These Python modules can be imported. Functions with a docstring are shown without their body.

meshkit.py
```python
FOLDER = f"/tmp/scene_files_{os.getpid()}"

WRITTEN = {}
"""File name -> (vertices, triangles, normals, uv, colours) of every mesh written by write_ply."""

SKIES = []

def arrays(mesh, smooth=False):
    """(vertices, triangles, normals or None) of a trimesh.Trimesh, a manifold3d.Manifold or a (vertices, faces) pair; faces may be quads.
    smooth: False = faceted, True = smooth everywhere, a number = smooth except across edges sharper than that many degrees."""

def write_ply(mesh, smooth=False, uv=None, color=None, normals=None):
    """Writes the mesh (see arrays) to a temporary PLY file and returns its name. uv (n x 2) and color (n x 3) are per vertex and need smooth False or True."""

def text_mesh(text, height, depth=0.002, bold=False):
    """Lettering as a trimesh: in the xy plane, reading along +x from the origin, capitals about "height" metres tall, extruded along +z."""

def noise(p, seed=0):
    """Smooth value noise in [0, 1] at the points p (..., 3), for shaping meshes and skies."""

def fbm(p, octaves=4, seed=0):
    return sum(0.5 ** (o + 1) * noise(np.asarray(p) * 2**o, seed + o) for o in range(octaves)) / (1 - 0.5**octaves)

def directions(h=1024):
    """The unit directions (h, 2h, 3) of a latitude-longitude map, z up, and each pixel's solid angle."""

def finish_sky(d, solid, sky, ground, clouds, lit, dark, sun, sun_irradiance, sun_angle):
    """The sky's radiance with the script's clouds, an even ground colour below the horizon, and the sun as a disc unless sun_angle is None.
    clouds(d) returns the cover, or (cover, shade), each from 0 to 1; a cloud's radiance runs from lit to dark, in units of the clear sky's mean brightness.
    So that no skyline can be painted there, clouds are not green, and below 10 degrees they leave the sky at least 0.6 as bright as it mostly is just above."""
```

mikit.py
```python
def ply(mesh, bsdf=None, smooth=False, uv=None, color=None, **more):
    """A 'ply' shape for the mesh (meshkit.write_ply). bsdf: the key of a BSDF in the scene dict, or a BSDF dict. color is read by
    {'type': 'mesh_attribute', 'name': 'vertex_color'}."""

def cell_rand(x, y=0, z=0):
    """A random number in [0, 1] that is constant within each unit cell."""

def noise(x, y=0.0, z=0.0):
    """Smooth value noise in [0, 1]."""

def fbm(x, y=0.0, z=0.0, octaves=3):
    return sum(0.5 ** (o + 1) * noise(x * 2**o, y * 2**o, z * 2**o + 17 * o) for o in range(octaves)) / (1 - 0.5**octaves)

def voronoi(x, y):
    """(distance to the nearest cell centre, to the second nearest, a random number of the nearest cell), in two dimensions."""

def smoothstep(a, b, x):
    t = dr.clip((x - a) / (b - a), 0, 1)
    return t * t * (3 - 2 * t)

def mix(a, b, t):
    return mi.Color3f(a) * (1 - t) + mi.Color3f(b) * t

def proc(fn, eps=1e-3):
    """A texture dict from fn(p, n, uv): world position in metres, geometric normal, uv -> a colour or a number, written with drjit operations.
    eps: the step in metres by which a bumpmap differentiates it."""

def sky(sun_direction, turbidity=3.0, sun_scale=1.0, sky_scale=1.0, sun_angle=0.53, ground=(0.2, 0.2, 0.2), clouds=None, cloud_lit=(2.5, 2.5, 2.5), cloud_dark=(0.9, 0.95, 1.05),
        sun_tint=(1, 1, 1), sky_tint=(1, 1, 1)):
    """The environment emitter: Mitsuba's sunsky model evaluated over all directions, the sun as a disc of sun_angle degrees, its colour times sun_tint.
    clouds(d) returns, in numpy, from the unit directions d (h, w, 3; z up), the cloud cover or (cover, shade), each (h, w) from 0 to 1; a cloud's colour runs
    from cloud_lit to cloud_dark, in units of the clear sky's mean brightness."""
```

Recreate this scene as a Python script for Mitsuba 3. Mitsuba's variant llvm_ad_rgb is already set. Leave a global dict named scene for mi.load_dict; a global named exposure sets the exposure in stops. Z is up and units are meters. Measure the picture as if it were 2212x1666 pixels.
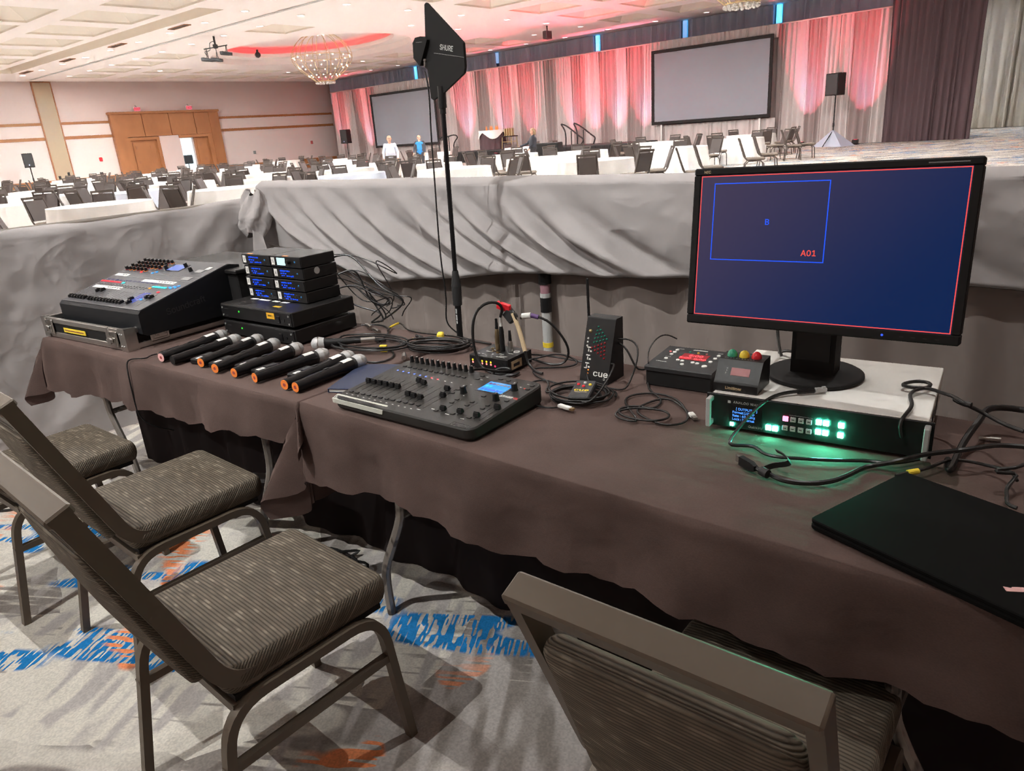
import math, random
import numpy as np
import trimesh
import manifold3d as m3
import shapely
from shapely.geometry import Polygon, box as sbox, Point
import drjit as dr
import mitsuba as mi
import mikit, meshkit
from mikit import proc, smoothstep, mix

T4 = mi.ScalarTransform4f
scene, labels = {}, {}
rng = np.random.default_rng(7)

# ---------------------------------------------------------------- camera, light, exposure
EYE = np.array([0.0, 0.0, 1.468])
FWD = np.array([-0.64247717, 0.69014881, -0.3330431])
UP = np.array([-0.17241697, 0.29327555, 0.94035198])
scene['camera'] = {'type': 'perspective', 'fov': 71.065, 'fov_axis': 'x', 'near_clip': 0.02, 'far_clip': 300.0,
                   'to_world': T4().look_at(origin=EYE.tolist(), target=(EYE + FWD).tolist(), up=UP.tolist())}
exposure = 0.0
WARM = np.array([1.0, 1.0, 0.97])
LAMP = 5600.0           # radiance of the strong recessed downlights
HC = 5.9                # ceiling height


def rgb(*c):
    return {'type': 'rgb', 'value': [float(x) for x in c]}


def emit(c, w=0.02):
    return {'type': 'area', 'radiance': rgb(*c), 'sampling_weight': float(w)}


def spot(pos, target, intensity, cutoff, beam, w=1.0):
    return {'type': 'spot', 'to_world': T4().look_at(origin=list(pos), target=list(target), up=[0.13, 0.97, 0.21]), 'intensity': rgb(*intensity),
            'cutoff_angle': float(cutoff), 'beam_width': float(beam), 'sampling_weight': float(w)}


# unseen spots added to light the mixing position (housings built with the ceiling)
ADDED_SPOTS = [((-4.0, -0.4), (-3.8, 0.0, 0.0), 46, 36), ((-1.9, -1.9), (-2.9, 1.9, 0.9), 78, 30), ((-0.7, 2.75), (-0.65, 2.0, 0.8), 28, 24), ((-1.3, -5.2), (-2.9, 2.3, 1.05), 62, 15)]
for i_, ((x_, y_), to_, p_, c_) in enumerate(ADDED_SPOTS):
    scene[f'added_spot_beam_{i_}'] = spot((x_, y_, HC - 0.03), to_, p_ * WARM, c_, c_ * 0.45, 3.5)
# red floor uplights that wash the drapes (fixtures are built with the stage)
RED = np.array([1.0, 0.02, 0.05])
UPLIGHTS = []


# ---------------------------------------------------------------- materials
def pr(name, col, rough=0.5, metal=0.0, spec=0.5, bump=None, **kw):
    b = {'type': 'principled', 'base_color': col if isinstance(col, dict) else rgb(*col), 'roughness': rough, 'metallic': metal, 'specular': spec, **kw}
    if bump is not None:
        b = {'type': 'bumpmap', 'arbitrary': bump[0], 'scale': bump[1], 'bsdf': b}
    scene[name] = {'type': 'twosided', 'bsdf': b}


def diffuse(name, col):
    scene[name] = {'type': 'twosided', 'bsdf': {'type': 'diffuse', 'reflectance': col if isinstance(col, dict) else rgb(*col)}}


def carpet(p, n, uv):
    x, y = p.x, p.y
    a = 0.55
    u, v = x * math.cos(a) + y * math.sin(a), -x * math.sin(a) + y * math.cos(a)
    wx = u + 0.5 * (mikit.fbm(u * 1.4, v * 1.4, 3.0) - 0.5)
    wy = v + 0.5 * (mikit.fbm(u * 1.4, v * 1.4, 9.0) - 0.5)
    d1, d2, r = mikit.voronoi(wx * 2.1, wy * 3.3)
    e1, e2, r2 = mikit.voronoi(wx * 0.9 + 7.3, wy * 0.7 + 2.1)
    grit = mikit.noise(u * 230, v * 230, 1.0)
    comb = mikit.noise(u * 34, v * 7, 2.0)
    comb2 = mikit.noise(u * 9, v * 90, 4.0)
    light = mi.Color3f(0.62, 0.585, 0.52)
    base = mix(light, mi.Color3f(0.24, 0.215, 0.195), smoothstep(0.45, 0.62, r * 0.75 + 0.5 * comb2 - 0.15))
    base = mix(base, mi.Color3f(0.42, 0.39, 0.37), smoothstep(0.55, 0.75, r2 * 0.6 + 0.55 * comb - 0.05))
    base = mix(base, light, smoothstep(0.60, 0.66, mikit.fbm(u * 2.0, v * 5.0, 6.0)) * 0.8)
    rag = mikit.noise(u * 150, v * 24, 8.0)
    rag2 = mikit.noise(u * 14, v * 120, 12.0)
    bl = smoothstep(-0.02, 0.02, mikit.fbm(u * 1.5, v * 5.0, 11.0) - 0.69) * smoothstep(0.38, 0.46, rag)
    base = mix(base, mi.Color3f(0.02, 0.17, 0.42), bl)
    og = smoothstep(-0.02, 0.02, mikit.fbm(u * 3.6, v * 2.4, 21.0) - 0.685) * smoothstep(0.42, 0.50, rag2) * smoothstep(0.50, 0.56, mikit.noise(u * 0.9, v * 0.9, 5.0))
    base = mix(base, mi.Color3f(0.72, 0.25, 0.11), og)
    return base * (0.86 + 0.28 * grit)


diffuse('m_carpet', proc(carpet))


def suede(p, n, uv):
    s = mikit.fbm(p.x * 9, p.y * 9, p.z * 9)
    g = mikit.noise(p.x * 420, p.y * 420, p.z * 420)
    return mi.Color3f(0.088, 0.060, 0.053) * (0.66 + 0.52 * s + 0.20 * g)


def wrinkle(p, n, uv):
    w = mikit.fbm(p.x * 6 + 3.0 * mikit.noise(p.x * 3, p.y * 5, 0.0), p.y * 42, p.z * 20)
    right = smoothstep(-1.9, -0.7, p.x)
    return 0.0024 * w * (0.5 + 2.4 * right) + 0.00006 * mikit.noise(p.x * 500, p.y * 500, p.z * 500)


pr('m_suede', proc(suede), 0.95, 0, 0.1, bump=(proc(wrinkle, 2e-3), 1.0), sheen=0.25)


def drape_bump(p, n, uv):
    q = mikit.fbm(p.x * 7 + p.y * 5, p.z * 9, 2.0 * mikit.noise(p.x * 2, p.y * 2, p.z * 3), 4)
    r1 = 1 - dr.abs(2 * mikit.noise(p.x * 6 + p.y * 4, p.z * 5 + 3 * mikit.noise(p.x * 3, p.y * 3, p.z * 3), 3.0) - 1)
    r2 = 1 - dr.abs(2 * mikit.noise(p.x * 15 + p.y * 13, p.z * 13, 5.0 * mikit.noise(p.x * 4, p.y * 4, p.z * 4)) - 1)
    return 0.006 * q + 0.006 * r1 * r1 * r1 + 0.0035 * r2 * r2 + 0.0001 * mikit.noise(p.x * 700, p.y * 700, p.z * 700)


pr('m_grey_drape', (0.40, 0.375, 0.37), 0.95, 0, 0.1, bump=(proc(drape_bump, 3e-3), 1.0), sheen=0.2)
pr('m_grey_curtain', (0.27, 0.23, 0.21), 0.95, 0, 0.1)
pr('m_white_drape', (0.52, 0.47, 0.455), 0.95, 0, 0.1)
pr('m_taupe_drape', (0.31, 0.255, 0.245), 0.95, 0, 0.1)
pr('m_dark_drape', (0.085, 0.058, 0.063), 0.95, 0, 0.1)
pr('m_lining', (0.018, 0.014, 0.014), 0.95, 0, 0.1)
pr('m_blue_drape', (0.45, 0.50, 0.60), 0.95, 0, 0.1)
pr('m_ivory_drape', (0.44, 0.41, 0.36), 0.95, 0, 0.1)
diffuse('m_ceiling', (0.86, 0.785, 0.755))
diffuse('m_coffer_shaded', (0.78, 0.71, 0.63))  # darker than the ceiling: shade of the recess put into the colour
diffuse('m_coffer_step_shaded', (0.40, 0.345, 0.28))  # inner step painted darker still, standing in for its shade
diffuse('m_wall', (0.53, 0.425, 0.40))
diffuse('m_wall_low', (0.60, 0.51, 0.485))
diffuse('m_column', (0.36, 0.28, 0.20))


def wood(p, n, uv):
    g = mikit.fbm(p.x * 3, p.y * 3, p.z * 1.2)
    return mix(mi.Color3f(0.23, 0.088, 0.032), mi.Color3f(0.31, 0.13, 0.05), g)


pr('m_wood', proc(wood), 0.45, 0, 0.4)
pr('m_wood_dark', (0.26, 0.105, 0.045), 0.45)
diffuse('m_white', (0.84, 0.82, 0.77))
diffuse('m_linen', (0.82, 0.80, 0.76))
diffuse('m_linen_blue', (0.66, 0.72, 0.84))
diffuse('m_screen', (0.27, 0.29, 0.33))
pr('m_black', (0.008, 0.008, 0.0085), 0.45, 0, 0.4)
pr('m_black_matte', (0.012, 0.0115, 0.0115), 0.75, 0, 0.25)
pr('m_laptop', (0.005, 0.005, 0.005), 0.75, 0, 0.06)
pr('m_black_gloss', (0.010, 0.010, 0.011), 0.18, 0, 0.3)
pr('m_panel', (0.004, 0.004, 0.005), 0.35, 0, 0.15)
pr('m_cable', (0.011, 0.011, 0.011), 0.35)
pr('m_dark_grey', (0.026, 0.026, 0.027), 0.5, 0, 0.35)
pr('m_console', (0.017, 0.016, 0.0145), 0.5, 0, 0.35)
pr('m_mixer', (0.062, 0.062, 0.067), 0.45, 0, 0.3)
pr('m_mixer_side', (0.010, 0.011, 0.013), 0.45, 0, 0.3)
pr('m_rack', (0.011, 0.0105, 0.0105), 0.45, 0, 0.35)
pr('m_grey', (0.20, 0.20, 0.20), 0.5)
pr('m_light_grey', (0.45, 0.45, 0.44), 0.5)
pr('m_steel', (0.62, 0.61, 0.58), 0.3, 1.0)
pr('m_alu', (0.66, 0.65, 0.62), 0.38, 1.0)
pr('m_gold', (0.66, 0.52, 0.30), 0.3, 1.0)
pr('m_brass', (0.75, 0.60, 0.30), 0.35, 1.0)
def leg_wear(p, n, uv):
    return mix(mi.Color3f(0.30, 0.27, 0.24), mi.Color3f(0.10, 0.085, 0.075), smoothstep(0.5, 0.62, mikit.fbm(p.x * 30, p.y * 30, p.z * 14)))
pr('m_table_leg', proc(leg_wear), 0.45, 0.6)
pr('m_chair_frame', (0.105, 0.083, 0.061), 0.42, 0.2, 0.4)
pr('m_chair_far_frame', (0.045, 0.034, 0.028), 0.45)


def rib(p, n, uv):
    s = dr.abs(dr.sin(uv.y * (math.pi / 0.0084)))
    fl = mikit.noise(uv.x * 38, dr.floor(uv.y / 0.0084) * 3.7, 2.0)
    c = mix(mi.Color3f(0.040, 0.032, 0.024), mi.Color3f(0.118, 0.097, 0.072), s)
    return c * (0.75 + 0.5 * fl) + mi.Color3f(0.06, 0.055, 0.046) * smoothstep(0.74, 0.93, fl) * s


def rib_h(p, n, uv):
    return 0.0016 * dr.abs(dr.sin(uv.y * (math.pi / 0.0084)))


pr('m_chair_fabric', proc(rib), 0.7, 0, 0.3, bump=(proc(rib_h, 4e-4), 1.0))
pr('m_chair_back', (0.075, 0.055, 0.048), 0.6, 0, 0.4)
pr('m_chair_far', (0.035, 0.024, 0.021), 0.55)
pr('m_chair_far_seat', (0.16, 0.13, 0.105), 0.7)
pr('m_orange', (0.90, 0.25, 0.05), 0.4)
pr('m_yellow', (0.85, 0.62, 0.05), 0.5)
pr('m_amber_label', (0.80, 0.42, 0.03), 0.5)
pr('m_red', (0.70, 0.02, 0.03), 0.4)
pr('m_red_dim', (0.36, 0.07, 0.07), 0.4)
pr('m_green', (0.05, 0.36, 0.20), 0.35)
pr('m_navy', (0.016, 0.024, 0.058), 0.6)
pr('m_label', (0.72, 0.72, 0.68), 0.6)
pr('m_tape', (0.42, 0.42, 0.37), 0.6)
pr('m_pink_tape', (0.75, 0.42, 0.40), 0.6)
pr('m_purple', (0.10, 0.05, 0.16), 0.5)
pr('m_dusty_pink', (0.33, 0.17, 0.20), 0.6)
pr('m_tan', (0.55, 0.42, 0.26), 0.6)
pr('m_red_led_off', (0.30, 0.015, 0.02), 0.25)
pr('m_green_led_off', (0.012, 0.18, 0.12), 0.25)


def mesh_grille(p, n, uv):
    return mi.Color3f(0.80, 0.80, 0.80) * (0.55 + 0.45 * dr.square(dr.sin(uv.x * 150)) * dr.square(dr.sin(uv.y * 75)))


pr('m_grille', proc(mesh_grille), 0.4, 0.35)
pr('m_shirt', (0.55, 0.60, 0.70), 0.9)
pr('m_skin', (0.52, 0.29, 0.20), 0.6)
pr('m_hair', (0.06, 0.045, 0.035), 0.7)
pr('m_hair_blond', (0.30, 0.21, 0.12), 0.7)
pr('m_trousers', (0.02, 0.019, 0.022), 0.9)
pr('m_blue_shirt', (0.02, 0.16, 0.38), 0.9)
pr('m_jacket', (0.022, 0.024, 0.032), 0.9)


# ---------------------------------------------------------------- helpers
def cat(*ms):
    l = []
    for m in ms:
        l += list(m) if isinstance(m, (list, tuple)) else [m]
    return trimesh.util.concatenate(l)


def frm(pos=(0, 0, 0), yaw=0.0, ux=None, uy=None):
    """4x4: local x along ux (or yaw), local y along uy, local z their cross product."""
    M = np.eye(4)
    if ux is None:
        c, s = math.cos(math.radians(yaw)), math.sin(math.radians(yaw))
        M[:3, 0], M[:3, 1] = (c, s, 0), (-s, c, 0)
    else:
        a = np.array(ux, float) / np.linalg.norm(ux)
        b = np.array(uy, float)
        b = b - a * (a @ b)
        b /= np.linalg.norm(b)
        M[:3, 0], M[:3, 1], M[:3, 2] = a, b, np.cross(a, b)
    M[:3, 3] = pos
    return M


def mv(mesh, *a, **k):
    m = mesh.copy()
    m.apply_transform(a[0] if len(a) and isinstance(a[0], np.ndarray) and a[0].shape == (4, 4) else frm(*a, **k))
    return m


def box(x0, x1, y0, y1, z0, z1, b=0.0):
    if b <= 0:
        return trimesh.creation.box(bounds=[(x0, y0, z0), (x1, y1, z1)])
    P = []
    for x, sx in ((x0, 1), (x1, -1)):
        for y, sy in ((y0, 1), (y1, -1)):
            for z, sz in ((z0, 1), (z1, -1)):
                P += [(x + sx * b, y + sy * b, z), (x + sx * b, y, z + sz * b), (x, y + sy * b, z + sz * b)]
    return trimesh.convex.convex_hull(np.array(P))


def hull(P):
    return trimesh.convex.convex_hull(np.array(P, float))


def cyl(p0, p1, r, n=14, r2=None):
    p0, p1 = np.array(p0, float), np.array(p1, float)
    z = (p1 - p0) / np.linalg.norm(p1 - p0)
    x = np.cross(z, (0, 0, 1) if abs(z[2]) < 0.9 else (1, 0, 0))
    x /= np.linalg.norm(x)
    y = np.cross(z, x)
    a = np.arange(n) * 2 * math.pi / n
    ring = np.cos(a)[:, None] * x + np.sin(a)[:, None] * y
    V = np.vstack([p0 + ring * r, p1 + ring * (r if r2 is None else r2), [p0], [p1]])
    i = np.arange(n)
    j = (i + 1) % n
    F = np.vstack([np.c_[i, j, j + n], np.c_[i, j + n, i + n], np.c_[j, i, i * 0 + 2 * n], np.c_[i + n, j + n, i * 0 + 2 * n + 1]])
    return trimesh.Trimesh(V, F, process=False)


def smooth_path(P, step=0.01, closed=False):
    from scipy.interpolate import CubicSpline
    P = np.array(P, float)
    if closed:
        P = np.vstack([P, P[:1]])
    d = np.r_[0, np.cumsum(np.maximum(np.linalg.norm(np.diff(P, axis=0), axis=1), 1e-6) ** 0.7)]
    cs = CubicSpline(d, P, bc_type='periodic' if closed else 'natural')
    L = np.linalg.norm(np.diff(P, axis=0), axis=1).sum()
    return cs(np.linspace(0, d[-1], max(4, int(L / step))))


def tube(P, r, n=7, step=None, sect=None):
    """Sweep of a circle (or of the closed 2-D section) along the points; smoothed when a step is given."""
    P = np.array(P, float) if step is None else smooth_path(P, step)
    t = np.gradient(P, axis=0)
    t /= np.linalg.norm(t, axis=1, keepdims=True) + 1e-12
    a = np.cross(t[0], (0, 0, 1) if abs(t[0][2]) < 0.9 else (1, 0, 0))
    a /= np.linalg.norm(a)
    if sect is None:
        th = np.arange(n) * 2 * math.pi / n
        sect = np.c_[np.cos(th), np.sin(th)] * (r if np.isscalar(r) else 1.0)
    n = len(sect)
    R = []
    for k in range(len(P)):
        a = a - t[k] * (a @ t[k])
        a /= np.linalg.norm(a)
        b = np.cross(t[k], a)
        s = 1.0 if np.isscalar(r) else r[min(k, len(r) - 1)]
        R.append(P[k] + s * (sect[:, :1] * a + sect[:, 1:] * b))
    V = np.vstack(R + [[P[0]], [P[-1]]])
    F = []
    i = np.arange(n)
    j = (i + 1) % n
    for k in range(len(P) - 1):
        F += [np.c_[k * n + i, k * n + j, (k + 1) * n + j], np.c_[k * n + i, (k + 1) * n + j, (k + 1) * n + i]]
    m = len(P) * n
    F += [np.c_[j, i, i * 0 + m], np.c_[(len(P) - 1) * n + i, (len(P) - 1) * n + j, i * 0 + m + 1]]
    return trimesh.Trimesh(V, np.vstack(F), process=False)


def lathe(prof, n=24):
    """Revolve (r, z) points about z."""
    prof = np.array(prof, float)
    a = np.arange(n) * 2 * math.pi / n
    V = np.stack([np.outer(np.cos(a), prof[:, 0]), np.outer(np.sin(a), prof[:, 0]), np.tile(prof[:, 1], (n, 1))], -1).reshape(-1, 3)
    k = len(prof)
    F = []
    for i in range(n):
        j = (i + 1) % n
        for q in range(k - 1):
            F += [(i * k + q, j * k + q, j * k + q + 1), (i * k + q, j * k + q + 1, i * k + q + 1)]
    return trimesh.Trimesh(V, np.array(F), process=False)


def grid(fn, us, vs):
    V = np.array([[fn(u, v) for v in vs] for u in us], float).reshape(-1, 3)
    return grid_v(V, len(us), len(vs))


def grid_v(V, a, b):
    i, j = np.meshgrid(np.arange(a - 1), np.arange(b - 1), indexing='ij')
    q = (i * b + j).ravel()
    F = np.vstack([np.c_[q, q + b, q + b + 1], np.c_[q, q + b + 1, q + 1]])
    return trimesh.Trimesh(V, F, process=False)


def extrude(poly, h):
    return trimesh.creation.extrude_polygon(poly, h, engine='earcut')


def prism(pts, h):
    return extrude(Polygon(pts), h)


def text(s, h, M, depth=0.0004, bold=True, center=True, sx=1.0):
    m = meshkit.text_mesh(s, h, depth, bold)
    if center:
        b = m.bounds
        m.apply_translation([-(b[0, 0] + b[1, 0]) / 2, -(b[0, 1] + b[1, 1]) / 2, 0])
    if sx != 1.0:
        m.apply_scale([sx, 1, 1])
    m.apply_transform(M)
    return m


def free(key):
    k, i = key, 0
    while k in USED:
        i += 1
        k = f'{key}_{i:03d}'
    USED.add(k)
    return k


USED = set()


class Node:
    def __init__(self, key, M):
        self.key, self.M = key, M

    def add(self, name, mesh, mat, smooth=35, label=None, glow=None, uv=None, kind=None):
        k = free(f'{self.key}__{name}')
        m = mesh if self.M is None else mv(mesh, self.M)
        put(k, m, mat, smooth, glow, uv)
        e = {}
        if label:
            e['label'] = label
        if kind:
            e['kind'] = kind
        if e:
            labels[k] = e
        return Node(k, self.M)


def put(k, m, mat, smooth, glow=None, uv=None):
    scene[k] = mikit.ply(m, mat, (True if uv is not None and smooth else smooth), uv=uv, **({'emitter': glow} if glow else {}))


def thing(name, label, category, M=None, group=None, kind=None):
    k = free(name)
    labels[k] = {'label': label, 'category': category}
    if group:
        labels[k]['group'] = group
    if kind:
        labels[k]['kind'] = kind
    return Node(k, M)


def single(name, label, category, mesh, mat, smooth=35, M=None, group=None, glow=None, kind=None):
    n = thing(name, label, category, M, group, kind)
    put(n.key, mesh if M is None else mv(mesh, M), mat, smooth, glow)
    return n


def struct(name, mesh=None, mat=None, smooth=False, M=None, label=None):
    k = free(name)
    labels[k] = {'kind': 'structure', 'label': label or name.replace('_', ' ')}
    if mesh is not None:
        put(k, mesh if M is None else mv(mesh, M), mat, smooth)
    return Node(k, M)


# ---------------------------------------------------------------- the hall
XL, YB, XR, Y0 = -48.0, 34.0, 9.0, -15.0
struct('floor', grid_v(np.array([(x, y, 0.0) for x in (XL, XR) for y in (Y0, 46.5)]), 2, 2), 'm_carpet', label='patterned carpet in pale grey with blue and orange strokes')
struct('wall_right', box(XR, XR + 0.2, Y0, 46.5, 0, HC), 'm_wall', label='plain wall on the right of the hall')
struct('wall_back', box(XL, XR, Y0 - 0.2, Y0, 0, HC), 'm_wall_low', label='plain wall behind the mixing position')
struct('wall_stage', box(XL - 0.2, XR, 46.5, 46.7, 0, HC), 'm_wall', label='wall behind the stage curtains')

# left wall with the open doorway
DY0, DY1, DZ = 22.12, 23.03, 2.55
struct('wall_left', cat(box(XL - 0.2, XL, Y0, DY0, 0, HC), box(XL - 0.2, XL, DY1, 46.5, 0, HC), box(XL - 0.2, XL, DY0, DY1, DZ, HC)), 'm_wall', label='pale pink wall with wooden rails and a wooden door portal')


def slab(y0, y1, z0, z1, d=0.02, x=XL):
    return box(x, x + d, y0, y1, z0, z1)


low = struct('trim_1', slab(Y0, 14.56, 0.66, 2.82, 0.012), 'm_wall_low', label='lighter wall covering below the wooden rails')
low.add('panel', slab(15.5, 18.15, 0.66, 2.82, 0.012), 'm_wall_low', False)
low.add('panel', slab(24.95, YB, 0.66, 2.82, 0.012), 'm_wall_low', False)
low.add('panel', slab(Y0, 14.56, 2.98, 3.61, 0.012), 'm_wall_low', False)
low.add('panel', slab(15.5, 18.15, 2.98, 3.61, 0.012), 'm_wall_low', False)
low.add('panel', slab(24.95, YB, 2.98, 3.61, 0.012), 'm_wall_low', False)
for n_, (z0, z1, nm) in enumerate(((3.61, 3.75, 'trim_2'), (2.82, 2.98, 'trim_3'), (0.0, 0.66, 'baseboard_left'))):
    t_ = struct(nm, slab(Y0, 14.56, z0, z1, 0.05), 'm_wood', label=('upper wooden wall rail', 'lower wooden wall rail', 'tall wooden baseboard')[n_])
    for a, b in ((15.5, 18.15), (24.95, YB)):
        t_.add('rail', slab(a, b, z0, z1, 0.05), 'm_wood', False)
col = struct('trim_4', slab(14.58, 15.5, 0, 5.86, 0.09), 'm_column', label='tall tan partition pocket panel')
col.add('edge', slab(14.54, 14.6, 0, 5.88, 0.11), 'm_wood_dark', False)
col.add('edge', slab(15.48, 15.54, 0, 5.88, 0.11), 'm_wood_dark', False)
col.add('edge', slab(14.6, 15.48, 5.82, 5.88, 0.11), 'm_wood_dark', False)
for y_, z_ in ((15.25, 0.95), (14.75, 0.78)):
    single('wall_latch', 'small black latch plate low on the tan partition pocket panel', 'latch', cat(box(XL + 0.09, XL + 0.13, y_ - 0.06, y_ + 0.06, z_ - 0.09, z_ + 0.09, 0.01), cyl((XL + 0.1, y_, z_), (XL + 0.17, y_, z_), 0.03)), 'm_black', group='latch plates on the partition pocket')
for y_, z_, c_, lb in ((17.2, 1.62, 'm_red', 'small red fire alarm pull on the wall left of the door portal'), (17.05, 0.78, 'm_black', 'black wall box near the baseboard left of the door portal'),
                       (27.2, 1.35, 'm_grey', 'small grey wall switch right of the door portal'), (31.9, 1.75, 'm_red_dim', 'small dark red wall call point near the curtain corner')):
    single('wall_box', lb, 'wall fitting', cat(box(XL, XL + 0.06, y_ - 0.09, y_ + 0.09, z_ - 0.11, z_ + 0.11, 0.015), box(XL + 0.06, XL + 0.08, y_ - 0.04, y_ + 0.04, z_ - 0.05, z_ + 0.05, 0.008)), c_)

# door portal
portal = struct('door_1', label='large wooden door portal on the left wall')
for nm, y0, y1, z0, z1, d in (('side_panel', 18.16, 18.92, 0, 4.08, 0.30), ('side_panel', 24.27, 24.93, 0, 4.08, 0.30), ('cornice', 18.10, 24.98, 4.06, 4.19, 0.38),
                              ('door_frame', 18.92, 19.05, 0, 2.70, 0.27), ('door_frame', 20.62, 20.80, 0, 2.70, 0.27), ('door_frame', 18.92, 20.80, 2.55, 2.72, 0.27),
                              ('door_frame', 23.98, 24.27, 0, 2.72, 0.27), ('door_frame', 22.05, 24.27, 2.56, 2.74, 0.27)):
    portal.add(nm, slab(y0, y1, z0, z1, d), 'm_wood', False)
for a, b in ((18.92, 19.99), (20.02, 21.64), (21.67, 23.27), (23.30, 24.27)):
    portal.add('header_panel', slab(a, b, 2.75, 4.06, 0.26), 'm_wood', False)
portal.add('partition', slab(20.80, 22.10, 0, 2.74, 0.22), 'm_wall', False, label='plain grey partition between the two doors')
for n_, (a, b, sq) in enumerate((((19.05, 20.62, ((19.38, 2.12), (20.24, 2.14), (19.38, 1.28), (20.24, 1.28)))), (23.06, 23.98, ((23.42, 2.10), (23.62, 1.20))))):
    dr_ = struct(f'door_{n_ + 2}', slab(a, b, 0, 2.55, 0.12), 'm_wood', label=('closed wooden door with four dark square insets', 'narrow wooden door leaf beside the bright doorway')[n_])
    dr_.add('door_panel', slab(a + 0.12, b - 0.12, 0.55, 2.42, 0.15), 'm_wood', False)
    for y_, z_ in sq:
        dr_.add('inset', slab(y_ - 0.06, y_ + 0.06, z_ - 0.09, z_ + 0.09, 0.17), 'm_wood_dark', False)
    if n_ == 0:
        dr_.add('push_bar', cat(slab(20.0, 20.6, 0.62, 0.67, 0.24), slab(19.9, 20.0, 0.60, 0.69, 0.20)), 'm_steel', False)
# corridor behind the bright doorway
cor = struct('wall_corridor', cat(box(XL - 4.0, XL - 3.9, 20.5, 27, 0, 3), box(XL - 4, XL - 0.2, 27, 27.1, 0, 3), box(XL - 4, XL - 0.2, 20.4, 20.5, 0, 3), box(XL - 4, XL - 0.2, 20.4, 27.1, 3, 3.1),
                                  box(XL - 4, XL - 0.2, 20.4, 27.1, -0.1, -0.005)), 'm_white', label='bright white corridor seen through the doorway')
single('corridor_lamp', 'bright ceiling panel in the corridor beyond the doorway', 'lamp', box(XL - 2.6, XL - 1.4, 22.0, 25.0, 2.93, 2.98), 'm_white', False, glow=emit((9, 13, 16), 0.5))
sp_ = thing('corridor_loudspeaker', 'dark box on a stand seen through the bright doorway', 'speaker', frm((XL - 1.1, 22.95, 0), 0))
sp_.add('cabinet', box(-0.2, 0.2, -0.27, 0.27, 0.95, 1.5, 0.03), 'm_dark_grey')
sp_.add('pole', cyl((0, 0, 0.02), (0, 0, 0.96), 0.02), 'm_black')
sp_.add('base', lathe([(0, 0), (0.25, 0), (0.24, 0.03), (0.03, 0.05), (0, 0.05)]), 'm_black')
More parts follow.
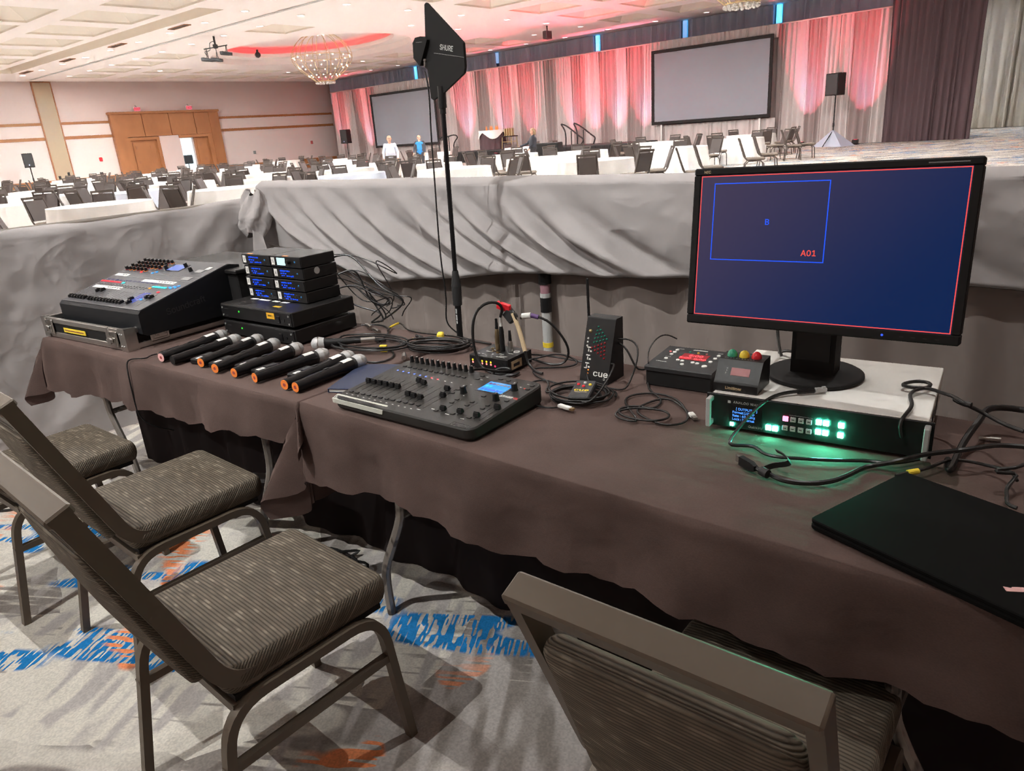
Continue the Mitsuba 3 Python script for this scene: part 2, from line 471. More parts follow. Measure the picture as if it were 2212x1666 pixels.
for y_, q in ((19.84, 'left'), (23.08, 'right')):
    e_ = thing('exit_sign', f'red lit EXIT sign above the {q} half of the door portal', 'exit sign', frm((XL + 0.30, y_, 4.33), ux=(0, 1, 0), uy=(0, 0, 1)))
    e_.add('housing', box(-0.2, 0.2, -0.13, 0.13, -0.06, 0.0, 0.01), 'm_white')
    e_.add('face', box(-0.18, 0.18, -0.11, 0.11, 0.0, 0.01), 'm_panel', False, glow=emit((0.85, 0.16, 0.22), 0.02))
    e_.add('lettering', text('EXIT', 0.13, frm((0, 0, 0.01)), 0.006), 'm_red', False)
    e_.add('bracket', cyl((0, 0.12, -0.03), (0, 0.2, -0.2), 0.015), 'm_black')

# ---------------------------------------------------------------- ceiling (grid u, v follows the rows of lamps)
def G(u, v, z=HC):
    return (u - 0.02 * (v - 16.6), v + 0.047 * (u + 24.3), z)


def gpoly(u0, u1, v0, v1):
    return [G(u, v)[:2] for u, v in ((u0, v0), (u1, v0), (u1, v1), (u0, v1))]


COFFERS = []
for k in range(-1, 8):
    COFFERS.append((-26.1 - 3.05 * k - 2.15, -26.1 - 3.05 * k, 10.05, 12.35, 0.62))
for k in range(0, 7):
    COFFERS.append((-26.4 - 3.3 * k - 2.6, -26.4 - 3.3 * k + 0.1, 6.6, 9.35, 0.62))
for v0 in (16.75, 19.5, 22.3, 25.2, 28.2, 30.8):
    for u0 in (-28.4, -31.35, -34.3, -37.25, -40.2, -43.15, -46.1):
        COFFERS.append((u0, u0 + 2.0, v0, v0 + 1.9, 0.5))
for v0 in (17.2, 20.2, 23.2, 26.3, 29.3):
    for u0 in (-20.4, -17.4, -14.4, -11.4):
        COFFERS.append((u0, u0 + 2.1, v0, v0 + 2.0, 0.55))
DC = np.array(G(-32.9, 23.0)[:2])


def ell(rx, ry, n=48):
    a = np.arange(n) * 2 * math.pi / n
    return Polygon(DC + np.c_[rx * np.cos(a), ry * np.sin(a)])


dome = ell(6.1, 4.1)
keep = [c for c in COFFERS if not dome.buffer(0.35).intersects(Polygon(gpoly(*c[:4])))]
trough = Polygon(gpoly(-44.2, -24.4, 12.72, 13.62))
hole = shapely.union_all([Polygon(gpoly(*c[:4])) for c in keep] + [dome, trough])
sheet = sbox(XL, Y0, XR, 46.5).difference(hole)
v2, f2 = trimesh.creation.triangulate_polygon(sheet, engine='earcut')
ceil_ = struct('ceiling', trimesh.Trimesh(np.c_[v2, np.full(len(v2), HC)], f2, process=False), 'm_ceiling', label='cream coffered ballroom ceiling')


def coffer_mesh(u0, u1, v0, v1, h, step=False):
    def ring(m, z):
        return [np.array(G(u, v, z)) for u, v in ((u0 + m, v0 + m), (u1 - m, v0 + m), (u1 - m, v1 - m), (u0 + m, v1 - m))]
    s = min(u1 - u0, v1 - v0)
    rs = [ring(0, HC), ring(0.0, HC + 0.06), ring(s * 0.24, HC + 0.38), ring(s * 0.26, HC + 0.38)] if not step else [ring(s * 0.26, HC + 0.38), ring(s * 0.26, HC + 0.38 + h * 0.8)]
    V = np.array(rs).reshape(-1, 3)
    F = []
    for k in range(len(rs) - 1):
        for i in range(4):
            j = (i + 1) % 4
            F += [(4 * k + i, 4 * k + j, 4 * k + 4 + j), (4 * k + i, 4 * k + 4 + j, 4 * k + 4 + i)]
    k = 4 * (len(rs) - 1)
    if step:
        F += [(k, k + 1, k + 2), (k, k + 2, k + 3)]
    return trimesh.Trimesh(V, np.array(F), process=False)


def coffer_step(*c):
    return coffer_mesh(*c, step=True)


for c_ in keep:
    k_ = ceil_.add('coffer', coffer_mesh(*c_), 'm_coffer_shaded', False)
    k_.add('step', coffer_step(*c_), 'm_coffer_step_shaded', False)
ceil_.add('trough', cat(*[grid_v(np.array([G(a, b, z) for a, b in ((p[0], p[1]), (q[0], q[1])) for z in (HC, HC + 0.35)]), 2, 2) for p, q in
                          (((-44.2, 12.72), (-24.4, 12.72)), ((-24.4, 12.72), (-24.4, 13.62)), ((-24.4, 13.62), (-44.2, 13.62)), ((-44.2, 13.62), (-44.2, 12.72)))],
                        grid_v(np.array([G(a, b, HC + 0.35) for a in (-44.2, -24.4) for b in (12.72, 13.62)]), 2, 2)), 'm_coffer_shaded', False)
ceil_.add('partition_track', grid_v(np.array([G(a, b, HC - 0.012) for a in (-47.2, -2) for b in (15.33, 15.52)]), 2, 2), 'm_light_grey', False, label='grey folding partition track')
# oval dome with a red cove
nd = 64
an = np.arange(nd + 1) * 2 * math.pi / nd


def oval(k, z):
    return np.c_[DC[0] + 6.1 * k * np.cos(an), DC[1] + 4.1 * k * np.sin(an), np.full(nd + 1, z)]


def band(a, b):
    return grid_v(np.stack([a, b], 1).reshape(-1, 3), nd + 1, 2)


ceil_.add('dome', cat(band(oval(1, HC), oval(1, HC + 0.28)), band(oval(1, HC + 0.28), oval(0.84, HC + 0.28)), band(oval(0.84, HC + 0.28), oval(0.84, HC + 0.46)), band(oval(0.97, HC + 0.34), oval(0.97, HC + 0.8)),
                      band(oval(0.97, HC + 0.8), oval(0.01, HC + 0.8))), 'm_ceiling', 40, label='oval domed recess')
i0, i1 = 0, nd
single('cove_light', 'red light strip hidden in the rim of the oval ceiling dome', 'lamp', band(oval(0.94, HC + 0.33), oval(0.90, HC + 0.33)), 'm_white', False, glow=emit(3.2 * RED, 1.0))
for u_, v_ in ((-28.1, 14.0), (-33.2, 14.0), (-38.3, 14.0), (-43.4, 14.0)):
    c_ = np.array(G(u_, v_, HC - 0.015))
    vn = thing('ceiling_vent', 'slim dark slot air vent in the ceiling band beside the partition track', 'vent', frm(c_, 2.7), group='slot vents in the ceiling')
    vn.add('frame', cat(box(-0.62, 0.62, -0.13, -0.10, -0.01, 0.015), box(-0.62, 0.62, 0.10, 0.13, -0.01, 0.015), box(-0.62, -0.59, -0.1, 0.1, -0.01, 0.015), box(0.59, 0.62, -0.1, 0.1, -0.01, 0.015)), 'm_wood_dark', False)
    for q in range(3):
        vn.add('slat', box(-0.59, 0.59, -0.085 + 0.06 * q, -0.045 + 0.06 * q, 0.0, 0.008), 'm_dark_grey', False)

LAMPS = [(-24.35 - 2.575 * k, v) for k in range(9) for v in (14.35, 16.55)]
LAMPS += [(-21.9, v) for v in (16.65, 19.4, 22.2, 24.95, 27.6, 30.25, 32.6)] + [(-24.65, v) for v in (22.1, 24.9, 30.27)]
LAMPS += [(-24.75 - 2.56 * k, 32.95) for k in range(8)] + [(-21.9, 14.35), (-19.3, 32.6), (-16.7, 32.5)]
LAMPS += [(u, v) for u in (-17, -12.5, -8, -3) for v in (14.35, 16.55)] + [(-13, 21.5), (-8, 22), (-3, 22), (-13, 27), (-8, 27.5), (-12, 31.8), (-8, 34), (-3, 34), (-8, 40.5), (-2, 40.5), (-42, 20), (-42, 28), (-30.5, 28.9), (-36, 28.9)]  # mostly unseen lamps, added to light the right and far ends
LAMPS += [(u, v) for u in (-44, -36, -29, -22, -15) for v in (4.0, 8.5)] + [(-9.5, 7.5), (-9.5, 12.0), (-4, 11.0), (-26, -4), (-15, -4.5), (-18, -11)]  # unseen lamps added to light the near end, some behind the viewer
STRONG = {}
for tx_, ty_ in [(x, y) for x in (-44, -36.5, -29.5, -22, -14.5, -7.5) for y in (4.5, 14.5, 22.5, 28.5)] + [(-1, 15), (-7.5, 27.5), (-2, 31), (-8, 40.5), (-2, 40.5), (-26, -4), (-15, -4.5), (-18, -11)]:
    if (tx_, ty_) == (-7.5, 4.5):
        ty_ = 7.5
    STRONG[min(range(len(LAMPS)), key=lambda i: (LAMPS[i][0] - tx_) ** 2 + (LAMPS[i][1] - ty_) ** 2)] = (0.45 if tx_ < -25 else 0.22) if 27 < ty_ < 38 else (1.0 if tx_ < -40 else 1.45 if tx_ < -20 else 0.95) if ty_ > 0 else 1.0
disc_ = lathe([(0.0, 0.0), (0.105, 0.0)], 12)
ring_ = lathe([(0.105, -0.004), (0.14, -0.010), (0.15, 0.0), (0.15, 0.02), (0.105, 0.02), (0.105, -0.004)], 12)
for i_, (u_, v_) in enumerate(LAMPS):
    M_ = frm(G(u_, v_, HC - 0.012))
    d_ = thing('ceiling_downlight', 'round recessed downlight glowing white in the cream ceiling', 'ceiling light', M_, 'recessed downlights in the ceiling')
    d_.add('trim_ring', ring_, 'm_white', 40)
    d_.add('lens', disc_, 'm_white', False, glow=emit(LAMP * STRONG[i_] * WARM, STRONG[i_]) if i_ in STRONG else emit(8 * WARM, 0.004))
for (x_, y_), _, _, _ in ADDED_SPOTS:
    d_ = thing('added_spotlight', 'unseen spotlight added to light the mixing tables', 'ceiling light', frm((x_, y_, HC - 0.012)), 'unseen spots added to light the mixing tables')
    d_.add('trim_ring', ring_, 'm_white', 40)
    d_.add('lens', disc_, 'm_white', False, glow=emit(3 * WARM, 0.02))

# projector rig hanging from the ceiling
rig = thing('lighting_rig', 'black cluster of stage lamps hanging from the ceiling left of the chandelier', 'lighting rig', frm([(-29.8, 16.015, 5.9)][0], 42.95) @ np.diag([0.64, 0.64, 0.60, 1.0]))
rig.add('drop_pole', cyl((0, 0, -0.02), (0, 0, -0.55), 0.06), 'm_black')
rig.add('clamp', box(-0.12, 0.12, -0.12, 0.12, -0.75, -0.5, 0.02), 'm_black')
rig.add('crossbar', cyl((-0.75, 0, -0.75), (0.75, 0, -0.6), 0.035), 'm_black')
rig.add('cable', tube([(0, 0, -0.3), (-0.35, 0.05, -0.45), (-0.4, 0, -0.85), (-0.7, 0, -0.9), (-0.6, 0, -1.2)], 0.02, 6, 0.08), 'm_black')
for x_, z_ in ((-0.6, -1.35), (0.0, -1.4), (0.65, -1.05)):
    lp = rig.add('stage_lamp', cat(cyl((x_ - 0.28, 0, z_ - 0.02), (x_ + 0.30, 0, z_ - 0.12), 0.13, 14, 0.10), box(x_ - 0.42, x_ - 0.2, -0.11, 0.11, z_ - 0.12, z_ + 0.10, 0.03)), 'm_black')
    lp.add('yoke', cat(cyl((x_, 0.15, z_), (x_, 0.03, z_ + 0.45), 0.018, 6), cyl((x_, -0.15, z_), (x_, -0.03, z_ + 0.45), 0.018, 6), cyl((x_, 0, z_ + 0.4), (x_, 0, -0.68), 0.02, 6)), 'm_black')
single('ceiling_camera', 'small black box camera hanging under the ceiling by the stage curtain', 'camera', cat(cyl((0, 0, 0), (0, 0, -0.25), 0.03), box(-0.12, 0.12, -0.2, 0.2, -0.55, -0.22, 0.02)), 'm_black', M=frm([(-22.64, 28.418, 5.9)][0]))
single('ceiling_camera', 'small dark ball camera under the red lit rim of the ceiling dome', 'camera', cat(cyl((0, 0, 0), (0, 0, -0.15), 0.05), mv(trimesh.creation.icosphere(2, 0.13), (0, 0, -0.22))), 'm_black', M=frm([(-33.139, 19.843, 5.9)][0]))


# chandeliers: two globes of gilded wire with lamps and crystals
def chandelier(pos, lab, R=1.38, H=2.05):
    c = thing('chandelier', lab, 'chandelier', frm(pos))
    c.add('stem', cyl((0, 0, 0.75), (0, 0, -0.05), 0.04), 'm_gold')
    c.add('top_ring', tube([(0.38 * math.cos(a), 0.38 * math.sin(a), 0) for a in np.linspace(0, 2 * math.pi, 25)], 0.02, 6), 'm_gold')
    c.add('middle_ring', tube([(R * math.cos(a), R * math.sin(a), -0.98) for a in np.linspace(0, 2 * math.pi, 49)], 0.014, 6), 'm_gold')
    c.add('bottom_ring', tube([(0.42 * math.cos(a), 0.42 * math.sin(a), -H) for a in np.linspace(0, 2 * math.pi, 25)], 0.02, 6), 'm_gold')
    prof = [(0.38, 0.0), (0.80, -0.16), (1.15, -0.45), (1.35, -0.80), (R, -1.05), (1.24, -1.35), (0.9, -1.68), (0.42, -H)]
    for k in range(14):
        a = k * 2 * math.pi / 14
        c.add('wire_rib', tube([(r * math.cos(a), r * math.sin(a), z) for r, z in prof], 0.0125, 5, 0.12), 'm_gold')
    lamp = []
    for k in range(14):
        a = (k + 0.5) * 2 * math.pi / 14
        for r, z in ((1.3, -1.02), (1.12, -1.42), (0.72, -1.8)):
            lamp.append(mv(trimesh.creation.icosphere(1, 0.030), (r * math.cos(a), r * math.sin(a), z)))
    for k in range(7):
        a = k * 2 * math.pi / 7
        lamp.append(mv(trimesh.creation.icosphere(1, 0.04), (0.3 * math.cos(a), 0.3 * math.sin(a), -0.03)))
    c.add('bulbs', cat(lamp), 'm_white', 40, glow=emit((7, 5.6, 3.6), 0.3), kind='stuff')
    cr = []
    for k in range(16):
        a = k * 2 * math.pi / 16
        for r in (0.42, 0.3):
            cr.append(mv(trimesh.creation.icosphere(1, 0.055), (r * math.cos(a), r * math.sin(a), -H - 0.06)))
    c.add('crystals', cat(cr), 'm_steel', False, kind='stuff')


chandelier([(-30.683, 21.663, 6.35)][0], 'gilded wire globe chandelier with glowing bulbs hanging in the middle of the ceiling')
chandelier(tuple(np.array([(-9.118, 19.486, 4.15)][0]) + [0, 0, 2.1]), 'gilded wire globe chandelier at the top edge above the right screen', 1.5, 2.1)
# ---------------------------------------------------------------- stage end: curtains, screens, platform
def curtain(x0, x1, y, z0, z1, pitch, amp, seed, spread=0.0, nz=7, jitter=0.35):
    """Hanging pleats between x0 and x1; spread fans the pleats out towards the floor."""
    r = np.random.default_rng(seed)
    n = max(3, int(round((x1 - x0) / pitch)))
    ctr = np.linspace(0, 1, n + 1) + np.r_[0, r.uniform(-jitter, jitter, n - 1) / n, 0]
    s = np.interp(np.linspace(0, n, n * 6 + 1), np.arange(n + 1), ctr)
    ph = np.linspace(0, n, n * 6 + 1) * 2 * math.pi
    a = amp * np.interp(np.linspace(0, n, n * 6 + 1), np.arange(n + 1), r.uniform(0.6, 1.3, n + 1))
    V = []
    for i in range(len(s)):
        for z in np.linspace(0, 1, nz):
            k = 0.75 + 0.45 * z
            V.append((x0 + (x1 - x0) * s[i] + spread * (s[i] - 0.5) * (1 - z) + 0.02 * math.sin(3 * z + i), y + a[i] * k * math.sin(ph[i]) * (1.05 - 0.5 * z), z0 + (z1 - z0) * z))
    return grid_v(np.array(V), len(s), nz)


struct('wall_valance', box(XL, -9.0, YB + 0.3, YB + 0.4, 0, HC), 'm_taupe_drape', label='dark wall behind the tall pleated valance')
for k, (a, b) in enumerate(((-47.8, -38.3), (-38.0, -31.0), (-30.8, -23.95), (-23.6, -18.9), (-18.55, -14.35), (-14.0, -9.2))):
    single('valance_curtain', f'tall slate grey pleated curtain high behind the stage drapes, {("far left", "second from left", "third from left", "third from right", "second from right", "far right")[k]} length', 'curtain',
           curtain(a, b, YB, 4.3, HC - 0.02, 0.38, 0.10, 50 + k, nz=3), 'm_blue_drape', 40)
for x_, s_ in ((-38.15, 1.0), (-30.9, 0.35), (-23.78, 1.0), (-18.72, 0.45), (-14.17, 1.2)):  # glowing boxes stand in for blue light falling in the curtain gaps
    single('blue_lit_gap', 'glowing strip standing in for the blue lit gap between the tall slate curtains', 'lamp', box(x_ - 0.12, x_ + 0.12, YB - 0.02, YB + 0.1, 5.12 if s_ > 0.4 else 5.3, HC - 0.03, 0.02), 'm_white', False,
           glow=emit(np.array([0.03, 0.55, 1.25]) * s_ * 1.3, 0.1), group='glowing strips for the blue lit gaps above the stage')

YD = 33.0
DR = [(-46.265, 33, 5.001), (-41.739, 33, 4.912), (-36.125, 33, 4.958), (-33.424, 33, 4.959), (-29.119, 33, 5.015), (-25.807, 33, 5.005), (-22.827, 33, 4.995), (-20.131, 33, 4.987), (-17.683, 33, 5.076), (-13.995, 33, 5.048), (-12.25, 33, 5.066), (-9.576, 33, 5.055)]
top_z = 4.95
edges = [-46.3]
r_ = np.random.default_rng(3)
while edges[-1] < -9.2:
    edges.append(min(-9.1, edges[-1] + r_.uniform(0.6, 1.15)))
for k in range(len(edges) - 1):
    w_ = edges[k + 1] - edges[k]
    if w_ < 0.3:
        continue
    mat_ = 'm_white_drape' if k % 2 == 0 else 'm_taupe_drape'
    single('stage_drape', 'pale sheer drape panel of the stage backdrop' if k % 2 == 0 else 'taupe drape panel of the stage backdrop', 'curtain',
           curtain(edges[k], edges[k + 1], YD + 0.03 * (k % 2), 0.02, top_z, 0.19, 0.065, 100 + k, spread=0.22), mat_, 40, group='pale stage drape panels' if k % 2 == 0 else 'taupe stage drape panels')
single('drape_crossbar', 'thin metal crossbar along the top of the stage drapes', 'pole', cyl((-46.4, YD - 0.02, top_z + 0.03), (-9.1, YD - 0.02, top_z + 0.03), 0.03, 8), 'm_steel')
single('masking_drape', 'wide dark purple brown drape panel right of the stage drapes', 'curtain', curtain(-9.25, -6.05, YD - 0.2, 0.02, 5.7, 0.21, 0.05, 9, spread=-0.15), 'm_dark_drape', 40)
single('side_curtain', 'ivory full height pleated curtain at the far right end of the hall', 'curtain', curtain(-11.0, 8.0, 43.5, 0.02, HC - 0.03, 0.42, 0.13, 12, nz=4), 'm_ivory_drape', 40)


def screen(px, lab):
    (x0, _, za), (x1, _, zb), (x2, _, zc), (x3, _, zd) = px
    xl, xr, zt, zl = (x0 + x3) / 2, (x1 + x2) / 2, (za + zb) / 2, (zc + zd) / 2
    s = thing('projection_screen', lab, 'projection screen', frm((0, 32.55, 0)))
    s.add('screen_surface', box(xl + 0.1, xr - 0.1, -0.01, 0.01, zl + 0.1, zt - 0.1), 'm_screen', False)
    b = 0.14
    for a in (box(xl, xr, -0.05, 0.02, zt - b, zt, 0.01), box(xl, xr, -0.05, 0.02, zl, zl + b, 0.01), box(xl, xl + b, -0.05, 0.02, zl + b, zt - b, 0.01), box(xr - b, xr, -0.05, 0.02, zl + b, zt - b, 0.01)):
        s.add('frame_bar', a, 'm_black_matte')
    for x in (xl + 0.5, xr - 0.5):
        s.add('leg', cat(box(x - 0.04, x + 0.04, 0.03, 0.09, 0, zl + 0.3), box(x - 0.04, x + 0.04, -0.35, 0.3, 0, 0.05)), 'm_alu', False)


screen([(-19.657, 32.55, 4.574), (-13.724, 32.55, 4.619), (-13.741, 32.55, 1.352), (-19.674, 32.55, 1.216)], 'large framed projection screen at the right side of the stage')
screen([(-41.282, 32.55, 4.444), (-34.949, 32.55, 4.427), (-34.946, 32.55, 1.14), (-41.355, 32.55, 0.964)], 'large framed projection screen at the left side of the stage, partly behind the antenna')
# pleated skirts below and above the screens
for xa, xb, lb in ((-19.9, -13.6, 'right'), (-41.0, -33.7, 'left')):
    single('screen_skirt', f'pale pleated skirt below the {lb} projection screen', 'curtain', curtain(xa, xb, 32.72, 0.02, 1.25, 0.24, 0.05, 31, nz=3), 'm_white_drape', 40)
    single('screen_header', f'pale pleated header cloth above the {lb} projection screen', 'curtain', curtain(xa, xb, 32.72, 4.45, 4.97, 0.22, 0.045, 32, nz=3), 'm_white_drape', 40)

UP_PX = [(-45.311, 32.55, 0.281), (-42.343, 32.55, 0.447), (-32.818, 32.55, 0.673), (-29.683, 32.55, 0.58), (-27.73, 32.55, 0.581), (-24.616, 32.55, 0.648), (-23.275, 32.55, 0.73), (-21.885, 32.55, 0.623), (-20.34, 32.55, 0.621), (-12.229, 32.55, 1.021), (-10.04, 32.55, 0.265)]
UP_S = [1.0, 1.0, 2.2, 1.3, 1.0, 1.2, 1.0, 1.9, 1.9, 2.0, 1.6]
for (x_, y_, _), s_ in zip(UP_PX, UP_S):
    u = thing('uplight', 'small black floor uplight washing the stage drapes in red', 'stage light', frm((x_, YD - 0.68, 0)), 'red uplights along the stage drapes')
    u.add('housing', cat(box(-0.11, 0.11, -0.11, 0.09, 0.03, 0.20, 0.02), box(-0.13, 0.13, -0.13, 0.13, 0, 0.03)), 'm_black')
    u.add('lens', mv(lathe([(0.08, 0.0), (0, 0.0)], 12), frm((0, 0, 0.202))), 'm_red', False, glow=emit(6 * RED, 0.02))
    scene[f'uplight_beam_{len(UPLIGHTS)}'] = spot((x_, YD - 0.68, 0.26), (x_, YD - 0.05, 2.9), 480 * s_ * (RED + [0, 0.02, 0.02]), 21, 6, 2.0)
    UPLIGHTS.append((x_, s_))
# red wash thrown up on the ceiling above the stage front
for k, (p_, t_, i_) in enumerate((((-22.0, 29.3, 0.6), (-21.2, 27.3, HC), 420), ((-27.5, 29.6, 0.6), (-26.0, 26.6, HC), 240), ((-17.2, 29.5, 0.6), (-18.9, 26.3, HC), 330))):
    u = thing('floor_wash_light', 'black floor flood throwing red light up to the ceiling', 'stage light', frm((p_[0], p_[1], 0)), 'red floods in front of the stage')
    u.add('housing', cat(box(-0.16, 0.16, -0.12, 0.12, 0.05, 0.45, 0.02), box(-0.2, 0.2, -0.15, 0.15, 0, 0.05)), 'm_black')
    u.add('lens', mv(lathe([(0.1, 0.0), (0, 0.0)], 12), frm((0, 0, 0.452))), 'm_red', False, glow=emit(4 * RED, 0.02))
    scene[f'flood_beam_{k}'] = spot(p_, t_, i_ * RED, 27, 12, 2.0)

# stage platform with black skirt
SX0, SX1 = [(-30.54, 30.6, 0.507), (-24.19, 30.6, 0.606)]
plat = thing('stage_platform', 'low stage platform with black skirt in front of the drapes', 'stage', frm((0, 0, 0)))
plat.add('deck', box(SX0[0] - 0.3, -19.2, 29.9, 32.3, 0.52, 0.60), 'm_dark_grey', False)
plat.add('skirt', mv(curtain(SX0[0] - 0.3, -19.2, 29.88, 0.0, 0.55, 0.2, 0.03, 5, nz=2), frm()), 'm_black_matte', 40)
# small table with square white topper on the stage
tp = [(-29.94, 31, 1.109), (-29.683, 31, 1.612), (-28.184, 31, 1.577), (-28.092, 31, 1.245), (-29.739, 31, 0.557), (-28.224, 31, 0.547)]
tx, tw = (tp[1][0] + tp[2][0]) / 2, tp[2][0] - tp[1][0]
tz = tp[1][2]
hz = tz - 0.6
tb = thing('stage_table', 'tall round stage table under a striped dark cloth with a white topper', 'table', frm((tx, 31.0, 0.6)))
rr = tw / 2
tb.add('tabletop', mv(lathe([(0, hz - 0.04), (rr, hz - 0.04), (rr, hz), (0, hz)], 32), frm()), 'm_wood_dark')
tb.add('base_cloth', grid(lambda a, z: ((rr * (0.98 + 0.05 * (1 - z) * math.sin(14 * a))) * math.cos(a), (rr * (0.98 + 0.05 * (1 - z) * math.sin(14 * a))) * math.sin(a), 0.01 + (hz - 0.03) * z), np.linspace(0, 2 * math.pi, 113), np.linspace(0, 1, 5)), 'm_dark_drape', 40, label='dark brown striped table cloth')


def topper(a, q):
    r = rr * (1.02 + 0.06 * q)
    d = 0.12 + 0.34 * hz * abs(math.sin(2 * a)) ** 1.3
    return (r * math.cos(a), r * math.sin(a), hz + 0.012 - d * q)


tb.add('topper', cat(grid(topper, np.linspace(0, 2 * math.pi, 65), np.linspace(0, 1, 5)), mv(lathe([(0, hz + 0.012), (rr * 1.02, hz + 0.012)], 64), frm())), 'm_linen', 40, label='white square topper cloth')
for k in range(5):
    single('bottle', 'small amber glass standing on the white topped stage table', 'glass', mv(lathe([(0, 0), (0.04, 0), (0.045, 0.12), (0.02, 0.17), (0.02, 0.22), (0, 0.22)], 12), frm((tx - 0.45 * rr + 0.28 * rr * k, 30.9 + 0.1 * (k % 2), tz + 0.014))), 'm_orange', group='amber glasses on the stage table')
hc = [(-27.687, 31, 1.269), (-27.617, 31, 1.676), (-27.726, 31, 0.528)]
hx, hs = hc[0][0], hc[0][2] - 0.6
ch = thing('high_stool', 'tall dark bar stool on the stage beside the white topped table', 'stool', frm((hx, 31.0, 0.6)))
ch.add('seat', box(-0.4, 0.4, -0.28, 0.28, hs - 0.05, hs, 0.02), 'm_black')
for sx in (-1, 1):
    for sy in (-1, 1):
        ch.add('leg', cyl((sx * 0.36, sy * 0.25, 0), (sx * 0.32, sy * 0.22, hs - 0.04), 0.025, 8), 'm_gold')
for z_ in (0.35, 0.6, 0.85):
    if z_ < hs - 0.1:
        ch.add('rung', cat(box(-0.35, 0.35, -0.24, -0.21, z_, z_ + 0.03), box(-0.35, 0.35, 0.21, 0.24, z_, z_ + 0.03)), 'm_gold', False)
for k in range(4):
    single('gold_prop', 'gilded upright slat of the ornament standing on the dark bar stool', 'ornament', mv(cat(box(-0.03, 0.03, -0.1, 0.1, 0, hc[1][2] - hc[0][2] - 0.02, 0.01), box(-0.05, 0.05, -0.12, 0.12, 0, 0.03)), frm((hx - 0.24 + 0.16 * k, 31.0, hc[0][2]))), 'm_gold', group='gilded ornament slats on the stool')


# stair handrails
def rail(px, lab, group):
    r = thing('handrail', lab, 'handrail', None, group)
    (x0, y0, z0), (x1, y1, z1), (x2, y2, z2), (x3, y3, z3) = px
    r.add('rail', tube([(x0, y0, 0.02), (x0, y0, z0 * 0.6), (x0 - 0.05, y0, z1 - 0.2), (x1, y1, z1), (x1 + 0.15, y1, z1 - 0.02), (x2, y2, z2), (x2 + 0.12, y2, z2 - 0.1), (x3, y3, z2 - 0.35), (x3, y3, 0.02)], 0.035, 7, 0.08), 'm_black')
    r.add('post', cyl(((x1 + x2) / 2, y1, (z1 + z2) / 2), ((x1 + x2) / 2, y1, 0.02), 0.025, 8), 'm_black')


rail([(-23.092, 30, 0.58), (-23.295, 30, 1.636), (-22.091, 30, 0.969), (-22.109, 30, 0.58)], 'near black curved handrail of the stage steps right of the white table', 'handrails of the right stage steps')
rail([(-23.031, 30.9, 0.645), (-23.193, 30.9, 1.635), (-22.032, 30.9, 0.998), (-21.996, 30.9, 0.602)], 'far black curved handrail of the stage steps right of the white table', 'handrails of the right stage steps')
rail([(-32.199, 30, 0.757), (-32.025, 30, 1.439), (-30.841, 30, 1.495), (-30.973, 30, 0.529)], 'dark handrail of the stage steps left of the stage, behind the antenna stand', 'handrails of the left stage steps')
stp = thing('stage_steps', 'dark stage steps between the handrails', 'steps')
for k in range(3):
    stp.add('tread', box(-19.1, -17.6, 30.0 + 0.5 * k, 31.9, 0.0 + 0.17 * k, 0.15 + 0.17 * k), 'm_dark_grey', False)


# loudspeakers on stands
def loudspeaker(pos, yaw, h, w, d, zc, lab, blue=True, tri=0.35):
    s = thing('loudspeaker', lab, 'loudspeaker', frm(pos, yaw))
    z0 = zc - h / 2
    s.add('cabinet', hull([(-w / 2, -d / 2, z0), (w / 2, -d / 2, z0), (-w * 0.34, d / 2, z0), (w * 0.34, d / 2, z0), (-w / 2, -d / 2, z0 + h), (w / 2, -d / 2, z0 + h), (-w * 0.34, d / 2, z0 + h), (w * 0.34, d / 2, z0 + h)]), 'm_black_matte')
    s.add('grille', box(-w * 0.45, w * 0.45, -d / 2 - 0.015, -d / 2, z0 + 0.04, z0 + h - 0.04, 0.006), 'm_dark_grey')
    if blue:
        s.add('badge', mv(lathe([(0, 0), (0.03, 0), (0.0, 0.01)], 10), frm((0, -d / 2 - 0.016, z0 + 0.13), ux=(1, 0, 0), uy=(0, 0, 1))), 'm_white', False, glow=emit((0.1, 0.5, 2.0), 0.01), label='blue lit badge')
    st = thing('speaker_stand', 'stand of the ' + lab, 'stand', frm(pos, yaw))
    st.add('pole', cyl((0, 0, 0.1), (0, 0, z0), 0.025), 'm_black')
    st.add('collar', cyl((0, 0, 0.75), (0, 0, 0.9), 0.04), 'm_black')
    for k in range(3):
        a = k * 2 * math.pi / 3 + 0.4
        st.add('leg', cyl((0, 0, 0.62), (tri * 1.3 * math.cos(a), tri * 1.3 * math.sin(a), 0.012), 0.017, 8), 'm_black')
    return st


q_ = [(-45.8, 12.811, 1.808)][0]
loudspeaker((q_[0], q_[1], 0), 75, 0.72, 0.48, 0.4, q_[2], 'black loudspeaker on a pole stand by the left wall')
q_ = [(-42.989, 31.4, 1.943)][0]
loudspeaker((q_[0], 31.4, 0), 8, 0.9, 0.62, 0.5, q_[2], 'black loudspeaker with blue badge in front of the far left stage drapes')
q_ = [(-10.704, 31.6, 2.343), (-10.611, 31.6, 0.235)]
s_ = loudspeaker((q_[0][0], 31.6, 0), -25, 0.82, 0.62, 0.5, q_[0][2], 'black loudspeaker on tall stand right of the right screen', False)
s_.add('base_cover', hull([(-0.75, -0.3, 0.0), (0.75, -0.3, 0.0), (0.75, 0.45, 0), (-0.75, 0.45, 0), (-0.03, -0.03, 0.62), (0.03, -0.03, 0.62), (0.03, 0.03, 0.62), (-0.03, 0.03, 0.62)]), 'm_blue_drape', False, label='grey cloth over the stand base')


# ---------------------------------------------------------------- people
def sph(c, r):
    return m3.Manifold.sphere(r, 14).translate([float(t) for t in c])


def bone(a, ra, b, rb):
    return m3.Manifold.batch_hull([sph(a, ra), sph(b, rb)])


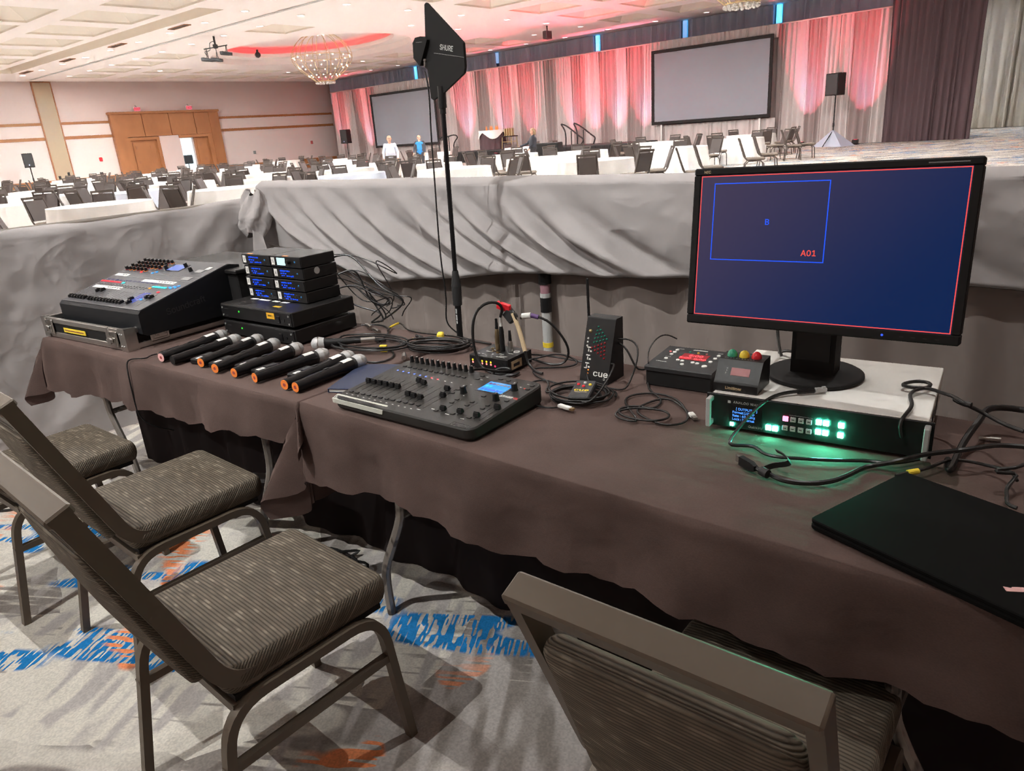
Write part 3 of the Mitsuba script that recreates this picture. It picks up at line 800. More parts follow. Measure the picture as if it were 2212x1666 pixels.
def blend(parts, edge=0.03, it=8):
    m = m3.Manifold.batch_boolean(parts, m3.OpType.Add).refine_to_length(edge).to_mesh()
    t = trimesh.Trimesh(m.vert_properties[:, :3], m.tri_verts, process=True)
    trimesh.smoothing.filter_taubin(t, iterations=it)
    return t


def person(pos, yaw, h, lab, shirt, trousers, hair, arms, jacket=None, belly=0.0):
    """Local x to the left of the figure, y forward. arms: (elbow, hand) for each side, in body heights."""
    p = thing('person', lab, 'person', frm(pos, yaw))
    k = h
    hip, kn, an, sh, hd = 0.515, 0.285, 0.045, 0.815, 0.925
    S = lambda *v: np.array(v) * k
    B = []
    for s in (-1, 1):
        B += [bone(S(s * 0.055, 0, hip), 0.058 * k, S(s * 0.06, 0.01, kn), 0.034 * k), bone(S(s * 0.06, 0.01, kn), 0.034 * k, S(s * 0.065, -0.01, an), 0.022 * k),
              bone(S(s * 0.065, -0.015, 0.022), 0.021 * k, S(s * 0.075, 0.085, 0.016), 0.015 * k)]
    B += [bone(S(-0.05, 0, hip + 0.01), 0.068 * k, S(0.05, 0, hip + 0.01), 0.068 * k), bone(S(0, 0.015 + belly * 0.5, 0.62), (0.078 + belly) * k, S(0, 0.0, 0.72), 0.085 * k),
          bone(S(-0.075, 0, 0.76), 0.052 * k, S(0.075, 0, 0.76), 0.052 * k), bone(S(0, 0, hip), 0.075 * k, S(0, 0.01 + belly * 0.5, 0.64), (0.078 + belly) * k),
          bone(S(0, 0.0, 0.80), 0.036 * k, S(0, 0.012, 0.87), 0.03 * k), bone(S(0, 0.012, 0.895), 0.047 * k, S(0, 0.003, 0.945), 0.052 * k), bone(S(0, 0.03, 0.885), 0.02 * k, S(0, 0.03, 0.90), 0.026 * k),
          bone(S(0, 0.062, 0.915), 0.008 * k, S(0, 0.055, 0.928), 0.006 * k), sph(S(-0.053, -0.002, 0.922), 0.012 * k), sph(S(0.053, -0.002, 0.922), 0.012 * k)]
    sleeves = []
    for s, (el, ha) in zip((-1, 1), arms):
        a, e, w = S(s * 0.108, 0, sh - 0.02), S(*el), S(*ha)
        B += [bone(a, 0.032 * k, e, 0.024 * k), bone(e, 0.024 * k, w, 0.016 * k)]
        sleeves += [bone(a, 0.039 * k, e, 0.031 * k), bone(e, 0.03 * k, e + (w - e) * 0.86, 0.024 * k)]
        d = (w - e) / np.linalg.norm(w - e)
        c = w + d * 0.03 * k
        B.append(bone(w, 0.014 * k, c, 0.019 * k))
        side = np.cross(d, (0, 1, 0.2))
        side /= np.linalg.norm(side)
        for f in range(4):
            o = c + side * (f - 1.5) * 0.011 * k
            B.append(bone(o, 0.0075 * k, o + d * (0.045 + 0.006 * (1.5 - abs(f - 1.5))) * k + np.array([0, 0.012 * k, 0]), 0.006 * k))
        B.append(bone(c, 0.008 * k, c + (d * 0.6 + np.array([0, 0.8, 0])) * 0.035 * k, 0.006 * k))
    p.add('body', blend(B, 0.024, 4), 'm_skin', True)
    tors = [bone(S(-0.045, 0, hip + 0.03), 0.080 * k, S(0.045, 0, hip + 0.03), 0.080 * k), bone(S(0, 0.015 + belly * 0.5, 0.62), (0.092 + belly) * k, S(0, 0.0, 0.72), 0.096 * k),
            bone(S(-0.078, 0, 0.765), 0.060 * k, S(0.078, 0, 0.765), 0.060 * k), bone(S(0, 0, hip + 0.02), 0.09 * k, S(0, 0.01 + belly * 0.5, 0.64), (0.092 + belly) * k), bone(S(0, -0.005, 0.80), 0.042 * k, S(0, 0.0, 0.825), 0.037 * k)]
    p.add('shirt', blend(tors + (sleeves if jacket is None else []), 0.03), shirt, True)
    if jacket:
        jk = [m3.Manifold.batch_hull([sph(S(s * 0.052, -0.012, hip), 0.086 * k), sph(S(s * 0.085, -0.012, 0.77), 0.064 * k)]) for s in (-1, 1)] + [bone(S(-0.06, -0.04, hip), 0.07 * k, S(0.06, -0.04, 0.76), 0.075 * k)] + sleeves
        jm = m3.Manifold.batch_boolean(jk, m3.OpType.Add) - m3.Manifold.cube([0.085 * k, 0.4, 0.36 * k], True).translate([0, 0.2 + 0.02 * k, 0.64 * k])
        mm = jm.refine_to_length(0.035).to_mesh()
        p.add('jacket', trimesh.Trimesh(mm.vert_properties[:, :3], mm.tri_verts, process=True), jacket, 40)
    p.add('trousers', blend([bone(S(s * 0.055, 0, hip), 0.068 * k, S(s * 0.06, 0.01, kn), 0.043 * k) for s in (-1, 1)] + [bone(S(s * 0.06, 0.01, kn), 0.043 * k, S(s * 0.065, -0.01, an + 0.01), 0.036 * k) for s in (-1, 1)] + [bone(S(-0.05, 0, hip + 0.02), 0.077 * k, S(0.05, 0, hip + 0.02), 0.077 * k)], 0.03), trousers, True)
    for s in (-1, 1):
        p.add('shoe', blend([bone(S(s * 0.065, -0.02, 0.026), 0.026 * k, S(s * 0.075, 0.085, 0.02), 0.02 * k)], 0.02, 3), 'm_black', True)
        p.add('eye', mv(trimesh.creation.icosphere(1, 0.008 * k), tuple(S(s * 0.019, 0.0525, 0.928))), 'm_black', True)
    p.add('mouth', box(-0.016 * k, 0.016 * k, 0.050 * k, 0.058 * k, 0.893 * k, 0.898 * k), 'm_red_dim', False)
    hm = m3.Manifold.sphere(0.058 * k, 20).translate([0, -0.006 * k, 0.944 * k]) - m3.Manifold.cube([0.3, 0.16 * k, 0.2 * k], True).translate([0, 0.088 * k, (0.90 if hair[1] else 0.925) * k])
    if hair[1]:
        hm = hm + bone(S(0, -0.035, 0.93), 0.045 * k, S(0, -0.045, 0.87), 0.038 * k)
    mm = hm.refine_to_length(0.02).to_mesh()
    p.add('hair', trimesh.Trimesh(mm.vert_properties[:, :3], mm.tri_verts, process=True), hair[0], 40)
    return p


person((-22.6, 18.45, 0), 228, 1.66, 'heavy set person in pale blue shirt and dark trousers before the left screen', 'm_shirt', 'm_trousers', ('m_hair', False), (((-0.165, 0.0, 0.63), (-0.155, 0.05, 0.49)), ((0.165, 0.0, 0.63), (0.155, 0.05, 0.49))), belly=0.022)
person((-26.5, 23.4, 0), 215, 1.63, 'person in bright blue shirt and dark jacket, right of the pale blue shirt', 'm_blue_shirt', 'm_trousers', ('m_hair', False), (((-0.15, 0.0, 0.64), (-0.14, 0.06, 0.51)), ((0.165, 0.01, 0.64), (0.17, 0.09, 0.52))), jacket='m_jacket')
person((-18.55, 22.1, 0), 130, 1.55, 'person in black with light hair reaching out an arm, right of the stage table', 'm_jacket', 'm_trousers', ('m_hair_blond', True), (((-0.145, 0.03, 0.64), (-0.13, 0.10, 0.53)), ((0.13, 0.14, 0.64), (0.10, 0.34, 0.575))))
single('equipment_case', 'black equipment case behind the person in black near the stage', 'case', cat(box(-0.5, 0.5, -0.3, 0.3, 0.0, 0.95, 0.03), box(-0.52, 0.52, -0.32, 0.32, 0.45, 0.5, 0.01)), 'm_black_matte', M=frm((-19.0, 23.6, 0), 20))

# ---------------------------------------------------------------- the hall's round tables and banquet chairs
TABLES = [(-14.5, 5.0), (-18.5, 7.2), (-15.2, 7.9), (-20.9, 6.3), (-23.6, 6.2), (-21.2, 9.6), (-18.1, 10.3), (-18.3, 4.3), (-23.9, 9.4), (-26.3, 11.4), (-24.7, 13.2), (-27.3, 14.6), (-21.6, 12.7), (-15.4, 11.2),
          (-18.9, 13.6), (-12.8, 12.3), (-16.1, 14.6), (-13.2, 15.9), (-9.75, 13.7), (-14.0, 18.9), (-16.9, 19.0), (-10.4, 18.4), (-10.9, 23.2), (-14.3, 23.9), (-12.1, 27.0),
          (-29.2, 9.2), (-32.5, 10.5), (-29.8, 12.2), (-33.5, 14.2), (-36.8, 11.8), (-30.4, 16.8), (-34.2, 18.4), (-38.0, 16.2), (-21.2, 16.6), (-24.4, 17.2), (-29.0, 21.0), (-23.3, 27.0),
          (-28.4, 26.0), (-33.0, 23.5), (-40.6, 13.0), (-41.5, 19.6), (-26.8, 7.6), (-30.0, 5.8), (-34.5, 7.2), (-39.0, 8.3), (-42.6, 9.6), (-37.5, 20.6), (-41.5, 25.5)]
RT, ZT = 0.86, 0.745
aa = np.linspace(0, 2 * math.pi, 145)


def table_cloth(seed):
    r = np.random.default_rng(seed)
    ph, nf = r.uniform(0, 6.28, 3), 15

    def fn(a, q):
        w = 0.5 + 0.5 * math.sin(nf * a + ph[0] + 0.8 * math.sin(2 * a + ph[1]))
        return ((RT + 0.01 + q * (0.02 + 0.10 * w)) * math.cos(a), (RT + 0.01 + q * (0.02 + 0.10 * w)) * math.sin(a), ZT * (1 - q) + 0.008)
    return cat(grid(fn, aa, [0, 0.03, 0.3, 0.65, 1.0]), lathe([(0, ZT + 0.008), (RT + 0.01, ZT + 0.008)], 48))


for k in range(3):
    scene[f'round_table_parts_{k}'] = {'type': 'shapegroup', 'tablecloth': mikit.ply(table_cloth(k), 'm_linen_blue' if k == 2 else 'm_linen', 40),
                                       'tabletop': mikit.ply(cat(lathe([(0, ZT - 0.03), (RT - 0.02, ZT - 0.03), (RT - 0.02, ZT - 0.004), (0, ZT - 0.004)], 32), cyl((0, 0, 0), (0, 0, ZT - 0.03), 0.04)), 'm_dark_grey', 40)}


def instance(key, group, pos, yaw):
    scene[key] = {'type': 'instance', 'shapegroup': {'type': 'ref', 'id': group}, 'to_world': T4().translate(list(pos)).rotate([0, 0, 1], float(yaw))}


def bar(path, w, d, n=None):
    return tube(path, 1.0, sect=np.array([(-w / 2, -d / 2), (w / 2, -d / 2), (w / 2, d / 2), (-w / 2, d / 2)]))


far_frame = []
for s in (-1, 1):
    far_frame += [tube([(s * 0.20, 0.21, 0), (s * 0.20, 0.19, 0.33), (s * 0.20, 0.12, 0.40), (s * 0.20, -0.16, 0.40), (s * 0.20, -0.23, 0.33), (s * 0.20, -0.28, 0)], 0.013, 4),
                  tube([(s * 0.205, 0.0, 0.43), (s * 0.205, -0.2, 0.43), (s * 0.205, -0.25, 0.5), (s * 0.195, -0.39, 0.93)], 0.018, 4)]
far_frame.append(box(-0.205, 0.205, -0.405, -0.375, 0.895, 0.935))
far_back = hull([(x, y + dy, z) for x in (-0.18, 0.18) for y, z in ((-0.245, 0.5), (-0.375, 0.87)) for dy in (-0.015, 0.02)])
far_seat = box(-0.215, 0.215, -0.21, 0.22, 0.41, 0.475, 0.025)
scene['banquet_chair_parts'] = {'type': 'shapegroup', 'seat': mikit.ply(far_seat, 'm_chair_far_seat', 30), 'backrest': mikit.ply(far_back, 'm_chair_far', 30), 'frame': mikit.ply(cat(far_frame), 'm_chair_far_frame', 30)}
r_ = np.random.default_rng(21)
PLACED = [p[:2] for p in [(-7.274, 13.715, 0.93), (-7.568, 15.007, 0.93), (-7.723, 17.525, 0.93), (-8.101, 19.199, 0.93), (-9.162, 23.624, 0.93), (-9.053, 24.443, 0.93)]]
for i, (x, y) in enumerate(TABLES):
    k = free('round_table')
    blue = i == 1 or i == 13
    labels[k] = {'label': 'round banquet table under a floor length white cloth beyond the grey drape', 'category': 'table', 'group': 'white clothed round tables in the hall'}
    if blue:
        labels[k] = {'label': ('round table under a bluish white cloth, nearest of the two bluish ones', 'round table under a bluish white cloth, farther of the two bluish ones')[i > 1], 'category': 'table'}
    instance(k, f'round_table_parts_{2 if blue else i % 2}', (x, y, 0), r_.uniform(0, 360))
    base = math.atan2(y, x) + r_.uniform(-1.3, 1.3)
    for j in range(6 if i % 3 else 5):
        a = base + (j - 2.5) * 0.80 + r_.uniform(-0.10, 0.10)
        rr_ = RT + r_.uniform(0.37, 0.47)
        cx_, cy_ = x + rr_ * math.cos(a), y + rr_ * math.sin(a)
        if any(math.hypot(cx_ - p, cy_ - q) < 0.58 for p, q in PLACED) or any(k2 != i and math.hypot(cx_ - p, cy_ - q) < RT + 0.36 for k2, (p, q) in enumerate(TABLES)):
            continue
        PLACED.append((cx_, cy_))
        ck = free('banquet_chair')
        labels[ck] = {'label': 'dark brown banquet chair drawn up to a white clothed round table in the hall', 'category': 'chair', 'group': 'chairs round the white tables in the hall'}
        instance(ck, 'banquet_chair_parts', (cx_, cy_, 0), math.degrees(a) + 90 + r_.uniform(-7, 7))
# chairs set clear of the tables at the right
for (x, y, z), w_ in zip([(-7.274, 13.715, 0.93), (-7.568, 15.007, 0.93), (-7.723, 17.525, 0.93), (-8.101, 19.199, 0.93), (-9.162, 23.624, 0.93), (-9.053, 24.443, 0.93)], (300, 303, 298, 301, 296, 300)):
    ck = free('banquet_chair')
    labels[ck] = {'label': 'dark brown banquet chair, one of the pairs at the right end of the tables', 'category': 'chair', 'group': 'chair pairs at the right end of the tables'}
    instance(ck, 'banquet_chair_parts', (x, y, 0), w_)
# ---------------------------------------------------------------- drape wall round the mixing position
noise3 = lambda x, y, z, s=0: float(meshkit.fbm(np.array([x, y, z]), 4, s))
FOLDS = [(-4.22, 0.05), (-4.06, 0.07), (-3.77, 0.08), (-3.50, 0.075), (-3.23, 0.075), (-2.83, 0.065), (-2.68, 0.05), (-2.52, 0.05), (-1.93, 0.07), (-2.22, 0.04), (-0.75, 0.08), (-0.2, 0.08)]
BOT = np.array([(-4.4, 0.90), (-4.03, 0.86), (-3.56, 0.79), (-3.19, 0.735), (-2.95, 0.77), (-2.62, 0.80), (-2.3, 0.85), (-2.08, 0.865), (-1.72, 0.875), (-1.34, 0.90), (-0.4, 0.95), (0.2, 0.92), (2.6, 0.92)])
ZR = 1.262


def swag(x, s):
    zb = np.interp(x, BOT[:, 0], BOT[:, 1])
    h = s * (ZR - zb)
    g = 0.75 * h + 2.2 * h * h
    d = 0.0
    amp = 0.062 * min(1.0, h / 0.22) * (0.6 + 0.4 * s)
    for c, w in FOLDS:
        w *= 1.3
        q = (x - g - c)
        d += amp * (math.exp(-(q / w) ** 2) - 0.9 * math.exp(-((q + 1.7 * w) / (0.8 * w)) ** 2))
    d += 0.03 * (noise3(x * 3.2, h * 5, 1.0) - 0.5) * min(1, 0.3 + 3 * h) + 0.016 * (noise3(x * 11, h * 13, 4.0) - 0.5)
    d *= 1 - 0.75 * max(0, (s - 0.72) / 0.28) ** 1.5
    out = 0.035 + 0.02 * math.sin(s * math.pi)
    return (x, 2.47 - out + d, ZR - h)


us = np.arange(-4.36, 2.6, 0.022)
rows = []
for x in us:
    r = [(x, 2.545, ZR - 0.05), (x, 2.52, ZR + 0.006 + 0.006 * noise3(x * 4, 0, 0)), (x, 2.485, ZR + 0.016 + 0.008 * noise3(x * 4, 0, 0))]
    r += [swag(x, s) for s in np.linspace(0.015, 1, 30)]
    b = r[-1]
    r += [(x, b[1] + 0.035, b[2] - 0.012), (x, b[1] + 0.09, b[2] + 0.01)]
    rows.append(r)
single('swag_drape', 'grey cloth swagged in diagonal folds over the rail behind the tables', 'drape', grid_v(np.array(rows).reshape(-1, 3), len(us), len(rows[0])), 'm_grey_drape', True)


def low_curtain(x, z):
    f = 0.035 + 0.022 * math.sin(x * 17 + 1.5 * math.sin(x * 3.1)) + 0.012 * math.sin(x * 39 + 2 * z) + 0.03 * (noise3(x * 2, z, 2) - 0.5)
    return (x, 2.525 + f * (1.15 - 0.3 * z), z)


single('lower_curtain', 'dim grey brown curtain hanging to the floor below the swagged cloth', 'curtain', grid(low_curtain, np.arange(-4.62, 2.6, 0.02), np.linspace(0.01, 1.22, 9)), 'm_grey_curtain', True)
rail_ = thing('drape_rail', 'metal rail carrying the swagged cloth and curtain', 'pole', frm())
rail_.add('crossbar', cyl((-4.38, 2.53, ZR - 0.03), (2.6, 2.53, ZR - 0.03), 0.018), 'm_alu')
rail_.add('upright', cyl((-4.36, 2.53, 0.0), (-4.36, 2.53, ZR), 0.022), 'm_alu')
rail_.add('crossbar', cyl((-4.41, 2.5, 1.165), (-4.41, -2.4, 1.165), 0.018), 'm_alu')

# left drape, turning the corner towards the viewer
def left_drape(y, z):
    q = 1 - z / 1.19
    f = 0.020 * math.sin(y * 12 + math.sin(y * 4)) * (0.2 + q) + 0.085 * (noise3(y * 2.4, z * 1.4, 3) - 0.5) + 0.032 * (noise3(y * 8, z * 7, 5) - 0.5)
    tens = 0.035 * math.exp(-((y - 2.35 + 0.9 * q) / 0.10) ** 2) + 0.03 * math.exp(-((y - 2.2 + 1.3 * q) / 0.09) ** 2)
    return (-4.365 + 0.03 * q + f + tens, y, z)


ys = np.arange(-2.4, 2.56, 0.022)
rows = []
for y in ys:
    zt = 1.195 - 0.02 * noise3(y * 2.5, 0, 9) - 0.012 * math.sin(max(0, 2.4 - y) * 1.5) ** 2
    rows.append([(-4.49, y, zt - 0.05), (-4.44, y, zt - 0.004), (-4.405, y, zt)] + [left_drape(y, z) for z in np.linspace(zt - 0.02, 0.012, 34)])
single('side_drape', 'pale grey cloth hanging from the left rail to the carpet beside the mixing console', 'drape', grid_v(np.array(rows).reshape(-1, 3), len(ys), len(rows[0])), 'm_grey_drape', True)
# gathered knot of cloth in the corner


def knot(a, q):
    r = 0.035 + 0.062 * math.sin(q * math.pi * 0.92) ** 0.8 + 0.010 * math.sin(5 * a + 7 * q) + 0.035 * (noise3(1.6 * math.cos(a), 1.6 * math.sin(a), 3 * q, 4) - 0.5) + 0.010 * (noise3(5 * math.cos(a), 5 * math.sin(a), 9 * q, 7) - 0.5)
    return (-4.27 + 0.06 * q + r * 0.9 * math.cos(a), 2.36 - 0.06 * q + r * math.sin(a), 1.228 - 0.25 * q + 0.02 * math.sin(a * 2 + 4 * q))


single('drape_knot', 'gathered bunch of grey cloth knotted in the corner of the drape wall', 'drape', grid(knot, np.linspace(0, 2 * math.pi, 110), np.linspace(0, 1, 80)), 'm_grey_drape', True)


def tail(u, v):
    return (-4.20 + 0.10 * u + 0.06 * v * math.sin(7 * u), 2.30 - 0.05 * u - 0.03 * math.cos(9 * u), 1.0 - 0.22 * v * (0.75 + 0.4 * math.sin(3 * u + 0.5)) + 0.015 * math.sin(11 * u))


single('drape_tail', 'short loose end of grey cloth below the knotted corner bunch', 'drape', grid(tail, np.linspace(0, 1, 30), np.linspace(0, 1, 14)), 'm_grey_drape', True)

# ---------------------------------------------------------------- the two folding tables and their cloths
ZTB = 0.735


def table(pos, yaw, L, D, lab, legs):
    t = thing('folding_table', lab, 'table', frm(pos, yaw))
    t.add('tabletop', box(0.0, L, 0.0, D, ZTB - 0.035, ZTB - 0.003, 0.008), 'm_grey')
    for x, s in legs:
        for y in (0.07, D - 0.07):
            t.add('leg', tube([(x, y, ZTB - 0.04), (x, y, 0.42), (x + s * 0.012, y, 0.375), (x + s * 0.10, y, 0.20), (x + s * 0.115, y, 0.15), (x + s * 0.115, y, 0.0)], 0.0145, 8, 0.02), 'm_table_leg')
        t.add('crossbar', cat(cyl((x, 0.07, 0.40), (x, D - 0.07, 0.40), 0.012, 8), cyl((x, 0.07, ZTB - 0.05), (x, D - 0.07, ZTB - 0.05), 0.012, 8)), 'm_table_leg')
    return t


def cloth(pos, yaw, L, D, front, back, left, right, seed, lab, corner=None):
    """Cloth over the L x D top: overhang lengths per side (numbers or functions of the distance along the edge)."""
    r = np.random.default_rng(seed)
    N = lambda s, a: 0.018 * math.sin(s * 9 + a) + 0.010 * math.sin(s * 23 + 2 * a) + 0.004 * math.sin(s * 88 + a)
    z0 = ZTB + 0.002
    xs = np.r_[-np.linspace(1, 0.02, 14), np.linspace(0, L, int(L / 0.03)), L + np.linspace(0.02, 1, 14)]
    ys = np.r_[-np.linspace(1, 0.02, 14), np.linspace(0, D, int(D / 0.03)), D + np.linspace(0.02, 1, 8)]

    def fn(u, v):
        du = (left * -u if u < 0 else right * (u - L) if u > L else 0.0)
        dv = (front(min(max(u, 0), L)) * -v if v < 0 else back * (v - D) if v > D else 0.0)
        x, y = min(max(u, 0), L), min(max(v, 0), D)
        sx, sy = (-1 if u < 0 else 1), (-1 if v < 0 else 1)
        R = 0.012
        if du == 0 and dv == 0:
            return (x, y, z0)
        rr = math.hypot(du, dv)
        th = math.atan2(dv, du)
        rad = min(rr, R) + 0.05 * max(0, rr - R) * (1 if (du == 0 or dv == 0) else 1)
        if du > 0 and dv > 0:
            rad += max(0, rr - R) * 0.24 * math.sin(2 * th) ** 2 * (1 + 0.8 * math.sin(8 * th + seed))
        fall = math.sqrt(max(0, rr * rr - rad * rad)) if rr > R else 0.35 * rr
        s = x + y * 1.3
        w = N(s, seed) * min(1, fall / 0.15)
        px = x + sx * (rad * math.cos(th) if du > 0 else 0) + (sx * w if du > 0 and dv == 0 else 0)
        py = y + sy * (rad * math.sin(th) if dv > 0 else 0) + (sy * w if dv > 0 and du == 0 else 0)
        return (px, py, z0 - fall)
    m = grid(fn, xs, ys)
    return single('tablecloth', lab, 'tablecloth', m, 'm_suede', True, frm(pos, yaw))


LT, RTB = frm((-3.715, 0.905, 0), 5.0), frm((-1.880, 1.075, 0), 2.1)
table((-3.715, 0.905, 0), 5.0, 1.815, 0.76, 'left folding table under the brown cloth with the mixing console on it', ((0.30, 1), (1.50, -1)))
table((-1.880, 1.075, 0), 2.1, 1.90, 0.76, 'right folding table under the brown cloth with the monitor on it', ((0.31, -1), (1.66, 1)))
cloth((-3.715, 0.905, 0), 5.0, 1.828, 0.76, lambda x: 0.235 - 0.075 * (x / 1.8) + 0.008 * math.sin(x * 34) + 0.012 * math.sin(x * 7), 0.10, 0.26, 0.10, 1, 'brown suede cloth on the left table under the mixing console and microphones')
cloth((-1.880, 1.075, 0), 2.1, 1.90, 0.76, lambda x: 0.250 - 0.045 * (x / 1.9) + 0.006 * math.sin(x * 41) + 0.012 * math.sin(x * 8 + 1), 0.10, 0.36, 0.2, 2, 'brown suede cloth on the right table under the lighting console and monitor')
# dark floor length lining hanging under the tables
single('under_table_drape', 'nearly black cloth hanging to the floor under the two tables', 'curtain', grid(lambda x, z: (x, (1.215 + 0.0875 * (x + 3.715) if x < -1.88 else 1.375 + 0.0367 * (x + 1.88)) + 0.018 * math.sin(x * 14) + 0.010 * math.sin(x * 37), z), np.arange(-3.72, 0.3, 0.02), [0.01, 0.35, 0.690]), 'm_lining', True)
bag = [(-2.968, 1.105, 0.3), (-2.957, 1.203, 0.3), (-2.89, 1.275, 0.3), (-2.817, 1.247, 0.3)]
single('floor_lath', 'pale grey lath leaning in the dark under the left table', 'lath', tube([(-2.62, 1.02, 0.30), (-2.33, 1.20, 0.29)], 1.0, sect=np.array([(-0.025, -0.008), (0.025, -0.008), (0.025, 0.008), (-0.025, 0.008)])), 'm_grey', False)
r_ = np.random.default_rng(5)
for k in range(2):
    c_ = np.array([(-2.05, 1.18), (-1.98, 1.12), (-2.15, 1.62)][k])
    pts = [(c_[0] + (0.10 + 0.05 * math.sin(3 * a)) * math.cos(a) + 0.03 * r_.normal(), c_[1] + 0.09 * math.sin(a) + 0.02 * r_.normal(), 0.012 + 0.02 * abs(math.sin(2 * a + k))) for a in np.linspace(0, 11, 24)]
    single('floor_cable', 'loose black cable lying in coils on the carpet under the tables', 'cable', tube(pts, 0.005, 6, 0.02), 'm_cable', 40, group='cables on the carpet under the tables')
single('floor_cable', 'thin grey cable on the carpet at the foot of the left drape', 'cable', tube([(-3.738, 0.543, 0.006), (-3.693, 0.605, 0.006), (-3.712, 0.686, 0.006), (-3.76, 0.82, 0.006), (-3.693, 0.923, 0.006)], 0.006, 6, 0.03), 'm_cable', 40)

# ---------------------------------------------------------------- near banquet chairs
cz = np.array([(-0.011, -0.012), (0.011, -0.012), (0.011, 0.012), (-0.011, 0.012)])


def arc_path(P, r=0.05, n=6):
    """Polyline with rounded corners."""
    P = [np.array(p, float) for p in P]
    out = [P[0]]
    for a, b, c in zip(P[:-2], P[1:-1], P[2:]):
        u, v = (a - b) / np.linalg.norm(a - b), (c - b) / np.linalg.norm(c - b)
        q = min(r, 0.45 * np.linalg.norm(a - b), 0.45 * np.linalg.norm(c - b))
        for t in np.linspace(0, 1, n):
            out.append((1 - t) ** 2 * (b + u * q) + 2 * t * (1 - t) * b + t * t * (b + v * q))
    return out + [P[-1]]


def cushion(x0, x1, y0, y1, z0, z1, r, crown, nx=26, ny=26):
    """Closed pillow-edged box; uv = local metres so the ribs run across."""
    V, UV = [], []
    m = 5
    def prof(t):   # around the edge from bottom to top
        return None
    a = np.linspace(-math.pi / 2, math.pi / 2, 9)
    ring = []
    loop = []
    cx, cy = (x0 + x1) / 2, (y0 + y1) / 2
    hx, hy = (x1 - x0) / 2, (y1 - y0) / 2
    cr = 0.036
    for q, (sx, sy) in enumerate(((1, -1), (1, 1), (-1, 1), (-1, -1))):
        for t in np.linspace(0, math.pi / 2, 6):
            b = -math.pi / 2 + q * math.pi / 2 + t
            loop.append((cx + sx * (hx - cr) + cr * math.cos(b), cy + sy * (hy - cr) + cr * math.sin(b), math.cos(b), math.sin(b)))
    n = len(loop)
    lev = []
    for s in (0.0, 0.5, 0.85):
        lev.append((s, z0, -r))
    for b in a:
        lev.append((None, (z0 + z1) / 2 + ((z1 - z0) / 2) * math.sin(b), r * (math.cos(b) - 1)))
    rows = []
    rows.append([(cx, cy, z0)] * n)
    rows.append([(cx + (x - cx) * 0.6, cy + (y - cy) * 0.6, z0) for x, y, _, _ in loop])
    for b in a:
        ins = r * (1 - math.cos(b))
        rows.append([(x - nx_ * ins, y - ny_ * ins, (z0 + z1) / 2 + (z1 - z0) / 2 * math.sin(b)) for x, y, nx_, ny_ in loop])
    for s in (0.85, 0.65, 0.4, 0.2, 0.0):
        rows.append([(cx + (x - nx_ * r - cx) * s, cy + (y - ny_ * r - cy) * s, z1 + crown * (1 - s * s)) for x, y, nx_, ny_ in loop])
    V = np.array([row + row[:1] for row in rows])
    g = grid_v(V.reshape(-1, 3), len(rows), n + 1)
    g.faces = g.faces[:, ::-1]
    uv = g.vertices[:, :2].copy()
    uv[:, 1] += np.where(g.vertices[:, 2] < z1 - 0.008, (z1 - g.vertices[:, 2]), 0.0)
    return g, uv


def near_chair(pos, yaw, lab, zs=1.0):
    c = thing('near_chair', lab, 'chair', frm(pos, yaw) @ np.diag([1.0, 1.0, zs, 1.0]))
    for s in (-1, 1):
        x = s * 0.208
        c.add('side_leg_frame', tube(arc_path([(x * 1.04, 0.215, 0), (x, 0.175, 0.398), (x, -0.215, 0.398), (x * 1.06, -0.285, 0)], 0.09, 8), 1.0, sect=cz), 'm_chair_frame', 25)
        c.add('stretcher', tube([(x * 1.01, 0.19, 0.265), (x * 1.03, -0.25, 0.265)], 1.0, sect=cz * 0.85), 'm_chair_frame', 25)
    c.add('cross_brace', box(-0.205, 0.205, 0.10, 0.122, 0.375, 0.397), 'm_chair_frame', False)
    c.add('cross_brace', box(-0.205, 0.205, -0.20, -0.178, 0.375, 0.397), 'm_chair_frame', False)
    post = np.array([(-0.010, -0.0185), (0.010, -0.0185), (0.010, 0.0185), (-0.010, 0.0185)])
    for s in (-1, 1):
        x = s * 0.197
        c.add('back_post', bar_path(x, post), 'm_chair_frame', 25)
    top = frm((0, -0.392, 0.915), ux=(1, 0, 0), uy=(0, 0.94, 0.34))
    c.add('top_rail', mv(box(-0.207, 0.207, -0.024, 0.024, -0.010, 0.010, 0.004), frm((0, -0.388, 0.921), ux=(1, 0, 0), uy=(0, 0.93, 0.37))), 'm_chair_frame')
    c.add('top_rail_face', mv(box(-0.188, 0.188, -0.022, 0.0, -0.011, 0.011, 0.002), frm((0, -0.394, 0.913), ux=(1, 0, 0), uy=(0, -0.36, 0.93))), 'm_chair_frame')
    c.add('seat_pan', box(-0.20, 0.20, -0.19, 0.19, 0.398, 0.412), 'm_black_matte', False)
    m, uv = cushion(-0.208, 0.208, -0.205, 0.222, 0.408, 0.478, 0.016, 0.009)
    c.add('seat', m, 'm_chair_fabric', True, uv=uv)
    m, uv = cushion(-0.182, 0.182, -0.215, 0.180, -0.017, 0.020, 0.014, 0.014)
    B = frm((0, -0.300, 0.665), ux=(1, 0, 0), uy=(0, -0.335, 0.942))
    c.add('backrest', mv(m, B), 'm_chair_fabric', True, uv=uv)
    return c


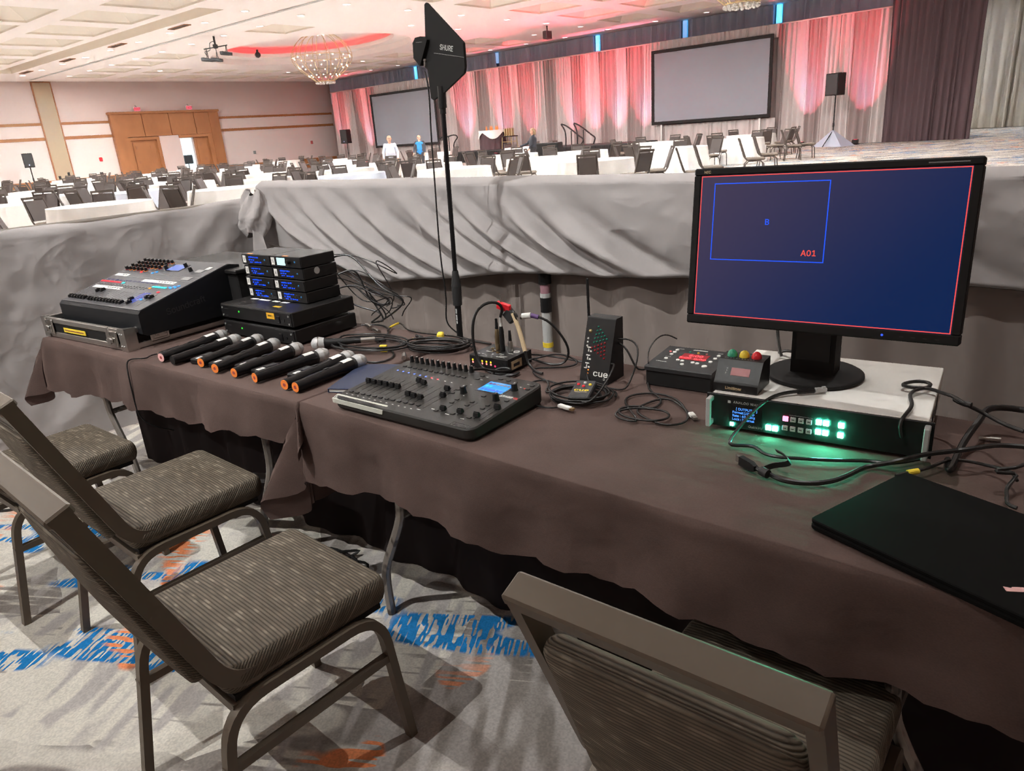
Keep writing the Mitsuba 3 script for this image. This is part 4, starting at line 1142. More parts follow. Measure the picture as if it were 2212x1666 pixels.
def bar_path(x, sect):
    P = arc_path([(x, 0.02, 0.437), (x, -0.195, 0.437), (x, -0.39, 0.925)], 0.075, 9)
    V = []
    for k, p in enumerate(P):
        a, b = P[max(0, k - 1)], P[min(len(P) - 1, k + 1)]
        t = (np.array(b) - a) / np.linalg.norm(np.array(b) - a)
        nrm = np.array([0, -t[2], t[1]])
        V.append([np.array(p) + q[0] * np.array([1, 0, 0]) + q[1] * nrm * (0.62 if k < 2 else 1.0) for q in sect])
    V = np.array(V).reshape(-1, 3)
    F = []
    for k in range(len(P) - 1):
        for i in range(4):
            j = (i + 1) % 4
            F += [(4 * k + i, 4 * k + j, 4 * k + 4 + j), (4 * k + i, 4 * k + 4 + j, 4 * k + 4 + i)]
    n = 4 * (len(P) - 1)
    F += [(2, 1, 0), (3, 2, 0), (n, n + 1, n + 2), (n, n + 2, n + 3)]
    m = trimesh.Trimesh(V, np.array(F), process=False)
    m.fix_normals()
    return m


near_chair((-1.462, 0.640, 0), 0.5, 'brown banquet chair nearest the viewer on the left, ribbed seat fully in view', 1.012)
near_chair((-2.245, 0.760, 0), 1.0, 'brown banquet chair behind the nearest left one, pushed towards the left table')
near_chair((-2.915, 0.625, 0), 4.0, 'brown banquet chair farthest left, mostly hidden by the other chair backs')
near_chair((-0.402, 0.995, 0), 3.8, 'brown banquet chair seen from behind at the right, tucked under the right table', 0.96)
# ---------------------------------------------------------------- equipment on the left table
ZT0 = ZTB + 0.003      # cloth surface the things stand on
BLUE_LED, GREEN_LED, RED_LED, AMBER_LED, CYAN_LED = (0.01, 0.10, 1.5), (0.05, 1.4, 0.12), (1.6, 0.05, 0.08), (1.6, 0.45, 0.03), (0.05, 1.1, 1.1)
FACE = frm((0, 0, 0), ux=(1, 0, 0), uy=(0, 0, 1))          # local xy plane stood up, facing -y


def face(x, y, z):
    return frm((x, y, z), ux=(1, 0, 0), uy=(0, 0, 1))


def dome(r, h, n=12):
    return lathe([(r, 0), (r * 0.92, h * 0.4), (r * 0.7, h * 0.75), (r * 0.35, h * 0.95), (0, h)], n)


def rbox(w, d, h, r=0.01, b=0.002):
    p = sbox(r, r, w - r, d - r).buffer(r, quad_segs=4)
    q = p.buffer(-b)
    V = np.vstack([np.c_[np.array(s.exterior.coords)[:-1], np.full(len(s.exterior.coords) - 1, z)] for s, z in ((q, 0), (p, b), (p, h - b), (q, h))])
    return hull(V)


# road case tray under the console
CW, CD, CH = 0.70, 0.53, 0.090
case = thing('road_case', 'open black flight case base with aluminium edges under the mixing console', 'road case', frm((-3.735, 0.925, ZT0), 7.5))
case.add('tray', cat(box(0.004, CW - 0.004, 0.004, CD - 0.004, 0.006, 0.02), box(0.004, CW - 0.004, 0.004, 0.014, 0.02, CH - 0.004), box(0.004, CW - 0.004, CD - 0.014, CD - 0.004, 0.02, CH - 0.004),
                     box(0.004, 0.014, 0.014, CD - 0.014, 0.02, CH - 0.004), box(CW - 0.014, CW - 0.004, 0.014, CD - 0.014, 0.02, CH - 0.004)), 'm_black_matte', False)
case.add('foam', box(0.03, CW - 0.03, 0.03, CD - 0.03, 0.02, 0.045, 0.004), 'm_black_matte')
for z0, z1 in ((0.0, 0.026), (CH - 0.024, CH)):
    for a in (box(0.02, CW - 0.02, 0, 0.018, z0, z1, 0.003), box(0.02, CW - 0.02, CD - 0.018, CD, z0, z1, 0.003), box(0, 0.018, 0.02, CD - 0.02, z0, z1, 0.003), box(CW - 0.018, CW, 0.02, CD - 0.02, z0, z1, 0.003)):
        case.add('edge_rail', a, 'm_alu')
for x, y in ((0, 0), (CW, 0), (0, CD), (CW, CD)):
    sx, sy = (1 if x == 0 else -1), (1 if y == 0 else -1)
    cc = case.add('corner_cap', cat(hull([(x - sx * 0.004, y - sy * 0.004, z) for z in (0.0, CH + 0.004)] + [(x + sx * 0.045, y - sy * 0.004, z) for z in (0.0, CH + 0.003)] + [(x - sx * 0.004, y + sy * 0.045, z) for z in (0.0, CH + 0.003)])), 'm_steel')
    for q in (0.018, 0.034):
        for zz in (0.02, 0.07):
            cc.add('rivet', mv(trimesh.creation.icosphere(1, 0.0042), (x + sx * q, y - sy * 0.004, zz)), 'm_light_grey')


def latch(M, n=None):
    l = case.add('latch', mv(cat(box(-0.042, 0.042, -0.006, 0.002, -0.040, 0.030, 0.004), box(-0.030, 0.030, -0.010, -0.004, -0.030, 0.004, 0.003)), M), 'm_steel')
    l.add('latch_wing', mv(cat(cyl((0, -0.006, -0.010), (0, -0.018, -0.010), 0.014, 14), box(-0.024, 0.024, -0.017, -0.011, -0.017, -0.002, 0.002), hull([(-0.012, -0.014, 0.0), (0.012, -0.014, 0.0), (-0.008, -0.016, 0.045), (0.008, -0.016, 0.045), (0, -0.008, 0.05)])), M), 'm_steel')


latch(frm((0.60, -0.002, 0.050)))
latch(frm((0.055, -0.002, 0.055)))
latch(frm((CW + 0.002, 0.14, 0.055), 90))
case.add('name_tape', box(0.185, 0.375, -0.0022, -0.0004, 0.035, 0.055), 'm_yellow', False, label='yellow name tape')
case.add('name_tape_print', box(0.20, 0.36, -0.0030, -0.0020, 0.042, 0.047), 'm_wood_dark', False)

# digital mixing console
MW, MD, MF, MB = 0.655, 0.50, 0.105, 0.215
MC = frm((-3.665, 0.990, ZT0 + 0.050), 7.5)
mx = thing('mixing_console', 'black digital mixing console with lit buttons sitting in the open flight case', 'mixing console', MC)
side = Polygon([(0.0, 0.012), (0.0, MF - 0.012), (0.012, MF), (MD - 0.05, MB), (MD, MB - 0.01), (MD, 0.05), (MD - 0.02, 0.0), (0.02, 0.0)])
body = mv(extrude(side, MW), frm((0, 0, 0), ux=(0, 1, 0), uy=(0, 0, 1)))
mx.add('body', body, 'm_mixer_side', 30)
SL = math.hypot(MD - 0.062, MB - MF)
MS = MC @ frm((0, 0.012, MF + 0.001), ux=(1, 0, 0), uy=(0, MD - 0.062, MB - MF))


def ms(s, t, z=0.0):
    return (0.012 + s * (MW - 0.024), 0.004 + t * (SL - 0.008), z)


sf = Node(mx.key, MS)
sf.add('control_surface', box(0.004, MW - 0.004, 0.0, SL, 0.0, 0.0015), 'm_mixer', False)
for t in (0.575, 0.665):
    sf.add('divider', box(0.01, MW - 0.01, t * SL, t * SL + 0.002, 0.0015, 0.0022), 'm_grey', False)
for s0, s1, t, tag_ in ((0.03, 0.40, 0.325, 0), (0.46, 0.86, 0.525, 1), (0.01, 0.18, 0.60, 2)):
    a, b = ms(s0, t), ms(s1, t)
    tp_ = sf.add('scribble_strip', box(a[0], b[0], a[1] - 0.011, a[1] + 0.011, 0.0015, 0.0025), 'm_label', False)
    for j in range(6 if tag_ < 2 else 2):
        x0 = a[0] + (b[0] - a[0]) * (0.5 + j * 0.085 if tag_ < 2 else 0.55 + 0.2 * j)
        if x0 < b[0] - 0.01:
            tp_.add('ink_mark', box(x0, x0 + 0.012, a[1] - 0.003, a[1] + 0.004, 0.0025, 0.0029), 'm_dark_grey', False)
FAD = [(0.02 + 0.0395 * k, 0.075) for k in range(6)] + [(0.29 + 0.041 * k, 0.072) for k in range(11)] + [(0.735, 0.15), (0.775, 0.09), (0.86, 0.215), (0.90, 0.22), (0.20, 0.235), (0.245, 0.25)]
for s, t in FAD:
    x, y, _ = ms(s, t)
    sf.add('fader_slot', box(x - 0.0011, x + 0.0011, ms(0, 0.05)[1], ms(0, 0.29)[1], 0.0014, 0.0019), 'm_black', False)
    sf.add('fader_cap', cat(hull([(x - 0.0065, y - 0.012, 0.003), (x + 0.0065, y - 0.012, 0.003), (x - 0.0065, y + 0.012, 0.003), (x + 0.0065, y + 0.012, 0.003), (x - 0.0055, y - 0.010, 0.013), (x + 0.0055, y - 0.010, 0.013), (x - 0.0055, y + 0.010, 0.013), (x + 0.0055, y + 0.010, 0.013)]), box(x - 0.005, x + 0.005, y - 0.002, y + 0.002, 0.013, 0.0155)), 'm_black')
for q in range(3):
    x, y, _ = ms(0.735 + 0.03 * q, 0.2)
    sf.add('lit_fader_strip', box(x, x + 0.006, y - 0.045, y + 0.045, 0.0016, 0.0022), 'm_panel', False, glow=emit((0.03, 0.10, 0.9), 0.01))
for nm, col_, pts, sz in (('red_buttons', RED_LED, [(0.0 + 0.035 * k, 0.44) for k in range(8)] + [(0.863, 0.33), (0.256, 0.685)], 0.0065), ('cyan_buttons', CYAN_LED, [(0.30, 0.435)] + [(0.71 + 0.035 * k, 0.42) for k in range(5)], 0.0075),
                          ('blue_buttons', (0.05, 0.5, 1.6), [(0.885, 0.44), (0.92, 0.46), (0.95, 0.48), (0.91, 0.425), (0.945, 0.445), (0.405, 0.685), (0.43, 0.715), (0.83, 0.17)], 0.006), ('orange_button', AMBER_LED, [(0.70, 0.385)], 0.006)):
    sf.add(nm, cat([box(ms(s, t)[0] - sz, ms(s, t)[0] + sz, ms(s, t)[1] - sz * 0.8, ms(s, t)[1] + sz * 0.8, 0.0014, 0.0045, 0.001) for s, t in pts]), 'm_panel', False, glow=emit(col_, 0.02), kind='stuff')
sf.add('channel_displays', cat([box(ms(0.02 + 0.058 * k, 0.48)[0], ms(0.02 + 0.058 * k, 0.48)[0] + 0.022, ms(0, 0.475)[1], ms(0, 0.50)[1], 0.0014, 0.0022) for k in range(12)]), 'm_panel', False, glow=emit((0.02, 0.02, 0.13), 0.01), kind='stuff')
sf.add('small_buttons', cat([box(ms(0.02 + 0.0395 * k, tt)[0] - 0.004, ms(0.02 + 0.0395 * k, tt)[0] + 0.004, ms(0, tt)[1] - 0.003, ms(0, tt)[1] + 0.003, 0.0014, 0.0040) for k in range(17) for tt in (0.355, 0.385)]), 'm_grey', False, kind='stuff')
for r in range(4):
    for k in range(9 if r else 6):
        s, t = 0.02 + 0.052 * k + 0.01 * r, 0.725 + 0.068 * r
        if s > 0.44:
            continue
        x, y, _ = ms(s, t)
        kb = sf.add('encoder_knob', mv(lathe([(0, 0.0035), (0.0075, 0.0035), (0.0068, 0.018), (0, 0.018)], 12), (x, y, 0)), 'm_black')
        lit = (k * 7 + r * 5) % 3 != 0
        kb.add('knob_ring', mv(lathe([(0, 0.0015), (0.0098, 0.0015), (0.0096, 0.0035), (0, 0.0035)], 12), (x, y, 0)), 'm_orange' if lit else 'm_red_led_off', glow=None)
for s, t in ((0.64, 0.875), (0.785, 0.79), (0.47, 0.80)):
    x, y, _ = ms(s, t)
    sf.add('encoder_knob', mv(lathe([(0, 0.0015), (0.009, 0.0015), (0.008, 0.020), (0, 0.020)], 14), (x, y, 0)), 'm_black')
a, b = ms(0.49, 0.775), ms(0.645, 0.90)
scn = sf.add('touch_screen_bezel', box(a[0] - 0.008, b[0] + 0.008, a[1] - 0.008, b[1] + 0.008, 0.0015, 0.0026), 'm_black_gloss', False)
scn.add('touch_screen', box(a[0], b[0], a[1], b[1], 0.0026, 0.0030), 'm_panel', False, glow=emit((0.16, 0.26, 0.75), 0.03))
for s, t, w_ in ((0.84, 0.63, 0.06), (0.84, 0.80, 0.05), (0.90, 0.87, 0.03)):
    x, y, _ = ms(s, t)
    sf.add('connector_panel', box(x, x + w_, y - 0.014, y + 0.014, 0.0014, 0.0035, 0.001), 'm_light_grey' if w_ < 0.04 else 'm_grey')
sm = Node(mx.key, MC)
sm.add('side_lettering', text('Soundcraft', 0.026, frm((MW + 0.0005, 0.21, 0.085), ux=(0, 1, 0.10), uy=(0, 0, 1)), 0.0004), 'm_dark_grey', False)

# flat black lid on a black rack sleeve behind the console
lid_px = [(-3.771, 1.512, 0.985), (-3.793, 1.762, 0.985), (-3.263, 1.739, 0.985), (-3.138, 1.444, 0.985)]
bx = thing('rack_sleeve', 'flat black rack sleeve standing behind the mixing console', 'rack case', frm((-3.60, 1.46, ZT0), 5.0))
bx.add('body', box(0.0, 0.60, 0.0, 0.34, 0.0, 0.225, 0.004), 'm_black_matte')
bx.add('lid', box(-0.01, 0.61, -0.012, 0.352, 0.226, 0.245, 0.004), 'm_rack')
bx.add('lid_recess', box(0.24, 0.33, 0.03, 0.06, 0.2452, 0.2462), 'm_black', False)
bx.add('front_strip', box(0.05, 0.30, -0.016, -0.010, 0.200, 0.222), 'm_grey', False)

# two rack units
def rack_unit(z, lab, upper):
    M = frm((-2.925, 1.372, z), 5.0)
    u = thing('rack_unit', lab, 'rack unit', M)
    W, D, Hh = 0.483, 0.315, 0.064
    u.add('body', box(0.0, W, 0.004, D, 0.006, Hh, 0.003), 'm_rack')
    u.add('front_panel', box(0.006, W - 0.006, 0.0, 0.004, 0.008, Hh - 0.004, 0.001), 'm_black')
    u.add('side_recess', box(W - 0.0005, W + 0.0012, 0.10, 0.235, 0.018, 0.05), 'm_black_gloss', False)
    for x, y in ((0.03, 0.03), (W - 0.03, 0.03), (0.03, D - 0.03), (W - 0.03, D - 0.03)):
        u.add('foot', cyl((x, y, 0.0), (x, y, 0.0065), 0.012, 10), 'm_black')
    for x in (0.018, W - 0.018):
        for zz in (0.018, Hh - 0.015):
            u.add('screw', cyl((x, 0.0005, zz), (x, -0.0025, zz), 0.0042, 8), 'm_grey')
    u.add('power_light', mv(dome(0.0040, 0.0025), face(0.135, -0.0005, 0.040)), 'm_panel', glow=emit((0.06, 1.2, 0.06), 0.01), label='green power light')
    u.add('power_switch', box(W - 0.095, W - 0.075, -0.004, 0.0, 0.016, 0.046, 0.002), 'm_black_gloss')
    u.add('jack', cyl((W - 0.052, 0.001, 0.03), (W - 0.052, -0.002, 0.03), 0.006, 10), 'm_black_gloss')
    u.add('print', cat(box(0.03, 0.06, -0.0008, 0.0, 0.044, 0.0465), box(0.03, 0.05, -0.0008, 0.0, 0.016, 0.018)), 'm_dark_grey', False)
    if upper:
        lb = u.add('amber_label', box(W - 0.158, W - 0.108, -0.0012, 0.0, 0.030, 0.054), 'm_amber_label', False, label='amber label')
        lb.add('label_print', text('PWR 1', 0.007, face(W - 0.133, -0.0013, 0.042)), 'm_black', False)
        u.add('amber_label', mv(box(-0.022, 0.022, -0.008, 0.008, Hh, Hh + 0.0006), (0.325, 0.055, 0)), 'm_amber_label', False, label='amber sticker on top')
        for k, x in enumerate((0.085, 0.135, 0.168, 0.232, 0.292)):
            u.add('paper_label', mv(box(-0.021, 0.021, -0.009, 0.009, Hh, Hh + 0.0005), frm((x, 0.118, 0), 3 * (-1) ** k)), 'm_label', False)


rack_unit(ZT0, 'lower of two black rack units beside the mixing console', False)
rack_unit(ZT0 + 0.0705, 'upper black rack unit with amber label, carrying the wireless receivers', True)

# eight half-rack wireless receivers, four high and two wide
ZREC = ZT0 + 0.0705 + 0.0645
NAMES = ['topmost', 'second from top', 'third from top', 'bottom']
r_ = np.random.default_rng(11)
for row in range(4):
    for colm in range(2):
        M = frm((-2.905, 1.500, ZREC + 0.0475 * (3 - row)), 5.0) @ frm((0.198 * colm, 0.004 * (row % 2), 0))
        bright = row == 0 and colm == 1
        u = thing('wireless_receiver', f'black wireless receiver with {"bright white" if bright else "blue"} display, {NAMES[row]} in the {("left", "right")[colm]} stack', 'receiver', M, 'stacked wireless receivers')
        u.add('body', box(0.0, 0.195, 0.003, 0.172, 0.002, 0.046, 0.002), 'm_rack')
        u.add('front_panel', box(0.001, 0.194, 0.0, 0.003, 0.003, 0.045, 0.001), 'm_black')
        for x in (0.02, 0.175):
            u.add('foot', box(x - 0.01, x + 0.01, 0.02, 0.15, 0.0, 0.0025), 'm_black', False)
        u.add('paper_label', box(0.008, 0.030, -0.0008, 0.0, 0.010, 0.040), 'm_label', False, label='white paper label')
        u.add('label_number', text(str(1 + row + 4 * colm), 0.012, face(0.019, -0.0009, 0.025), 0.0003), 'm_grey', False)
        if bright:
            u.add('display', box(0.045, 0.098, -0.0010, 0.0, 0.010, 0.040), 'm_panel', False, glow=emit((0.75, 1.25, 1.3), 0.02), label='bright white display')
            u.add('knob', mv(lathe([(0, 0), (0.010, 0), (0.0085, 0.014), (0, 0.014)], 14), face(0.125, -0.0005, 0.026)), 'm_black')
        else:
            bars = []
            for zz, xs in ((0.034, (0.050, 0.060, 0.068, 0.078, 0.092, 0.106)), (0.023, (0.050, 0.066, 0.078)), (0.014, (0.056, 0.068, 0.088, 0.101, 0.114, 0.126))):
                for x in xs:
                    bars.append(box(x, x + r_.uniform(0.006, 0.012), -0.0010, 0.0, zz - r_.uniform(0.0015, 0.0035), zz + r_.uniform(0.0012, 0.0035)))
            u.add('display_glyphs', cat(bars), 'm_panel', False, glow=emit(BLUE_LED, 0.01), label='blue lit display characters', kind='stuff')
        u.add('button', mv(dome(0.0042, 0.002), face(0.160, -0.0002, 0.026)), 'm_blue_shirt')
        if colm == 1 and row == 1:
            u.add('round_sticker', cyl((0.1949, 0.07, 0.030), (0.1956, 0.07, 0.030), 0.014, 18), 'm_light_grey', label='pale round sticker')
        if row == 0:
            u.add('tag', box(0.036 + 0.04 * colm, 0.068 + 0.04 * colm, 0.004, 0.016, 0.046, 0.0468), 'm_orange', False, label='orange tag')
            u.add('rear_jack', cyl((0.16, 0.17, 0.028), (0.16, 0.195, 0.028), 0.008, 10), 'm_steel')


# handheld microphones and belt packs laid out side by side
def handheld(tail, head, lab, cap, body_mat='m_black_gloss', wired=False):
    tail, head = np.array(tail, float), np.array(head, float)
    d = (head - tail)[:2]
    M = frm((tail[0], tail[1], ZT0 + 0.0205), math.degrees(math.atan2(d[1], d[0]))) @ frm((0, 0, 0), ux=(1, 0, 0.014), uy=(0, 1, 0))
    A = M @ frm((0, 0, 0), ux=(0, 1, 0), uy=(0, 0, 1))                  # local z of A runs along the microphone
    m = thing('microphone', lab, 'microphone', A, 'microphones in a row')
    L = float(np.linalg.norm(d))
    if wired:
        m.add('handle', lathe([(0, 0), (0.0115, 0), (0.0115, 0.02), (0.0105, 0.022), (0.0185, 0.13), (0.0215, 0.135), (0.0, 0.136)], 20), 'm_black')
        m.add('grille', lathe([(0.0215, 0.136), (0.0225, 0.142), (0.0262, 0.157), (0.0262, 0.161), (0.024, 0.172), (0.018, 0.181), (0.009, 0.186), (0, 0.187)], 24), 'm_grille', 40, uv=None)
        m.add('ring', lathe([(0.0264, 0.156), (0.0270, 0.157), (0.0270, 0.161), (0.0264, 0.162)], 24), 'm_steel')
        m.add('plug', lathe([(0, -0.055), (0.008, -0.055), (0.0095, -0.05), (0.0095, 0.0), (0, 0)], 14), 'm_steel', label='metal cable plug')
        return m
    h = L - 0.030
    m.add('handle', lathe([(0, 0.0), (0.0170, 0.0), (0.0178, 0.003), (0.0178, 0.045), (0.0186, 0.047), (0.0198, h * 0.72), (0.0235, h * 0.83), (0.0235, h - 0.004), (0.0, h - 0.003)], 22), body_mat)
    m.add('tail_cap', lathe([(0.0165, -0.0012), (0.0165, 0.0), (0.0, 0.0)][::-1] + [(0, -0.0012)], 18) if False else cyl((0, 0, -0.0014), (0, 0, 0.001), 0.0165, 18), cap, label={'m_orange': 'orange end cap', 'm_pink_tape': 'pink end cap'}.get(cap))
    if cap != 'm_black':
        m.add('cap_print', cyl((0, 0, -0.0022), (0, 0, -0.0012), 0.006, 10), 'm_red_dim')
    m.add('collar', lathe([(0.0238, h - 0.004), (0.0246, h - 0.002), (0.0246, h + 0.003), (0.0238, h + 0.005)], 22), 'm_dark_grey')
    g = lathe([(0.0222, h + 0.002), (0.0238, h + 0.012), (0.0256, h + 0.024), (0.0258, h + 0.030), (0.0235, h + 0.043), (0.0175, h + 0.053), (0.009, h + 0.058), (0, h + 0.0595)], 24)
    uv = np.c_[np.arctan2(g.vertices[:, 1], g.vertices[:, 0]) / math.pi, g.vertices[:, 2] * 15]
    m.add('grille', g, 'm_grille', True, uv=uv)
    m.add('grille_band', lathe([(0.0258, h + 0.0265), (0.0265, h + 0.0275), (0.0265, h + 0.031), (0.0257, h + 0.032)], 24), 'm_alu')
    a = np.linspace(0.15, 1.3, 7)
    m.add('paper_label', cat(grid(lambda q, z: (0.0239 * math.sin(q - 0.75), 0.0239 * math.cos(q - 0.75), z), a, [h * 0.80, h - 0.006])), 'm_label', 40, label='white paper label')
    m.add('switch', box(-0.004, 0.004, 0.0185, 0.0215, h * 0.5, h * 0.58, 0.001), 'm_dark_grey')
    return m


MP = [(-2.744, 1.022, 0.758), (-2.817, 1.3, 0.758), (-2.662, 1.029, 0.758), (-2.694, 1.294, 0.758), (-2.527, 1.072, 0.758), (-2.605, 1.341, 0.758), (-2.406, 1.065, 0.758), (-2.482, 1.34, 0.758), (-2.292, 1.076, 0.758), (-2.341, 1.351, 0.758), (-2.173, 1.086, 0.758), (-2.181, 1.355, 0.758), (-2.013, 1.1, 0.758), (-2.066, 1.383, 0.758), (-1.958, 1.105, 0.758), (-1.99, 1.375, 0.758)]
ORD = ['first', 'second', 'third', 'fourth', 'fifth', 'sixth', 'seventh', 'eighth']
CAPN = ['m_pink_tape', 'm_black'] + ['m_orange'] * 6
for i in range(8):
    what = {0: 'with pale pink end cap', 1: 'with plain black end'}.get(i, 'with orange end cap')
    handheld(MP[2 * i], MP[2 * i + 1], f'black wireless microphone {what}, {ORD[i]} from the left in the row', CAPN[i])
wm = handheld((-2.222, 1.560, 0), (-2.365, 1.402, 0), 'wired handheld microphone with large silver head lying behind the row', 'm_black', wired=True)
BP = [(-2.812, 1.078, 0.765), (-2.705, 1.085, 0.765), (-2.594, 1.102, 0.765), (-2.48, 1.116, 0.765), (-2.359, 1.152, 0.765), (-2.245, 1.15, 0.765), (-2.088, 1.196, 0.765)]
for i, p in enumerate(BP):
    a, b = np.array(MP[2 * min(i, 6)]), np.array(MP[2 * min(i, 6) + 1])
    yaw = math.degrees(math.atan2((b - a)[1], (b - a)[0]))
    M = frm((p[0], p[1], ZT0), yaw)
    b = thing('belt_pack', f'black belt pack with white label, {ORD[i]} from the left between the microphones', 'transmitter', M, 'belt packs between the microphones')
    b.add('body', box(-0.022, 0.072, -0.032, 0.032, 0.0, 0.021, 0.004), 'm_black')
    b.add('paper_label', box(-0.014, 0.013, -0.009, 0.010, 0.021, 0.0216), 'm_label', False, label='white label')
    b.add('label_print', box(-0.008, 0.008, -0.002, 0.003, 0.0216, 0.0219), 'm_grey', False)
    b.add('clip', cat(box(0.02, 0.06, -0.010, 0.010, 0.0225, 0.0245, 0.0008), box(0.055, 0.06, -0.010, 0.010, 0.0205, 0.0235)), 'm_dark_grey')
    b.add('antenna', tube([(0.072, 0.02, 0.014), (0.095, 0.026, 0.012), (0.115, 0.012, 0.006), (0.100, -0.005, 0.004)], 0.0022, 6, 0.008), 'm_cable', 40)


# ---------------------------------------------------------------- cables
def cable(name, lab, pts, r=0.0035, group=None, mat='m_cable', category='cable', n=7, step=0.012):
    c = thing(name, lab, category, None, group)
    c.add('lead', tube(pts, r, n, step), mat, 50)
    return c


def coil(c, rx, ry, turns, seed, yaw=0.0, z=ZT0 + 0.004, dz=0.004, jit=0.012, n=14, start=0.0):
    r = np.random.default_rng(seed)
    P = []
    for k in range(int(turns * n) + 1):
        a = start + k * 2 * math.pi / n
        f = 1 + 0.10 * math.sin(a * 0.37 + seed) + r.normal() * jit
        x, y = rx * f * math.cos(a), ry * f * math.sin(a)
        cy_, sy_ = math.cos(math.radians(yaw)), math.sin(math.radians(yaw))
        ox, oy = 0.012 * math.sin(0.21 * k + seed), 0.012 * math.cos(0.17 * k)
        P.append((c[0] + cy_ * x - sy_ * y + ox, c[1] + sy_ * x + cy_ * y + oy, z + dz * (0.5 + 0.5 * math.sin(a * 0.5 + seed)) * 2 + 0.0012 * k / n * 2))
    return P


def plug(c, p, d, L=0.07, r=0.0085, mat='m_steel', name='plug', label=None):
    d = np.array(d, float) / np.linalg.norm(d)
    p = np.array(p, float)
    return c.add(name, cat(cyl(p, p + d * L * 0.72, r, 12), cyl(p - d * L * 0.28, p, r * 0.55, 10, r * 0.9)), mat, 35, label=label)


zc = ZT0 + 0.004
c_ = cable('microphone_cable', 'black cable of the wired microphone coiled beside the rack units', [(-2.19, 1.59, zc + 0.012), (-2.16, 1.63, zc + 0.008)] + coil((-2.165, 1.56), 0.15, 0.075, 5.2, 3, 20, dz=0.006, start=1.9) + [(-2.002, 1.43, 0.742), (-1.965, 1.468, 0.742), (-1.989, 1.526, 0.742), (-2.075, 1.573, 0.742)])
plug(c_, [(-1.948, 1.542, 0.747)][0], (0.6, -0.55, 0), 0.06)
c_.add('tape_tag', mv(box(-0.014, 0.014, -0.006, 0.006, -0.004, 0.022, 0.002), frm([(-2.064, 1.543, 0.744)][0], 30)), 'm_yellow', label='yellow tape flag')
c_.add('tag_lettering', text('15.0', 0.011, frm(tuple(np.array([(-2.064, 1.543, 0.744)][0]) + [0.0033, -0.0055, 0.009]), ux=(0.866, 0.5, 0), uy=(0, 0, 1))), 'm_black', False)
c_ = cable('instrument_cable', 'black jack cable coiled and bound with a yellow tie near the back of the tables', [(-2.068, 1.703, 0.745), (-2.046, 1.748, 0.745), (-2.007, 1.773, 0.745)] + coil([(-1.905, 1.665, 0.742)][0], 0.115, 0.062, 6, 8, 20, dz=0.007) + [(-1.908, 1.811, 0.742), (-1.818, 1.808, 0.742), (-1.774, 1.807, 0.742)])
plug(c_, [(-2.056, 1.723, 0.748)][0], (-0.8, 0.2, 0), 0.06, 0.007, 'm_black')
plug(c_, [(-2.066, 1.697, 0.748)][0], (-0.8, 0.2, 0), 0.03, 0.0035, 'm_gold', 'jack_tip', 'gold jack tip')
c_.add('cable_tie', mv(box(-0.012, 0.012, -0.02, 0.02, -0.005, 0.02, 0.004), frm([(-1.989, 1.758, 0.748)][0], 40)), 'm_yellow', label='yellow cable tie')
# tangle hanging behind the receivers
r_ = np.random.default_rng(17)
for k in range(11):
    s0 = np.array([-2.52 - 0.36 * r_.random(), 1.70 + 0.02 * r_.random(), ZREC + 0.02 + 0.15 * r_.random()])
    e0 = np.array([-2.50 + 0.16 * r_.random(), 1.80 + 0.12 * r_.random(), ZT0 + 0.006 + (0.10 * r_.random() if k % 3 else 0)])
    sw = np.array([0.08 + 0.14 * r_.random(), 0.06 * r_.random(), 0.05 * r_.normal()])
    pts = [s0, s0 + [0.05, 0.05, 0.005], 0.6 * s0 + 0.4 * e0 + sw * 0.9 + [0, 0, 0.03 * r_.normal()], 0.3 * s0 + 0.7 * e0 + sw + [0, 0, 0.04 * r_.random()], 0.1 * s0 + 0.9 * e0 + sw * 0.35 + 0.02 * r_.normal(size=3) * [1, 1, 0], e0]
    for p in pts:
        p[2] = max(p[2], ZT0 + 0.005)
    if k % 2:
        pts.insert(4, pts[3] + np.array([-0.10, -0.02, 0.07 * r_.random()]))
    cable('receiver_cable', 'thin black cable in the tangle hanging behind the wireless receivers', pts, 0.0024 + 0.0012 * (k % 3 == 0), 'tangled cables behind the receivers', n=6)
c_ = cable('audio_cable', 'black audio cable with two steel plugs right behind the rack units', [(-2.455, 1.737, 0.746), (-2.377, 1.776, 0.746), (-2.263, 1.726, 0.746), (-2.193, 1.641, 0.746), (-2.167, 1.596, 0.746)] , 0.0035)
for a in ((1390, 1190), (1440, 1220)):
    pass
q1, q2 = [(-2.411, 1.734, 0.752), (-2.322, 1.703, 0.752)]
plug(c_, q1, (0.75, -0.25, 0), 0.075, 0.009)
plug(c_, q2, (0.75, -0.25, 0), 0.075, 0.009)
c_ = cable('audio_cable', 'black lead with yellow end sleeve running along the back edge of the tables', [(-2.267, 1.726, 0.748), (-2.312, 1.79, 0.748), (-2.322, 1.829, 0.748), (-2.238, 1.794, 0.748), (-2.146, 1.768, 0.748), (-2.056, 1.78, 0.748), (-1.934, 1.798, 0.748)] + [(-1.889, 1.797, 0.745), (-1.802, 1.793, 0.745), (-1.764, 1.801, 0.745)], 0.003)
c_.add('end_sleeve', tube([(-2.299, 1.766, 0.749), (-2.313, 1.798, 0.749), (-2.321, 1.827, 0.749)], 0.0048, 8, 0.008), 'm_yellow', label='yellow sleeve')
c_ = cable('mixer_lead', 'thin black lead hanging over the front edge of the left table', [(-2.87, 1.058, 0.744), (-2.871, 1.033, 0.744), (-2.852, 1.004, 0.744)] + [(-2.905, 0.960, 0.738), (-2.90, 0.946, 0.70), (-2.885, 0.938, 0.60), (-2.88, 0.95, 0.50), (-2.87, 1.05, 0.42)], 0.0028)

